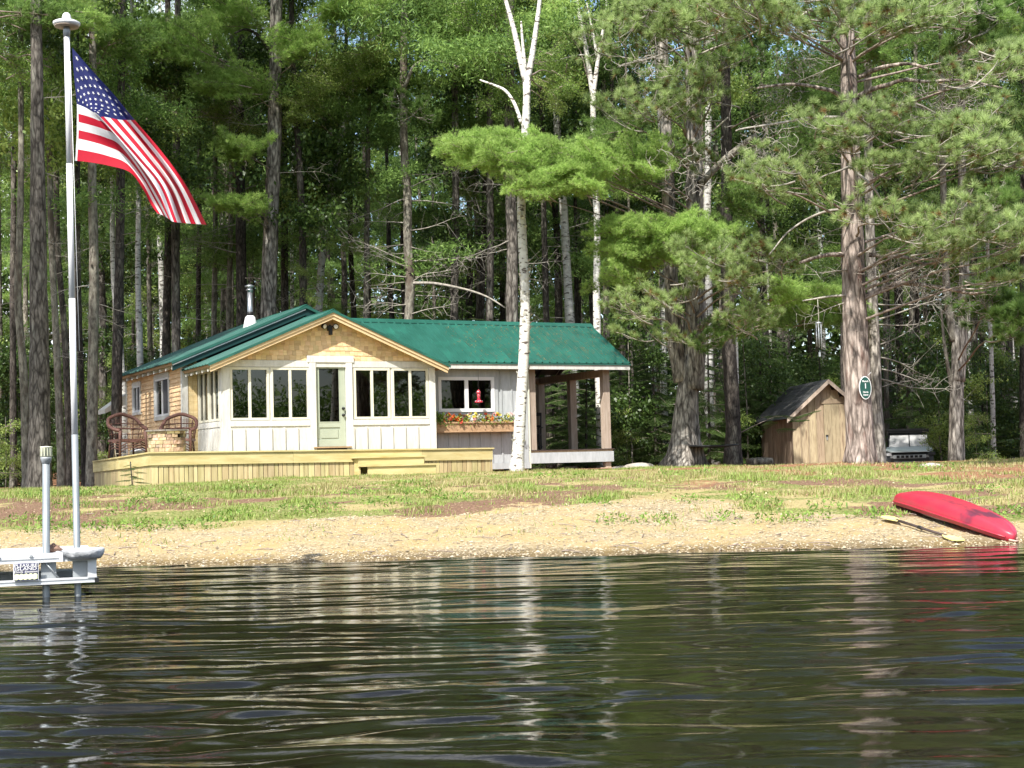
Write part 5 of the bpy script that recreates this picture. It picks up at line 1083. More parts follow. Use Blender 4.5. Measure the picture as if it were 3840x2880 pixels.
# ---------------------------------------------------------------- trunks
def trunk_mesh(pts, rad, mat_, seed, n=12, flare=.0, fh=.35, knob=.06, name="trunk", lob=0.0, step=.35):
    q = np.random.default_rng(seed); P = [np.array(p, float) for p in pts]; seg = [0]
    for a, b_ in zip(P[:-1], P[1:]): seg.append(seg[-1] + np.linalg.norm(b_ - a))
    m = max(4, int(seg[-1] / step)); ss = np.linspace(0, 1, m) ** 1.15 * seg[-1]; pp = np.stack([np.interp(ss, seg, [p[k] for p in P]) for k in range(3)], 1)
    ker = np.array([.25, .5, .25]); 
    for _ in range(3): pp[1:-1] = pp[:-2] * .25 + pp[1:-1] * .5 + pp[2:] * .25
    rr = np.interp(ss, seg, rad) * (1 + q.normal(size=m) * knob * .5); z0 = ss; rr = rr * (1 + flare * np.exp(-z0 / fh))
    ph_ = q.uniform(0, 6.28, 4)
    mb = MB(); mb.tube([tuple(p) for p in pp], list(rr), n, jit=knob, rng=random.Random(seed), lobes=(lambda i, th: lob * math.exp(-ss[i] / (fh * 1.3)) * (.5 * math.sin(3 * th + ph_[0]) + .5 * math.sin(5 * th + ph_[1])))); return mb.mesh(name, mat_)
BARK = {"grey": M_barkgrey, "pine": M_barkpine, "red": M_barkred, "dark": M_barkdk, "pale": M_barklt, "birch": M_birch, "birch2": M_birch2}
ALLT = {}
def tree(key, label, bark, D, path, wb, wt, name="pine_tree", cat="tree", flare=.35, lob=0.0, top=26.0, group=None, base=None, fh=.35, extend=True, z0off=0.12):
    """trunk along pixel path (bottom to top) at distance D"""
    P = [at(x, y, D) for x, y in path]; b0 = np.array([P[0][0], D, gz(P[0][0], D) - z0off])
    if P[0][2] < b0[2] + .15: P = P[1:]
    P = [b0] + P; rad = [wb / 2 / scl(D)] + list(np.interp([p[2] for p in P[1:]], [P[0][2], P[-1][2]], [wb / 2 / scl(D), wt / 2 / scl(D)]))
    if extend and P[-1][2] < top:
        d = P[-1] - P[-2]; d = d / d[2]; d[0] = max(-.12, min(.12, d[0])); nP = P[-1] + d * (top - P[-1][2]); P.append(nP); rad.append(max(.03, rad[-1] * .45))
    t = thing(name, label, cat, tuple(b0), 0, group); loc = [p - b0 for p in P]
    link("trunk", trunk_mesh(loc, rad, BARK[bark], hash(key) % 9999 if isinstance(key, str) and False else sum(ord(ch) * (i + 3) for i, ch in enumerate(str(key))), 14 if wb > 50 else 10, flare, fh, .05 if bark.startswith("birch") else .045, lob=lob), t)
    t_ = dict(o=t, P=P, rad=rad, D=D, bark=bark); ALLT[key] = t_; return t_
def trunk_at(t, z):
    zs = [p[2] for p in t["P"]]; return np.array([np.interp(z, zs, [p[k] for p in t["P"]]) for k in range(3)])
def limb_to(t, p, r=.03, sag=.12, m=None, nm="limb", drop=None):
    p = np.array(p, float); z = p[2] - (drop if drop is not None else .25 * abs(p[0] - trunk_at(t, p[2])[0])); a = trunk_at(t, z); a0 = t["o"].location
    mid_ = (a + p) / 2 + np.array([TR.uniform(-.1, .1), 0, sag]); q3 = a * .25 + p * .75 + np.array([TR.uniform(-.08, .08), 0, sag * .9]); k = MB(); k.tube(catm([a - a0, a * .75 + p * .25 - a0 + np.array([0, 0, sag * .5]), mid_ - a0, q3 - a0, p - a0], 3), list(np.linspace(r, r * .3, 13)), 6); k.build(nm, m or M_limb, t["o"])
def cluster(key, kind, cx, cy, rx, ry, n, D=None, s=(.8, 1.2), dD=.8, limb=True, flat=True, r=.03, side=None):
    """boughs of one tree filling an ellipse seen in the photograph, spread in depth"""
    t = ALLT[key]; D = D or t["D"] - 1.0; C0 = at(cx, cy, D); base = trunk_at(t, C0[2])
    if limb and np.linalg.norm(C0 - base) > .7: limb_to(t, C0 + np.array([0, 0, -.12]), r)
    for i in range(n):
        a = TR.uniform(0, 2 * math.pi); rr = math.sqrt(TR.random()); p = at(cx + rx * rr * math.cos(a), cy + ry * rr * math.sin(a), D + TR.uniform(-dD, dD)); out = p - base
        yaw = math.atan2(out[1], out[0]) if np.linalg.norm(out[:2]) > .4 else TR.uniform(0, 6.28); yaw += TR.uniform(-.9, .9); L = .8 if kind == "rps" else 1.2
        put(kind, t["o"], p, yaw, TR.uniform(-.35, .45) if flat else TR.uniform(-.7, .3), TR.uniform(*s), TR.uniform(-.8, .8), center=(0 if kind in ("cp", "cpb", "cl", "clb", "twig") else L * .6))
def crown(key, kinds, n, z0, z1, R, s=(.9, 1.3)):
    t = ALLT[key]
    for i in range(n):
        z = z0 + (z1 - z0) * (i + TR.random()) / n; b0 = trunk_at(t, z); yaw = TR.uniform(0, 2 * math.pi); rr = R * TR.uniform(.35, 1) * (1.1 - .6 * (z - z0) / (z1 - z0)); k = TR.choice(kinds); p = b0 + np.array([math.cos(yaw) * rr, math.sin(yaw) * rr, TR.uniform(-.1, .3)])
        put(k, t["o"], p, yaw + TR.uniform(-.4, .4), TR.uniform(-.2, .15), TR.uniform(*s), TR.uniform(-.3, .3), center=0 if k[0] == "c" else .9)
def deads(key, n, y0, y1, s=(.6, 1.3), side=0, pitch=(-.25, .25)):
    """dead side branches between two pixel rows"""
    t = ALLT[key]; 
    for i in range(n):
        y = y0 + (y1 - y0) * (i + TR.random()) / n; z = at(1920, y, t["D"])[2]; b0 = trunk_at(t, z); s_ = side or TR.choice((-1, 1)); yaw = (0 if s_ > 0 else math.pi) + TR.uniform(-.9, .9)
        put("dead", t["o"], b0, yaw, TR.uniform(*pitch), TR.uniform(*s), TR.uniform(-3, 3))
# ---- trees one can tell apart in the photograph
tree("L1", "thick dark grey pine at the far left, widest trunk left of the flagpole", "pine", 32.5, [(148, 1822), (150, 1500), (143, 1000), (140, 500), (137, 150)], 84, 42, flare=.3, lob=.15)
tree("L2", "crooked pale lichened trunk immediately left of the thick dark pine", "pale", 34.5, [(100, 1800), (97, 1700), (88, 1350), (74, 1250), (64, 1120), (74, 900), (80, 600), (78, 300)], 34, 20)
tree("L3", "slim dark brown trunk nearest the left edge behind the lichened one", "dark", 41, [(50, 1790), (50, 1600), (48, 1100), (52, 600)], 27, 20)
tree("L4", "two-tone trunk standing close behind the lamp post", "pale", 37, [(230, 1800), (229, 1700), (212, 1300), (200, 1050), (188, 800), (185, 300)], 30, 18)
tree("L5", "dark slightly leaning trunk between the lamp post and the flagpole", "dark", 39, [(262, 1800), (258, 1600), (240, 1200), (215, 950), (208, 500)], 26, 20)
tree("L6", "thin dark trunk just right of the flagpole's lower pipe", "dark", 38, [(318, 1800), (315, 1700), (300, 1300), (292, 1000), (290, 400)], 24, 17)
tree("L7", "brown sunlit trunk touching the deck's outer left corner", "pale", 36.5, [(342, 1800), (345, 1650), (350, 1300), (353, 950), (345, 700), (348, 100)], 42, 28, lob=.1)
tree("L8", "dark trunk behind the back of the left wicker chair", "dark", 39, [(432, 1760), (436, 1600), (441, 1300), (450, 900), (455, 300)], 44, 28)
tree("L9", "grey birch leaning left behind the cottage's far corner", "birch2", 43, [(468, 1700), (466, 1500), (452, 1300), (428, 1100), (421, 900), (424, 400)], 25, 16, "birch_tree")
tree("L10", "pale birch rising straight above the eave left of the flue", "birch2", 42, [(524, 1700), (526, 1350), (520, 1150), (516, 950), (522, 750), (505, 560), (478, 380), (486, 200)], 28, 14, "birch_tree")
tree("L11", "dark trunk behind the middle of the cottage's left roof slope", "dark", 46, [(624, 1700), (624, 1200), (632, 900), (630, 300)], 36, 24)
tree("L12", "mottled dark trunk right beside another above the left roof slope", "pine", 45, [(662, 1700), (660, 1200), (658, 900), (664, 300)], 38, 26)
tree("L13", "slender grey trunk midway between the dark pair and the flue", "dark", 49, [(742, 1700), (744, 1100), (748, 800), (745, 200)], 21, 15)
tree("L14", "slender sunlit grey trunk left of the flue", "pale", 48, [(800, 1700), (803, 1150), (808, 900), (806, 300)], 24, 16)
tree("L15", "slim brown trunk just left of the flue's rain cap", "pale", 47, [(855, 1700), (858, 1150), (866, 850), (868, 300)], 24, 17)
tree("L16", "broad very dark pine directly behind the flue", "dark", 46, [(905, 1700), (908, 1200), (903, 850), (898, 500), (905, 200)], 50, 30)
tree("C1", "thick grey pine towering over the cottage right of the flue", "grey", 44, [(1002, 1700), (1007, 1150), (1012, 950), (1022, 700), (1030, 500), (1033, 250), (1036, 40)], 68, 46)
tree("C2", "dark trunk half hidden on the right of the thick grey pine", "dark", 50, [(1066, 1700), (1068, 1100), (1066, 700), (1062, 200)], 34, 22)
tree("C3", "forked light grey birch behind the porch peak", "birch2", 47, [(1190, 1700), (1194, 1180), (1208, 950), (1228, 790), (1264, 600), (1300, 440), (1335, 300)], 34, 20, "birch_tree", top=10.5)
tree("C4", "rough pale spruce with peeling upper trunk behind the porch roof", "pale", 47, [(1368, 1700), (1374, 1100), (1378, 700), (1383, 450), (1386, 280)], 28, 16)
tree("C5", "twisted brown pine with long bleached dead branches above the wing roof", "pale", 45, [(1536, 1700), (1532, 1180), (1542, 1050), (1526, 900), (1532, 740), (1516, 600), (1512, 350), (1516, 100)], 44, 26)
tree("C6", "dark straight pine right of the twisted brown one above the wing roof", "pine", 47, [(1702, 1700), (1704, 1100), (1710, 800), (1706, 400), (1702, 100)], 34, 24)
tree("C7", "leftmost trunk of the dark pair left of the front birch", "dark", 49, [(1808, 1700), (1806, 1150), (1814, 850), (1822, 500), (1815, 100)], 26, 18)
tree("C8", "reddish patched trunk of the dark pair left of the front birch", "pine", 47, [(1838, 1700), (1836, 1150), (1840, 900), (1836, 600), (1840, 200)], 34, 24)
tree("C9", "broad dark pine directly behind the front birch above the wing roof", "pine", 43, [(1922, 1700), (1920, 1150), (1922, 900), (1908, 600), (1912, 150)], 54, 34)
b1 = tree("B1", "big white peeling birch standing in front of the wing by the deck's right end", "birch", 31.3, [(1936, 1772), (1941, 1715), (1950, 1582), (1958, 1449), (1966, 1320), (1970, 1200), (1971, 1084), (1962, 960), (1957, 881), (1952, 745), (1960, 600), (1976, 464), (1977, 380), (1975, 290)], 46, 29, "birch_tree", flare=.45, extend=False, top=99, fh=.22, lob=.2)
b2 = tree("B2", "white birch rising behind the open pavilion and its roof", "birch", 43.5, [(2256, 1735), (2252, 1690), (2249, 1500), (2244, 1400), (2240, 1262), (2236, 1100), (2238, 980), (2242, 862), (2231, 663), (2222, 520), (2224, 451), (2224, 345)], 33, 22, "birch_tree", extend=False, top=99)
def stem(key, path, w0, w1, D=None, m="birch"):
    t = ALLT[key]; D = D or t["D"]; a0 = np.array(t["o"].location); P = [at(x, y, D) - a0 for x, y in path]
    link("stem", trunk_mesh(P, list(np.linspace(w0, w1, len(P)) / 2 / scl(D)), BARK[m], int(path[0][0]), 9, knob=.05, step=.22), t["o"])
stem("B1", [(1974, 310), (1955, 240), (1938, 160), (1925, 90), (1893, 0), (1870, -120), (1850, -400)], 27, 10); stem("B1", [(1976, 305), (1992, 240), (2004, 150), (2018, 60), (2027, -20), (2040, -160), (2060, -420)], 26, 9); stem("B1", [(1972, 270), (1962, 200), (1956, 130), (1954, 80)], 15, 6)
stem("B2", [(2224, 360), (2208, 250), (2196, 170), (2176, 80), (2161, 0), (2150, -200)], 22, 9); stem("B2", [(2224, 355), (2236, 280), (2242, 215), (2262, 120), (2274, 10), (2290, -200)], 19, 8); stem("B2", [(2240, 220), (2226, 130), (2212, 70), (2200, 10)], 12, 5)
stem("B2", [(2206, 180), (2170, 128), (2110, 108), (2040, 98)], 10, 4); stem("B2", [(2200, 205), (2150, 198), (2090, 222), (2075, 232)], 7, 3)
stem("C3", [(1222, 830), (1236, 720), (1240, 600), (1240, 480)], 16, 9, m="birch2")
tree("C10", "thin straight trunk in the gap between the two white birches", "dark", 52, [(2158, 1700), (2160, 900), (2156, 700), (2150, 250)], 15, 12)
tree("C11", "brown trunk close behind the pavilion birch on its right", "pale", 50, [(2276, 1750), (2274, 1200), (2272, 850), (2262, 300)], 30, 20)
# big twin pine
tp = tree("P1", "huge twin-stemmed pine with flared roots right of the pavilion", "grey", 33.5, [(2562, 1756), (2570, 1620), (2575, 1480), (2584, 1380), (2590, 1330)], 118, 66, flare=.68, lob=.55, extend=False, top=99, fh=.30)
stem("P1", [(2596, 1460), (2607, 1300), (2608, 1100), (2606, 900), (2604, 663), (2602, 400), (2596, 200), (2590, 0), (2585, -400)], 92, 40, m="grey"); stem("P1", [(2560, 1430), (2535, 1320), (2520, 1150), (2516, 950), (2506, 700), (2494, 400), (2486, 200), (2480, -100)], 66, 36, m="grey")
ALLT["P1"]["P"] = [at(x, y, 33.5) for x, y in [(2562, 1756), (2590, 1460), (2607, 1300), (2606, 900), (2602, 400), (2590, 0), (2585, -400)]]
stem("P1", [(2622, 1232), (2660, 1200), (2700, 1160), (2744, 1123), (2770, 1095)], 26, 14, 33.2, "red"); stem("P1", [(2628, 690), (2680, 630), (2745, 570), (2810, 520), (2836, 505)], 30, 15, 33.3, "pale")
tree("P2", "tall straight dark pine behind the saucer swing", "dark", 38, [(2748, 1742), (2750, 1600), (2740, 1400), (2730, 1280), (2724, 900), (2726, 663), (2722, 430), (2720, 100)], 60, 34, flare=.4)
tree("P3", "skinny white birch stem beside the dark pine behind the saucer swing", "birch", 39.5, [(2778, 1738), (2772, 1650), (2768, 1560), (2766, 1450)], 12, 10, "birch_tree", top=5)
rp = tree("R1", "tall pinkish barked red pine carrying the oval sign", "red", 27.0, [(3228, 1738), (3222, 1600), (3214, 1400), (3206, 1200), (3200, 1000), (3196, 800), (3190, 600), (3186, 400), (3180, 230), (3176, 100)], 106, 56, flare=.35, lob=.25, fh=.3)
tree("R2", "grey pine tight behind the signed red pine on its right", "grey", 31.5, [(3300, 1725), (3291, 1600), (3280, 1300), (3266, 1000), (3258, 700), (3254, 300)], 46, 30, flare=.35)
tree("R3", "thin grey trunk filling the gap left of the signed red pine above the shed", "dark", 44, [(3166, 1720), (3162, 1300), (3164, 1000), (3160, 500)], 24, 18)
tree("R4", "pale mottled trunk right above the utility vehicle's roof", "pale", 54, [(3412, 1700), (3410, 1500), (3416, 1250), (3424, 1080), (3428, 700)], 27, 19)
tree("R5", "dark trunk left of the pale one above the utility vehicle", "dark", 58, [(3384, 1700), (3378, 1400), (3366, 1150), (3360, 700)], 30, 22)
tree("R6", "pale thin trunk next to the grey pine behind the red pine", "pale", 56, [(3326, 1700), (3322, 1300), (3318, 1000), (3316, 600)], 22, 15)
tree("R7", "dark trunk just right of the pale mottled one behind the vehicle", "dark", 60, [(3446, 1700), (3440, 1300), (3434, 900)], 24, 18)
tree("R8", "forked grey tree right of the utility vehicle", "grey", 39, [(3586, 1735), (3586, 1600), (3588, 1450), (3594, 1330), (3592, 1270), (3588, 1220)], 62, 40, "pine_tree", flare=.12, extend=False, top=99)
stem("R8", [(3592, 1430), (3600, 1320), (3612, 1200), (3618, 1050), (3612, 850), (3606, 600), (3604, 200), (3600, -200)], 54, 20, m="grey"); stem("R8", [(3578, 1280), (3562, 1180), (3548, 1060), (3540, 900), (3536, 600), (3530, 200), (3530, -100)], 34, 18, m="pale"); stem("R8", [(3572, 1480), (3556, 1380), (3542, 1300), (3534, 1230), (3530, 1160)], 16, 8, m="pale")
ALLT["R8"]["P"] = [at(x, y, 39) for x, y in [(3586, 1735), (3594, 1330), (3616, 1050), (3606, 600), (3600, -200)]]
tree("R9", "slender whitish trunk near the right edge", "birch2", 46, [(3726, 1720), (3722, 1500), (3716, 1280), (3708, 1150), (3700, 800)], 20, 13, "birch_tree")
tree("R10", "dark trunk cut by the right edge of the view", "dark", 47, [(3836, 1720), (3834, 1300), (3836, 900), (3834, 400)], 24, 18)
tree("R11", "slim dark trunk standing right beside the pavilion's rear corner", "pale", 47, [(2378, 1740), (2376, 1500), (2370, 1400), (2360, 900)], 14, 10)
# ---- dead branches
for k_, n_, y0, y1, sc_, sd_ in (("C5", 16, 1180, 640, (1.0, 1.7), 0), ("C5", 10, 1180, 900, (1.0, 1.6), 0), ("C6", 9, 1150, 500, (.7, 1.4), 0), ("C4", 10, 1150, 450, (.6, 1.3), 0), ("C9", 9, 1100, 500, (.8, 1.5), 0), ("C8", 8, 1100, 400, (.7, 1.2), 0),
                             ("R2", 12, 1500, 1050, (.7, 1.4), 1), ("R4", 10, 1500, 1000, (.6, 1.3), 0), ("L2", 9, 1350, 700, (.4, .8), 0), ("L4", 8, 1300, 700, (.4, .8), 0), ("L7", 7, 1300, 700, (.5, 1.0), 0), ("L12", 7, 1200, 700, (.6, 1.2), 0), ("L15", 6, 1150, 700, (.5, 1.0), 0), ("L16", 8, 1100, 600, (.8, 1.5), 0),
                             ("R1", 12, 1200, 200, (.6, 1.2), 0), ("P2", 10, 1000, 300, (.8, 1.5), 0), ("R8", 8, 1300, 800, (.6, 1.2), 0), ("C1", 4, 700, 100, (.6, 1.2), 0), ("L1", 5, 900, 300, (.6, 1.0), 0), ("L10", 4, 1000, 600, (.4, .8), 0), ("R3", 8, 1300, 900, (.5, 1.0), 0), ("L5", 6, 1300, 800, (.4, .8), 0), ("L8", 6, 1200, 700, (.5, 1.0), 0), ("C2", 5, 1100, 600, (.6, 1.1), 0), ("R7", 7, 1500, 1000, (.6, 1.2), 0), ("C7", 6, 1100, 500, (.6, 1.2), 0), ("L11", 5, 1200, 700, (.5, 1.0), 0)):
    deads(k_, n_, y0, y1, sc_, sd_)
# long bare limbs of the red pine and the twin pine
def bare(key, path, w0, w1, D, m=M_dead, dD=0.0):
    t = ALLT[key]; a0 = np.array(t["o"].location); n_ = len(path); P = [at(x, y, D - dD * i / (n_ - 1)) - a0 for i, (x, y) in enumerate(path)]; P = catm(P, 4); MB().tube(P, list(np.linspace(w0, w1, len(P)) / 2 / scl(D)), 7, jit=.08).build("limb", m, t["o"])
bare("R1", [(3220, 290), (3280, 262), (3350, 244), (3420, 240), (3500, 262), (3560, 240)], 20, 7, 27, M_barkred, 1.2); bare("R1", [(3215, 365), (3270, 335), (3330, 318), (3390, 300), (3480, 306), (3600, 300), (3760, 330)], 22, 7, 27, M_barkred, 1.5)
bare("R1", [(3168, 380), (3130, 345), (3080, 332), (3010, 318), (2930, 318), (2840, 330)], 20, 7, 27, M_barkred, 1); bare("R1", [(3150, 440), (3050, 440), (2960, 455), (2870, 470), (2790, 482), (2760, 490)], 13, 5, 27, M_dead, 1)
bare("R1", [(3218, 440), (3280, 415), (3350, 400), (3430, 388), (3520, 430), (3580, 450)], 14, 5, 27, M_dead, -1); bare("R1", [(3150, 785), (3090, 795), (3020, 825), (2950, 875), (2905, 930), (2884, 955)], 11, 4, 27, M_dead, .6)
bare("R1", [(3165, 955), (3110, 955), (3060, 965), (3000, 985)], 20, 10, 27, M_barkred, .6); bare("R1", [(3260, 955), (3330, 960), (3400, 965), (3470, 990), (3560, 975)], 18, 7, 27, M_barkred, .8)
bare("R1", [(3240, 1115), (3290, 1090), (3340, 1068), (3400, 1062), (3480, 1070), (3560, 1085), (3640, 1100), (3700, 1095)], 24, 8, 27, M_barkred, 1.0); bare("R1", [(3165, 1108), (3110, 1112), (3060, 1120), (3010, 1128)], 10, 5, 26.9, M_dead, .2)
bare("R1", [(3215, 700), (3205, 640), (3180, 628), (3150, 640), (3090, 660), (3060, 680)], 12, 5, 26.5, M_dead, .6); bare("R1", [(3205, 645), (3240, 670), (3280, 710), (3310, 760), (3322, 800)], 13, 4, 26.6, M_dead, .3)
bare("P1", [(2380, 232), (2300, 238), (2330, 245), (2450, 215), (2560, 175), (2680, 130), (2780, 110)][2:], 9, 7, 30.5, M_dead, .5); bare("P1", [(2620, 205), (2690, 175), (2770, 150), (2840, 115)], 8, 5, 30.5, M_dead, .5); bare("P1", [(2600, 590), (2500, 600), (2420, 585), (2560, 560), (2660, 500), (2730, 440)][3:], 8, 5, 31, M_dead, .5)
bare("B1", [(1955, 460), (1930, 390), (1895, 340), (1850, 318), (1800, 300)][::1], 16, 6, 31.6, M_birch, -.6); bare("C5", [(1516, 330), (1560, 240), (1640, 228), (1720, 252)], 14, 5, 44, M_dead, 1)
bare("C3", [(1264, 330), (1300, 290), (1340, 258), (1372, 255)], 11, 5, 46.5, M_birch2, .3); bare("C1", [(1010, 190), (985, 150), (950, 120), (915, 110), (880, 125)], 18, 6, 43.5, M_barkdk, .8); bare("C1", [(1046, 110), (1070, 90), (1095, 80)], 12, 6, 43.5, M_barkdk, .3)
bare("C5", [(1550, 1062), (1620, 1062), (1700, 1075), (1780, 1095), (1840, 1120), (1895, 1155)], 13, 5, 44.5, M_dead, 1.0); bare("C1", [(740, 690), (800, 710), (880, 740), (960, 800), (1000, 830)][::-1], 12, 5, 44, M_barkdk, 1.0)
for (x, y, n_) in ((3440, 390, 2), (3560, 440, 3), (3480, 1060, 4), (3380, 1040, 3), (3300, 1010, 2), (2820, 560, 3), (2900, 620, 2), (3640, 1100, 2), (3560, 330, 2), (2560, 700, 1), (2860, 470, 2), (2980, 250, 3), (3100, 180, 2), (2460, 250, 2), (2560, 620, 1), (2900, 360, 2)):
    for i in range(n_): put("twig", ALLT["R1"]["o"], at(x + TR.uniform(-40, 40), y + TR.uniform(-25, 25), 27 + TR.uniform(-1, .6)), TR.uniform(-.6, .6), 0, TR.uniform(.6, 1.0), TR.uniform(-3, 3))
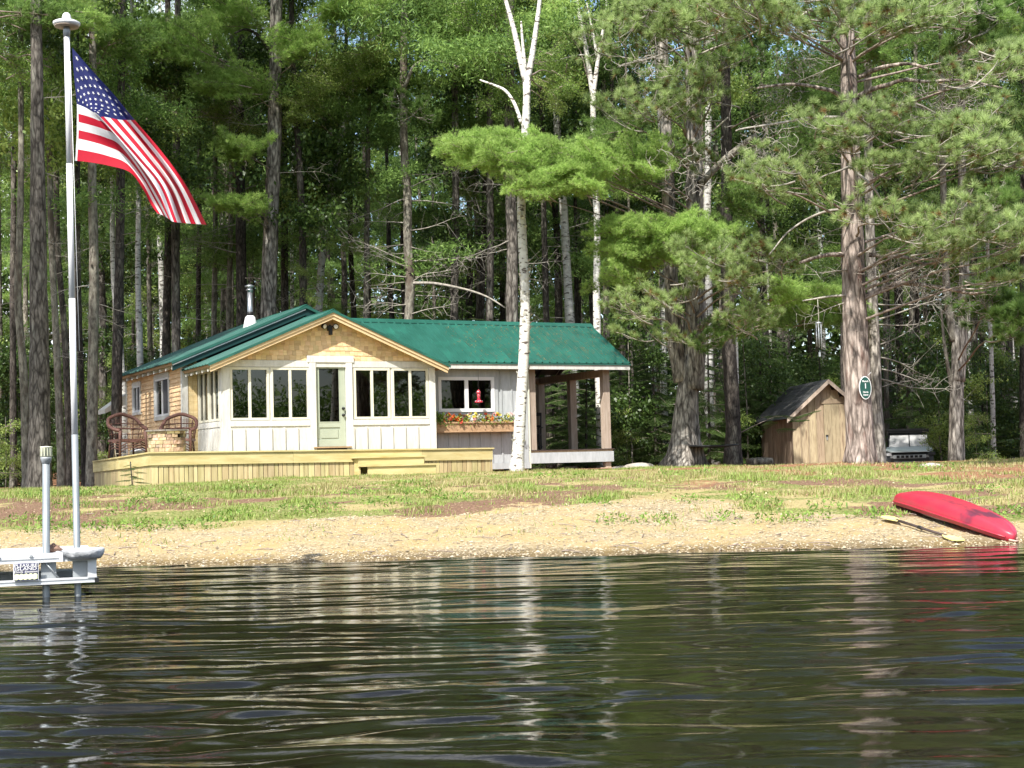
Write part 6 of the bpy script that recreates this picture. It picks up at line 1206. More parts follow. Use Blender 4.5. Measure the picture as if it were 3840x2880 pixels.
# ---- green boughs where the photograph shows them
CLS = [
 # left side pines
 ("C1", "wp", 660, 165, 150, 55, 15, 42.5, (.9, 1.3)), ("C1", "wp", 760, 205, 90, 40, 7, 42, (.8, 1.2)), ("C1", "wp", 910, 55, 80, 60, 8, 43, (.9, 1.3)), ("C1", "wp", 1300, 75, 105, 55, 12, 43, (.8, 1.2)), ("C1", "wp", 1135, 205, 85, 50, 10, 42.6, (.8, 1.1)),
 ("C1", "wp", 900, 335, 95, 38, 9, 42.6, (.8, 1.1)), ("L16", "wp", 850, 330, 60, 45, 5, 44, (.8, 1.1)), ("C1", "wp", 895, 570, 90, 32, 8, 42.6, (.8, 1.1)), ("C1", "wp", 905, 800, 75, 38, 7, 42.4, (.8, 1.1)), ("C1", "wp", 860, 780, 40, 30, 3, 42.4, (.7, 1.0)),
 ("L16", "wpd", 700, 330, 120, 60, 9, 45, (1, 1.4)), ("L16", "wpd", 700, 640, 90, 50, 7, 45, (1, 1.3)), ("L16", "wpd", 560, 260, 100, 60, 7, 45, (1, 1.3)), ("L1", "wpd", 60, 60, 120, 60, 9, 33, (.8, 1.2)), ("L1", "wp", 290, 60, 90, 45, 7, 34, (.7, 1.1)), ("L1", "wpd", 170, 60, 60, 40, 4, 33, (.8, 1.1)), ("L7", "wpd", 430, 150, 90, 50, 7, 37, (.9, 1.2)),
 ("L1", "lfd", 50, 220, 80, 90, 12, 34, (.8, 1.2)), ("L3", "lfd", 60, 380, 90, 100, 12, 40, (.9, 1.3)), ("L4", "lfd", 220, 280, 70, 120, 12, 37, (.9, 1.3)), ("L5", "lfd", 220, 520, 80, 120, 12, 38, (.9, 1.3)), ("L7", "lfd", 420, 500, 110, 120, 12, 39, (.9, 1.4)), ("L7", "lfd", 450, 240, 80, 80, 8, 39, (.9, 1.3)), ("L3", "lfd", 50, 620, 80, 90, 8, 42, (1, 1.4)),
 ("L10", "lf", 640, 440, 60, 70, 5, 43, (.8, 1.2)), ("L10", "lf", 860, 430, 80, 60, 7, 44, (.8, 1.2)), ("L10", "lfd", 560, 620, 60, 60, 5, 43, (.8, 1.2)),
 # birch leaves above the porch
 ("C3", "lf", 1150, 380, 85, 60, 12, 44.5, (.8, 1.2)), ("C3", "lf", 1240, 300, 120, 70, 15, 45, (.8, 1.2)), ("C3", "lf", 1110, 420, 45, 40, 5, 44.5, (.7, 1.0)), ("C3", "lf", 1380, 200, 100, 80, 12, 45.5, (.9, 1.3)), ("C3", "lfd", 1520, 90, 150, 90, 18, 46, (1, 1.4)), ("C3", "lfd", 1680, 110, 120, 90, 14, 46.5, (1, 1.4)), ("C3", "lf", 1620, 60, 110, 60, 8, 45.5, (.9, 1.3)), ("C9", "lfd", 1820, 150, 110, 120, 14, 42, (1, 1.4)), ("C9", "lfd", 1880, 380, 70, 70, 6, 42.5, (.8, 1.2)),
 ("C3", "lfd", 1180, 900, 60, 100, 7, 46, (.7, 1.0)), ("C3", "lf", 1150, 1050, 60, 60, 5, 45, (.6, .9)), ("C3", "lfd", 1290, 860, 70, 60, 5, 46, (.7, 1.0)), ("C5", "rpd", 1530, 420, 60, 40, 3, 44, (.8, 1.1)),
 ("B2", "lf", 2120, 60, 70, 90, 9, 43.5, (.7, 1.1)), ("B1", "lfd", 2080, 260, 70, 80, 8, 35, (.7, 1.0)), ("B1", "lf", 2060, 350, 50, 50, 4, 36, (.6, .9)),
 # the long bright bough in front of the birches
 ("P1", "wp", 1760, 560, 75, 45, 9, 30.2, (.7, 1.0)), ("P1", "wp", 1850, 510, 80, 38, 9, 30.2, (.7, 1.0)), ("P1", "wp", 1900, 580, 90, 50, 10, 30.0, (.7, 1.0)), ("P1", "wp", 2010, 540, 110, 55, 12, 30.3, (.7, 1.0)), ("P1", "wp", 2050, 650, 130, 60, 16, 30.0, (.7, 1.0)), ("P1", "wp", 2160, 620, 110, 70, 12, 30.2, (.7, 1.0)), ("P1", "wp", 2290, 590, 110, 70, 12, 30.8, (.7, 1.0)), ("P1", "wp", 2390, 590, 90, 60, 9, 31.2, (.7, 1.0)), ("P1", "wp", 2000, 710, 80, 28, 6, 30.0, (.6, .9)), ("P1", "wp", 2180, 700, 70, 28, 5, 30.1, (.6, .9)), ("P1", "wpd", 2300, 500, 100, 35, 5, 32, (.7, 1.0)),
 ("P1", "wp", 2320, 870, 70, 45, 8, 31.0, (.7, 1.0)), ("P1", "wp", 2430, 860, 110, 50, 12, 31.0, (.7, 1.0)), ("P1", "wp", 2570, 880, 90, 50, 10, 31.0, (.7, 1.0)), ("P1", "wp", 2350, 960, 110, 50, 12, 31.0, (.7, 1.0)), ("P1", "wp", 2480, 960, 110, 45, 10, 31.0, (.7, 1.0)), ("P1", "wp", 2320, 1050, 70, 40, 6, 31.0, (.6, .9)), ("P1", "wp", 2640, 900, 40, 40, 4, 31.0, (.6, .9)),
 # red pine style tufts
 ("P1", "rp", 2350, 440, 70, 28, 5, 30.5, (.7, .95)), ("P1", "rp", 2480, 400, 80, 45, 7, 30.8, (.75, 1.0)), ("P1", "rp", 2600, 350, 90, 45, 8, 30.8, (.75, 1.0)), ("P1", "rp", 2660, 400, 60, 50, 5, 31, (.7, 1.0)), ("P1", "rp", 2560, 460, 60, 40, 4, 31, (.7, .9)), ("P1", "rp", 2620, 620, 30, 60, 2, 32, (.6, .9)),
 ("P1", "rp", 2290, 180, 50, 24, 3, 30.4, (.7, .9)), ("P1", "rp", 2400, 170, 80, 45, 6, 30.4, (.75, 1.0)), ("P1", "rp", 2520, 100, 110, 60, 10, 30.4, (.8, 1.1)), ("P1", "rp", 2640, 110, 90, 60, 9, 30.4, (.8, 1.1)), ("P1", "rp", 2380, 60, 80, 40, 5, 31, (.75, 1.0)), ("P1", "rp", 2500, 30, 120, 40, 7, 31, (.8, 1.0)), ("P1", "rpd", 2700, 240, 60, 30, 3, 32, (.7, 1.0)),
 ("R1", "rp", 2780, 60, 100, 50, 8, 26, (.7, .95)), ("R1", "rp", 2900, 70, 90, 55, 8, 25.8, (.7, .95)), ("R1", "rp", 3030, 60, 100, 60, 8, 25.8, (.7, .95)), ("R1", "rp", 3160, 50, 90, 50, 7, 26, (.7, .95)), ("R1", "rp", 2960, 120, 60, 30, 3, 25.8, (.6, .8)),
 ("R1", "rp", 3270, 100, 60, 60, 6, 25.6, (.7, .9)), ("R1", "rp", 3390, 100, 90, 55, 8, 25.6, (.7, .95)), ("R1", "rp", 3480, 70, 60, 40, 4, 25.6, (.7, .9)), ("R1", "rpd", 3640, 90, 130, 70, 9, 29, (.8, 1.1)), ("R1", "rpd", 3780, 200, 70, 60, 5, 29, (.8, 1.1)),
 ("R1", "rp", 3560, 310, 60, 30, 4, 25.8, (.6, .85)), ("R1", "rp", 3660, 290, 60, 40, 5, 25.8, (.6, .85)), ("R1", "rp", 3770, 260, 70, 60, 6, 25.8, (.7, .9)), ("R1", "rps", 3700, 420, 25, 30, 2, 25.6, (.8, 1.0)),
 ("R1", "rp", 3080, 490, 55, 30, 4, 25.5, (.6, .8)), ("R1", "rp", 3210, 480, 70, 45, 6, 25.4, (.6, .8)), ("R1", "rp", 3340, 470, 70, 45, 6, 25.4, (.6, .8)), ("R1", "rp", 3450, 490, 60, 35, 4, 25.4, (.6, .8)), ("R1", "rps", 3630, 500, 30, 20, 2, 25.4, (.8, 1)), ("R1", "rp", 3520, 560, 60, 30, 4, 25.4, (.6, .8)),
 ("R1", "rp", 3330, 640, 70, 40, 5, 25.5, (.6, .8)), ("R1", "rp", 3440, 680, 50, 25, 3, 25.5, (.6, .8)), ("R1", "rp", 3540, 590, 90, 45, 5, 25.5, (.7, .9)), ("R1", "rp", 3680, 610, 80, 55, 7, 25.5, (.7, .9)), ("R1", "rp", 3790, 600, 60, 60, 5, 25.5, (.7, .9)),
 ("R1", "rp", 2870, 690, 65, 40, 5, 25.8, (.6, .85)), ("R1", "rp", 2960, 680, 55, 35, 4, 25.8, (.6, .85)), ("R1", "rp", 3040, 710, 40, 25, 3, 25.8, (.6, .8)), ("R1", "rps", 3150, 560, 20, 30, 1, 25.4, (.8, 1)),
 ("R1", "rp", 3290, 820, 50, 35, 4, 25.6, (.6, .8)), ("R1", "rp", 3380, 870, 80, 50, 7, 25.4, (.65, .9)), ("R1", "rp", 3500, 900, 80, 55, 7, 25.4, (.65, .9)), ("R1", "rp", 3610, 870, 70, 55, 6, 25.4, (.65, .9)), ("R1", "rp", 3600, 780, 35, 25, 2, 25.4, (.6, .8)), ("R1", "rp", 3560, 940, 90, 30, 4, 25.4, (.6, .8)), ("R1", "rp", 3780, 900, 60, 60, 5, 25.6, (.65, .9)), ("R1", "rp", 3700, 960, 60, 60, 4, 25.6, (.65, .9)), ("R1", "rp", 3740, 1030, 60, 50, 4, 25.6, (.6, .85)),
 ("P1", "rp", 2720, 960, 60, 35, 4, 29.8, (.6, .85)), ("P1", "rp", 2640, 1010, 70, 35, 5, 29.8, (.65, .85)), ("P1", "rp", 2790, 1000, 80, 45, 6, 29.6, (.65, .85)), ("P1", "rp", 2900, 990, 70, 45, 5, 29.6, (.65, .85)), ("P1", "rp", 2560, 1060, 60, 30, 4, 29.8, (.6, .8)), ("P1", "rp", 2440, 1170, 70, 35, 5, 29.8, (.65, .85)), ("P1", "rp", 2520, 1150, 60, 35, 4, 29.8, (.6, .8)), ("P1", "rp", 2770, 1080, 80, 40, 5, 29.6, (.65, .85)), ("P1", "rp", 2810, 1160, 60, 50, 5, 29.6, (.65, .85)), ("P1", "rp", 2780, 1230, 40, 40, 3, 29.8, (.6, .8)),
 ("P1", "wp", 2960, 1120, 80, 50, 8, 31, (.6, .9)), ("P1", "wpd", 3080, 1150, 70, 70, 9, 32, (.7, 1.0)), ("P1", "wp", 3100, 1110, 60, 30, 4, 31.5, (.6, .8)), ("P1", "wpd", 2960, 1200, 90, 50, 8, 32, (.7, 1.0)), ("P1", "wpd", 2720, 1240, 60, 30, 4, 32, (.6, .9)),
 ("P1", "rp", 2410, 1250, 60, 30, 3, 31, (.5, .75)), ("P1", "rp", 2540, 1270, 50, 25, 3, 31, (.5, .7)), ("P1", "rpd", 2640, 1290, 40, 25, 2, 31, (.5, .7)),
 ("R8", "rpd", 3720, 1130, 70, 60, 5, 30, (.7, 1.0)), ("R8", "rpd", 3790, 1200, 60, 60, 5, 30, (.7, 1.0)), ("R1", "rpd", 3740, 780, 60, 60, 4, 29, (.7, 1.0)), ("R8", "rpd", 3660, 180, 120, 70, 7, 35, (1, 1.3)), ("R8", "lfd", 3560, 420, 90, 90, 8, 39, (.8, 1.2)), ("R2", "wpd", 3290, 210, 70, 80, 7, 31, (.8, 1.1)), ("P2", "wpd", 2960, 380, 80, 80, 5, 37, (.8, 1.2)), ("P2", "wpd", 3120, 420, 60, 60, 4, 36, (.8, 1.1)), ("P2", "wpd", 2790, 740, 60, 70, 5, 37, (.8, 1.1)), ("P1", "wpd", 2460, 700, 70, 40, 4, 33, (.7, 1.0)), ("P2", "wpd", 2760, 900, 60, 60, 4, 37, (.8, 1.1)), ("R2", "wpd", 3070, 560, 60, 40, 4, 31, (.6, .9)), ("R8", "lfd", 3320, 360, 70, 60, 5, 38, (.8, 1.1)),
]
CLS = [((a[0], a[1], a[2] + 30, a[3] + (32 if a[3] < 620 else 12), a[4] * .9, a[5] * .75, round(a[6] * 1.5), a[7], (.5, .75)) if a[0] == "P1" and a[1] == "wp" and 29.9 < a[7] < 31.3 and a[2] < 2700 else a) for a in CLS]
for a in CLS: cluster(a[0], a[1], *a[2:6], (a[6] if a[1] != "rp" else max(2, round(a[6] * .62))), D=a[7], s=a[8], dD=.7, limb=a[6] >= 4, r=.028 if a[1] in ("rp", "rpd") else .022)
# crowns deep behind and unseen above the frame, raised to shade the woods
for k_ in ("L1", "L7", "L8", "L12", "L16", "C1", "C5", "C6", "C8", "C9", "P1", "P2", "R1", "R2", "R8", "C2"): crown(k_, ["cp", "cpb", "cp"], 12 if k_ in ("P1", "R1") else 28 if k_[0] != "L" else 8, 15.5 if k_ in ("C1", "C5", "L1", "L7") else 12, 26, 3.2, (1.0, 1.5))
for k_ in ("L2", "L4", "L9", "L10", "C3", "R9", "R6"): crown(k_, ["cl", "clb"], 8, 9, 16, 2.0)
for k_ in ("L3", "L5", "L11", "L13", "L14", "L15", "C4", "C7", "C10", "C11", "R3", "R4", "R5", "R7", "R10"): crown(k_, ["cp", "cp", "cl"], 16, 7.5, 25, 2.4, (.9, 1.4))
# small loose bark curls on the front birch
for i in range(46):
    z = TR.uniform(1.0, 8.4); c0 = trunk_at(ALLT["B1"], z); a = TR.uniform(math.pi, 2 * math.pi); r0 = .12; p = c0 + np.array([math.cos(a) * r0, math.sin(a) * r0, 0]) - np.array(b1["o"].location)
    k = MB(); w_ = TR.uniform(.02, .05); hgt = TR.uniform(.03, .09); tz_ = np.array([-math.sin(a), math.cos(a), 0]); nr_ = np.array([math.cos(a), math.sin(a), 0]); rows = [(0, 0), (.018, hgt * .5), (.012 + w_ * .5, hgt)]
    for (o1, h1), (o2, h2) in zip(rows[:-1], rows[1:]): k.quad(p + tz_ * w_ + nr_ * o1 + [0, 0, h1], p - tz_ * w_ + nr_ * o1 + [0, 0, h1], p - tz_ * w_ * .8 + nr_ * o2 + [0, 0, h2], p + tz_ * w_ * .8 + nr_ * o2 + [0, 0, h2])
    k.build("bark_curl", M_birch, b1["o"])
# ---- deep woods: trunks, saplings and firs
q = random.Random(31)
TM = []
for i in range(8):
    pts = [(0, 0, 0)]; x = y = 0
    for zz in range(2, 22, 3): x += q.uniform(-.14, .14); y += q.uniform(-.1, .1); pts.append((x, y, zz))
    TM.append((trunk_mesh(pts, list(np.linspace(.15, .05, len(pts))), [M_barkdk, M_barkpine, M_barkdk, M_barklt, M_barkdk, M_barkpine, M_barkdk, M_birch2][i], 70 + i, 8, .3), pts))
used = [(t["P"][0][0], t["P"][0][1]) for t in ALLT.values()]
def blocked_xy(x, y):
    r = np.array([x, y, 0]) - HO; u, v = float(r @ HU), float(r @ HV)
    if -3.5 < u < 13 and -4 < v < 9.5: return True
    if 7 < x < 11.5 and 38.5 < y < 45: return True
    if 11.5 < x < 15.5 and 46.5 < y < 53: return True
    return any(abs(x - a) < .7 and abs(y - b_) < 1.2 for a, b_ in used)
nd = 0; tries = 0
while nd < 150 and tries < 3000:
    tries += 1; D = 41 + 46 * q.random() ** .8; x = q.uniform(-.43, .43) * D + q.uniform(-3, 3)
    if blocked_xy(x, D): continue
    used.append((x, D)); i = q.randrange(8); me, pts = TM[i]; nd += 1
    lab_, grp_ = {0: ("distant dark-barked conifer deep in the woods behind the clearing", "dark conifers deep in the woods"), 1: ("distant grey-barked pine deep in the woods behind the clearing", "grey pines deep in the woods"), 3: ("distant pale-barked tree deep in the woods behind the clearing", "pale trees deep in the woods"), 7: ("distant thin grey birch deep in the woods behind the clearing", "birches deep in the woods")}[{2: 0, 4: 0, 6: 0, 5: 1}.get(i, i)]; t = thing("pine_tree" if i < 7 else "birch_tree", lab_, "tree", (x, D, gz(x, D) - .1), q.uniform(0, 6.28), grp_); s = q.uniform(.75, 1.25)
    link("trunk", me, t, sc=(s, s, 1)); kinds = ["cp", "cp", "cpb"] if i < 5 else ["cl", "cl", "clb"]; zl = q.uniform(5.5, 9)
    for c in range(11):
        z = zl + (19 - zl) * (c + q.random()) / 11; a = q.uniform(0, 6.28); rr = q.uniform(.6, 2.2); kd = q.choice(kinds); o = link("foliage_clump", q.choice(KIND[kd]), t, (rr * math.cos(a), rr * math.sin(a), z), (q.uniform(-.3, .3), q.uniform(-.3, .3), q.uniform(0, 6.28)), q.uniform(.8, 1.25))
    for c in range(7):
        z = q.uniform(1.5, zl + 1); link("dead_branch", q.choice(DB), t, (0, 0, z), (q.uniform(-3, 3), q.uniform(-.3, .2), q.uniform(0, 6.28)), q.uniform(.6, 1.2))
SPM = trunk_mesh([(0, 0, 0), (.05, 0, 1.5), (0, .05, 4)], [.03, .02, .01], M_barklt, 90, 6, name="trunk")
ns = 0; tries = 0
while ns < 120 and tries < 3000:
    tries += 1; D = q.uniform(40, 72); x = q.uniform(-.42, .42) * D
    if blocked_xy(x, D): continue
    ns += 1; t = thing("sapling", "low leafy sapling in the shaded understory of the woods", "sapling", (x, D, gz(x, D) - .05), q.uniform(0, 6.28), "leafy saplings in the understory"); link("trunk", SPM, t); s = q.uniform(.6, 1.0)
    for c in range(q.randint(4, 8)):
        link("foliage_clump", q.choice(KIND[q.choice(["cl", "cl", "cl", "cl", "clb"])]), t, (q.uniform(-.8, .8), q.uniform(-.8, .8), q.uniform(.4, 4.6)), (q.uniform(-.4, .4), q.uniform(-.4, .4), q.uniform(0, 6.28)), s * q.uniform(.6, 1.1))
def fir(x, D, h, label, group=None, kind="fir", dens=1.0, w=.42, r0=.05):
    z0 = gz(x, D) - .05; t = thing("fir_tree", label, "fir tree", (x, D, z0), 0, group); link("trunk", trunk_mesh([(0, 0, 0), (q.uniform(-.1, .1), 0, h)], [r0, .012], M_barkdk, int(abs(x) * 100), 7, .1), t)
    n_ = int(h * 11 * dens)
    for i in range(n_):
        zf = .06 + .92 * i / n_; a = i * 2.4 + q.uniform(-.3, .3); L = (1 - zf) * w * h * q.uniform(.75, 1.1) + .15; o = link("bough", q.choice(KIND[kind]), t, (0, 0, zf * h), (q.uniform(-.3, .3), q.uniform(.0, .25), a), L / 1.3)
# fallen needles on the wing roof
qr = np.random.default_rng(77); C_r = []
for i in range(900):
    u = qr.uniform(6.5, 11.2); s_ = qr.random() ** .8
    if qr.random() < .5: u = 9.6 + qr.normal() * .9
    vv = wv0 + (wrv - wv0) * s_; C_r.append((min(11.2, max(5.9, u)), vv, wz0 + (wrz - wz0) * s_ + .045))
C_r = np.array(C_r); d = unit(np.stack([qr.normal(size=900), qr.normal(size=900) + .8, 0 * C_r[:, 0]], 1)); d[:, 2] = d[:, 1] * wsl; s = np.cross(d, [0, -.45, .9]); Lr = qr.uniform(.02, .07, (900, 1)); V = np.stack([C_r - s * .006, C_r + s * .006, C_r + d * Lr], 1).reshape(-1, 3)
o = link("needle_litter", rawmesh("needle_litter", V, np.arange(len(V)).reshape(-1, 3), leafmat("fallen_pine_needles", (.20, .10, .04), (.50, .34, .14), .05), 3, {"tone": np.repeat(qr.random(900), 3)}), roofW); o["kind"] = "stuff"
# two pines just outside the left of the view; their shade falls on the deck corner and the left trunks
for i, (x, D, hh_, lab) in enumerate(((-14.6, 24.0, 21, "tall pine on the shore just beyond the left edge of the view"), (-16.5, 28.5, 23, "second pine beyond the left edge of the view, farther back"))):
    b0 = np.array([x, D, gz(x, D) - .1]); t = thing("pine_tree", lab, "tree", tuple(b0)); link("trunk", trunk_mesh([(0, 0, 0), (.1, 0, 8), (0, .1, hh_)], [.24, .18, .05], M_barkgrey, 300 + i, 12, .3), t); ALLT["X%d" % i] = dict(o=t, P=[b0, b0 + [0, 0, hh_]], rad=[.2, .1], D=D, bark="grey"); crown("X%d" % i, ["cp", "cpb", "cp"], 34, 8.5, hh_, 3.0, (.9, 1.4))
q = random.Random(44)
for i, px in enumerate([2330, 2350, 2420, 2460, 2480, 2660, 2690, 2800, 2830, 2860, 2900, 2940, 3020, 3090, 3340, 3500, 3640, 3690, 3770, 3830, 3880, 3460, 1200, 1750, 2120, 2150, 2080]):
    D = q.uniform(43, 54); x = at(px, 1700, D)[0]
    if 3230 < px < 3580: D = q.uniform(53.5, 60); x = at(px, 1700, D)[0]
    if not (11.5 < x < 15.5 and 46.5 < D < 53) and not (7 < x < 11.5 and 38.5 < D < 45): fir(x, D, q.uniform(3.4, 6.5), "dark young fir in the shaded row behind the pavilion, shed and vehicle", "young firs at the edge of the woods")
fir(at(2196, 1700, 41.5)[0], 41.5, 2.9, "small sunlit fir seen through the pavilion left of the birch", dens=1.2, w=.33)
fir(at(3535, 1700, 50)[0], 50.0, 2.6, "small bright fir right beside the utility vehicle", w=.4)
fir(at(512, 1800, 29.2)[0], 28.9, .55, "tiny fir seedling against the skirt at the deck's left corner", dens=2.2, w=.6, r0=.012)
for (px, D, h_, n_, lab) in ((3545, 45, 2.2, 9, "leafy bright green bush between the utility vehicle and the forked tree"), (3660, 42, 1.6, 7, "low leafy bush right of the forked tree"), (2350, 44, 1.6, 6, "leafy bush low behind the pavilion's right post"), (3450, 56, 4.0, 10, "tall leafy shrub rising behind the utility vehicle"), (20, 40, 2.0, 8, "leafy bush at the far left edge of the woods"), (560, 46, 3.5, 9, "leafy tree glowing green behind the cottage's left eave"), (440, 47, 3.0, 8, "leafy shrub behind the left wicker chair")):
    x = at(px, 1700, D)[0]; t = thing("bush", lab, "bush", (x, D, gz(x, D) - .05)); link("trunk", SPM, t, sc=h_ / 4)
    for c in range(n_): a = q.uniform(0, 6.28); put("lf", t, (x + q.uniform(-.5, .5), D + q.uniform(-.5, .3), gz(x, D) + q.uniform(.15, h_)), a, q.uniform(-.3, .5), q.uniform(.6, 1.0), 0, .8)
# spruce spray hanging over the shed's corner
for (x, y) in ((2900, 1560), (2960, 1562), (2990, 1575), (2880, 1590), (3020, 1552), (2940, 1610)): put("fir", ALLT["P2"]["o"], at(x, y, 38.6), TR.uniform(-.9, .9), TR.uniform(-.1, .3), TR.uniform(.35, .6), TR.uniform(-1, 1), .6)
limb_to(ALLT["P2"], at(2985, 1570, 38.6), .014, .2)
# far woods closing the view
qn = np.random.default_rng(5)
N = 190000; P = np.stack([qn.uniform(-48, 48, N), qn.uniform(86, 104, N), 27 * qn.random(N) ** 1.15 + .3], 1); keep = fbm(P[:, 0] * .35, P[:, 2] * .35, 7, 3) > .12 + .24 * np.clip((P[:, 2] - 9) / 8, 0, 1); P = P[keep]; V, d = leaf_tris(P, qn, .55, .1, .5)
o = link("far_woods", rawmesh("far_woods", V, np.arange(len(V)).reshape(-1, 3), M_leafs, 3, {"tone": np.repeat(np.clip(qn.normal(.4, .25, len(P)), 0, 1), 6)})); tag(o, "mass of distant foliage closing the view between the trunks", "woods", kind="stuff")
# opposite shore, seen only mirrored in the window panes
N = 130000; sx_ = qn.uniform(-200, 400, N); f_ = qn.random(N); top_ = 9 + 9 * fbm(sx_ * .08, sx_ * 0, 3, 3) + 4.5 * (1 - np.abs(((sx_ / 5.0) % 1) * 2 - 1)); P = np.stack([sx_, qn.uniform(-134, -126, N), .8 + f_ * top_], 1); V, d = leaf_tris(P, qn, .85, .1, .5)
o = link("opposite_woods", rawmesh("opposite_woods", V, np.arange(len(V)).reshape(-1, 3), M_leafd, 3, {"tone": np.repeat(qn.random(N), 6)})); tag(o, "wooded opposite shore across the lake", "woods", kind="stuff")

# ---------------------------------------------------------------- hanging things and sign
S0 = Vector(at(2692, 1205, 33.1)); sd = Vector(at(2676, 1671, 33.1)); swing = thing("saucer_swing", "black round saucer swing hanging by ropes from the twin pine's low limb", "swing", sd)
MB().tube([(.55 * math.cos(a), .5 * math.sin(a), .012 * math.cos(2 * a)) for a in np.linspace(0, 2 * math.pi, 33)], .022, 8).build("rim", M_black, swing)
k = MB()
for i in range(13):
    for R_ in (1,): a = i / 12 * 2 - 1; w = math.sqrt(max(0, 1 - a * a)); k.tube([(-.54 * w, .49 * a, 0), (0, .49 * a, -.05 * w), (.54 * w, .49 * a, 0)], .007, 4, cap=False); k.tube([(.54 * a, -.49 * w, 0), (.54 * a, 0, -.05 * w), (.54 * a, .49 * w, 0)], .007, 4, cap=False)
k.lathe([(.001, -.048), (.25, -.042), (.42, -.022), (.53, .0)], 24); k.build("web_seat", M_black, swing)
for a in (.4, math.pi - .4, math.pi + .5, -.5): MB().tube([(.55 * math.cos(a), .5 * math.sin(a), 0), tuple((S0 - sd) + Vector((0, 0, -1.1))), tuple(S0 - sd)], .006, 5).build("rope", M_black, swing)
C0 = Vector(at(3066, 1122, 26.9)); chime = thing("wind_chime", "dark tubular wind chime on a pale cord from a thin branch of the red pine", "wind chime", C0)
sc27 = 1 / scl(26.9); MB().tube([(0, 0, .0), (.004, 0, -.095 * 2.2), (.0, 0, -.42)], .004, 5).build("cord", M_cream, chime); MB().lathe([(.06, -.455), (.062, -.45), (.062, -.435), (.03, -.42), (.005, -.41)], 16).build("top_plate", M_alugrey, chime)
for i in range(6): a = i * math.pi / 3 + .3; MB().tube([(.048 * math.cos(a), .048 * math.sin(a), -.46), (.048 * math.cos(a), .048 * math.sin(a), -.80 - .025 * i)], .011, 8).build("chime_tube", M_alugrey, chime)
MB().tube([(0, 0, -.45), (0, 0, -.98)], .002, 4).build("clapper_cord", M_black, chime); MB().lathe([(.02, -.72), (.03, -.715), (.02, -.70)], 12).build("clapper", M_black, chime); MB().box(-.018, -.003, -1.06, .018, .003, -.98).build("wind_sail", M_alugrey, chime)
G0 = Vector(at(3245, 1454, 26.72)); M_sgreen = mat("dark_green_sign", (.012, .055, .045), (.015, .065, .052), 4, rough=.45)
sign = thing("sign", "dark green oval sign with a white border and number 1 on the red pine trunk", "sign", G0, math.radians(14)); ea, eb = 25 / scl(26.7), 43.5 / scl(26.7)
def ell(a, b_, y, t, m, nm, par): MB().prism([(a * math.cos(th), y, b_ * math.sin(th)) for th in np.linspace(0, 2 * math.pi, 49)[:-1]], (0, t, 0)).build(nm, m, par)
ell(ea, eb, 0, .012, M_vinyl, "border", sign); ell(ea * .90, eb * .93, -.004, .0035, M_sgreen, "field", sign)
for txt, z, s in (("Munch", eb * .56, .046), ("1", eb * .13, .125), ("North", -eb * .38, .042), ("Island", -eb * .62, .042)):
    o = link("lettering", text_mesh(txt, s, M_vinyl, .0015), sign, (0, -.008, z), (math.pi / 2, 0, 0)); o.scale = (1.0, 1.05, 1)
MB().tube([(.06, .004, eb + .01), (.115, -.01, eb + .065)], .004, 5).build("nail", M_vinyl, sign)

# ---------------------------------------------------------------- ground cover
def scatter(n, x0, x1, y0, y1, rng): return rng.uniform(x0, x1, n), rng.uniform(y0, y1, n)
def in_deck(x, y):
    rx, ry = x - HO[0], y - HO[1]; u = rx * HU[0] + ry * HU[1]; v = rx * HV[0] + ry * HV[1]; return (u > DU0 - .02) & (u < 11.2) & (v > DV0 + np.where(u > DU1, 3.8, 0)) | ((u > 1.9) & (u < 3.75) & (v > DV0 - .7) & (v < DV0 + .1))
q8 = np.random.default_rng(8)
x, y = scatter(560000, -11, 12, 17.0, 34, q8); bz, dz2, nz2, sz2 = zones(x, y); lush = fbm(x * 1.6, y * 1.6, 91, 4) + .12 * np.exp(-((y - 24.5) / 1.2) ** 2) 
pr = np.clip((lush - .36) * 3.4, .02, 1) * (1 - .9 * bz) * (1 - .72 * dz2) * (1 - .68 * nz2); pr = np.where(y > 27, pr * .8 + .1, pr); k_ = (q8.random(len(x)) < pr * .62) & ~in_deck(x, y); x, y, lush, sz3, nz3 = x[k_], y[k_], lush[k_], sz2[k_], nz2[k_]
z = ground_z(x, y); n_ = len(x); hgt = (.022 + .075 * np.clip((lush - .45) * 3, 0, 1) * q8.uniform(.5, 1.3, n_)) * np.where(y > 25, .8, 1.0); a = q8.uniform(0, 6.28, n_); lean_ = q8.uniform(.1, .9, n_) * hgt; w_ = q8.uniform(.004, .010, n_)
P0 = np.stack([x, y, z - .006], 1); sd_ = np.stack([np.cos(a), np.sin(a), 0 * a], 1) * w_[:, None]; tp_ = P0 + np.stack([np.cos(a + 1.3) * lean_, np.sin(a + 1.3) * lean_, hgt + .006], 1); V = np.stack([P0 - sd_, P0 + sd_, tp_], 1).reshape(-1, 3)
tone = np.clip(.62 + q8.normal(0, .2, n_) - .45 * sz3 * (q8.random(n_) < .75) - .3 * nz3 * (q8.random(n_) < .7), 0, 1)
gm = bpy.data.materials.new("grass_blades"); gm.use_nodes = True; nn = gm.node_tree.nodes; ll = gm.node_tree.links; bb = nn["Principled BSDF"]; aa = nn.new("ShaderNodeAttribute"); aa.attribute_name = "tone"; rr_ = nn.new("ShaderNodeValToRGB"); e = rr_.color_ramp.elements
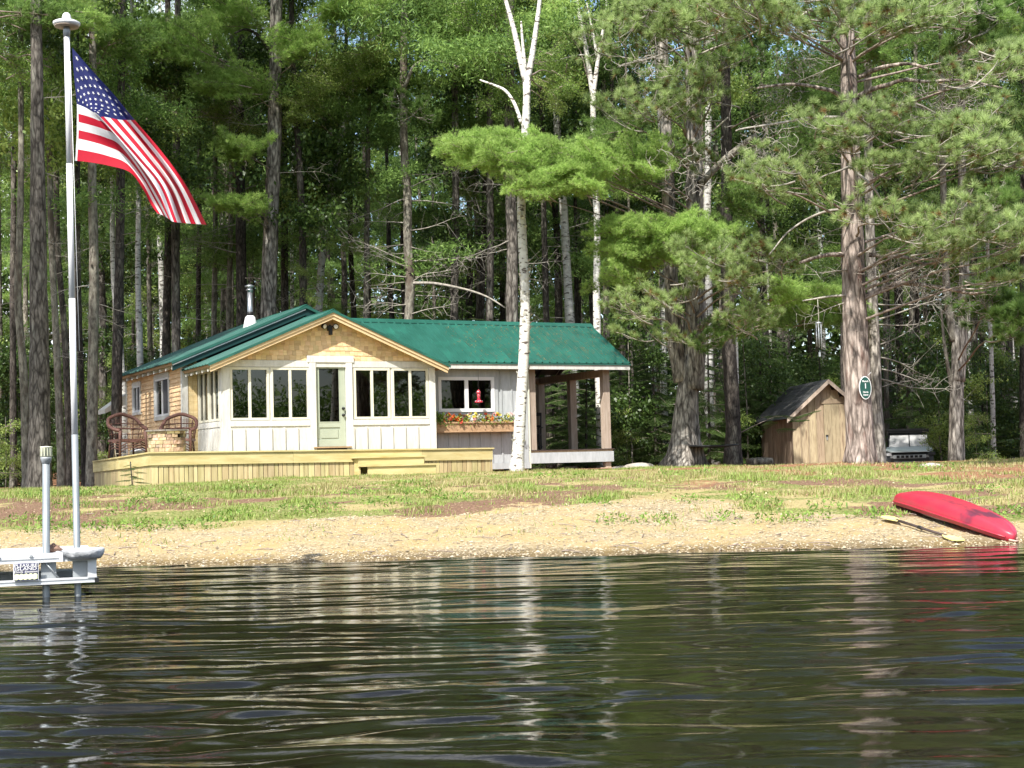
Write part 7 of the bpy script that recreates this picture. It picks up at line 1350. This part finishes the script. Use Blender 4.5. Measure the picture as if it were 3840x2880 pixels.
e[0].position = .0; e[0].color = (.36, .30, .15, 1); e[1].position = 1; e[1].color = (.26, .38, .07, 1); e2 = e.new(.35); e2.color = (.34, .31, .12, 1); e3 = e.new(.55); e3.color = (.21, .27, .055, 1); ll.new(aa.outputs["Fac"], rr_.inputs["Fac"]); ll.new(rr_.outputs["Color"], bb.inputs["Base Color"]); bb.inputs["Roughness"].default_value = .6
tr_ = nn.new("ShaderNodeBsdfTranslucent"); ms_ = nn.new("ShaderNodeMixShader"); ms_.inputs[0].default_value = .3; ll.new(rr_.outputs["Color"], tr_.inputs["Color"]); ll.new(bb.outputs[0], ms_.inputs[1]); ll.new(tr_.outputs[0], ms_.inputs[2]); ll.new(ms_.outputs[0], nn["Material Output"].inputs["Surface"])
o = link("grass", rawmesh("grass", V, np.arange(len(V)).reshape(-1, 3), gm, 3, {"tone": np.repeat(tone, 3)})); tag(o, "patchy green and straw coloured grass on the bank above the beach", "grass", kind="stuff")
# leafy weeds
def weeds(spots, name, label, m_, seed, size=.055, asp=.38, hh=.12):
    qq = np.random.default_rng(seed); C_ = []
    for (px, py, D, r, n) in spots:
        c0 = at(px, py, D); a = qq.uniform(0, 6.28, n); rr = r * np.sqrt(qq.random(n)); X_ = c0[0] + rr * np.cos(a); Y_ = D + rr * np.sin(a) * 1.1; C_.append(np.stack([X_, Y_, ground_z(X_, Y_) + qq.uniform(0, hh, n) * (1 - (rr / r) ** 2 * .6)], 1))
    P = np.concatenate(C_); m = len(P); d = unit(qq.normal(size=(m, 3)) * [1, 1, .6] + [0, 0, .8]); s = unit(np.cross(d, qq.normal(size=(m, 3)))); L = size * qq.uniform(.6, 1.4, (m, 1))
    V = np.stack([P, P + d * L * .45 + s * L * asp * .5, P + d * L, P, P + d * L, P + d * L * .45 - s * L * asp * .5], 1).reshape(-1, 3); o = link(name, rawmesh(name, V, np.arange(len(V)).reshape(-1, 3), m_, 3, {"tone": np.repeat(qq.random(m), 6)})); return tag(o, label, "weeds", kind="stuff")
sp = []
for px, py in ((560, 1930), (620, 1915), (690, 1925), (530, 1960), (480, 1940), (760, 1950), (850, 1940), (420, 1960), (600, 1970), (240, 1940), (250, 1975), (90, 1960), (140, 1900), (900, 1900), (1000, 1860), (1080, 1930), (1200, 1925), (1330, 1905), (1450, 1915), (1590, 1900), (1700, 1905), (1560, 1835), (350, 1920), (300, 1900), (180, 1990)):
    D = 5500 * .62 / max(60, (py - (1735 + (1920 - px) * .026))) ; D = min(max(D, 18.3), 24); sp.append((px, py, D, .34, 110))
for px, py in ((2060, 1870), (2160, 1860), (2600, 1905), (2720, 1918), (2870, 1905), (2900, 1920), (3040, 1950), (3250, 1930), (3330, 1940), (3100, 1900), (2790, 1900), (2460, 1925), (3720, 1870), (3780, 1900), (3830, 1950), (3400, 1800), (3450, 1830), (3560, 1820), (2300, 1930), (2520, 1860), (2250, 1915), (2640, 1790)):
    hz = 1735 + (1920 - px) * .026; D = 5500 * .66 / max(60, py - hz); D = min(max(D, 17.6), 25); sp.append((px, py, D, .26, 80))
weeds(sp, "weeds", "scattered leafy green weeds along the edge of the beach", M_weed, 4)
# pebbles
q9 = np.random.default_rng(9); n_ = 42000; x, y = scatter(n_, -9, 9.5, 15.3, 19.6, q9); bzz = zones(x, y)[0]; k_ = bzz > .35 + q9.random(n_) * .5; x, y = x[k_], y[k_]; n_ = len(x); r = np.clip(q9.lognormal(-4.75, .36, n_), .004, .026) * (1 + .25 * np.exp(-((y - 15.9) / .5) ** 2)); base = np.array([[1, 0, 0], [.3, .9, .1], [-.8, .6, 0], [-.9, -.5, .1], [.1, -1, 0], [.8, -.6, .1], [.1, .1, .7], [0, 0, -.4]])
F8 = np.array([[0, 1, 6], [1, 2, 6], [2, 3, 6], [3, 4, 6], [4, 5, 6], [5, 0, 6]]); a = q9.uniform(0, 6.28, n_); c_, s_ = np.cos(a), np.sin(a); B = base[None] * (r[:, None, None]) * q9.uniform(.65, 1.3, (n_, 1, 3)); X_ = B[..., 0] * c_[:, None] - B[..., 1] * s_[:, None] + x[:, None]; Y_ = B[..., 0] * s_[:, None] + B[..., 1] * c_[:, None] + y[:, None]; Z_ = B[..., 2] + (ground_z(x, y) + r * .12)[:, None]
V = np.stack([X_, Y_, Z_], -1).reshape(-1, 3); T = (F8[None] + (np.arange(n_) * 8)[:, None, None]).reshape(-1, 3)
pm_ = bpy.data.materials.new("beach_pebbles"); pm_.use_nodes = True; nn = pm_.node_tree.nodes; ll = pm_.node_tree.links; bb = nn["Principled BSDF"]; aa = nn.new("ShaderNodeAttribute"); aa.attribute_name = "tone"; rr_ = nn.new("ShaderNodeValToRGB"); e = rr_.color_ramp.elements; e[0].color = (.14, .11, .075, 1); e[1].color = (.43, .375, .28, 1); e2 = e.new(.4); e2.color = (.33, .26, .155, 1); e3 = e.new(.75); e3.color = (.40, .33, .22, 1); ll.new(aa.outputs["Fac"], rr_.inputs["Fac"]); ll.new(rr_.outputs["Color"], bb.inputs["Base Color"]); bb.inputs["Roughness"].default_value = .75
o = link("gravel", rawmesh("gravel", V, T, pm_, 3, {"tone": np.repeat(q9.random(n_), 8)})); tag(o, "tan and grey gravel covering the small beach", "gravel", kind="stuff")
# litter on the bank: bits of dry leaves and stones
n_ = 9000; x, y = scatter(n_, -10, 11, 18.5, 32, q9); k_ = ~in_deck(x, y); x, y = x[k_], y[k_]; P = np.stack([x, y, ground_z(x, y) + .006], 1); m = len(P); d = unit(q9.normal(size=(m, 3)) * [1, 1, .25]); s = unit(np.cross(d, np.array([0, 0, 1.0]) + q9.normal(size=(m, 3)) * .3)); L = .035 * q9.uniform(.4, 1.5, (m, 1)); V = np.stack([P, P + d * L * .5 + s * L * .3, P + d * L, P, P + d * L, P + d * L * .5 - s * L * .3], 1).reshape(-1, 3)
o = link("leaf_litter", rawmesh("leaf_litter", V, np.arange(len(V)).reshape(-1, 3), leafmat("dry_leaf_litter", (.20, .10, .05), (.62, .52, .34), .1), 3, {"tone": np.repeat(q9.random(m), 6)})); tag(o, "dry leaves and needles scattered over the bank", "leaf litter", kind="stuff")
# driftwood and twigs stranded on the gravel
tw = MB(); qt = random.Random(15)
for i in range(150):
    x_, y_ = qt.uniform(-8, 8.5), 15.75 + abs(qt.gauss(0, 1.3)); a_ = qt.uniform(0, 6.28); L__ = qt.uniform(.05, .28); z_ = gz(x_, y_) + .012; p1_ = (x_ + math.cos(a_) * L__, y_ + math.sin(a_) * L__, gz(x_ + math.cos(a_) * L__, y_ + math.sin(a_) * L__) + .014)
    tw.tube([(x_, y_, z_), ((x_ + p1_[0]) / 2 + qt.uniform(-.02, .02), (y_ + p1_[1]) / 2, (z_ + p1_[2]) / 2 + .008), p1_], [.006, .005, .003], 4, cap=False)
tag(tw.build("driftwood", M_limb), "thin dark twigs and bits of driftwood stranded on the gravel beach", "driftwood", kind="stuff")
# rocks
M_rock = mat("pale_rock", (.24, .21, .18), (.42, .38, .33), 5, rough=.9, bump=1, bscale=14, rnd=.1)
def rock(px, D, sx, sy, sz, label, seed):
    qq = random.Random(seed); import bmesh; bm = bmesh.new(); bmesh.ops.create_icosphere(bm, subdivisions=3, radius=1)
    for v in bm.verts: f = 1 + qq.uniform(-.06, .06) + .15 * math.sin(3 * v.co.x + seed) * math.cos(2 * v.co.y + seed); v.co = Vector((v.co.x * sx * f, v.co.y * sy * f, v.co.z * sz * f))
    me = bpy.data.meshes.new("rock"); bm.to_mesh(me); bm.free(); me.materials.append(M_rock); x = at(px, 1750, D)[0]; tag(link("rock", me, None, (x, D, gz(x, D) + sz * .25), (0, 0, qq.uniform(0, 3))), label, "rock")
rock(2395, 33.2, .38, .3, .10, "largest pale flat rock between the pavilion and the twin pine's roots", 1); rock(2330, 33.6, .22, .2, .06, "small pale rock beside the pavilion's front footing", 2); rock(2440, 32.4, .30, .22, .05, "low flat rock in the grass at the foot of the twin pine", 3); rock(3490, 25.8, .22, .16, .05, "low pale rock in the reddish needles below the utility vehicle", 4)
p_ = at(2900, 1745, 39); 
lg = thing("log", "short grey log lying on the ground between the dark pine and the shed", "log", (at(2850, 1745, 39.5)[0], 39.5, gz(7, 39.5) + .10), .1); MB().tube([(-.35, 0, 0), (0, .02, .01), (.35, 0, 0)], [.10, .105, .10], 12, jit=.05).build("trunk", M_barklt, lg)
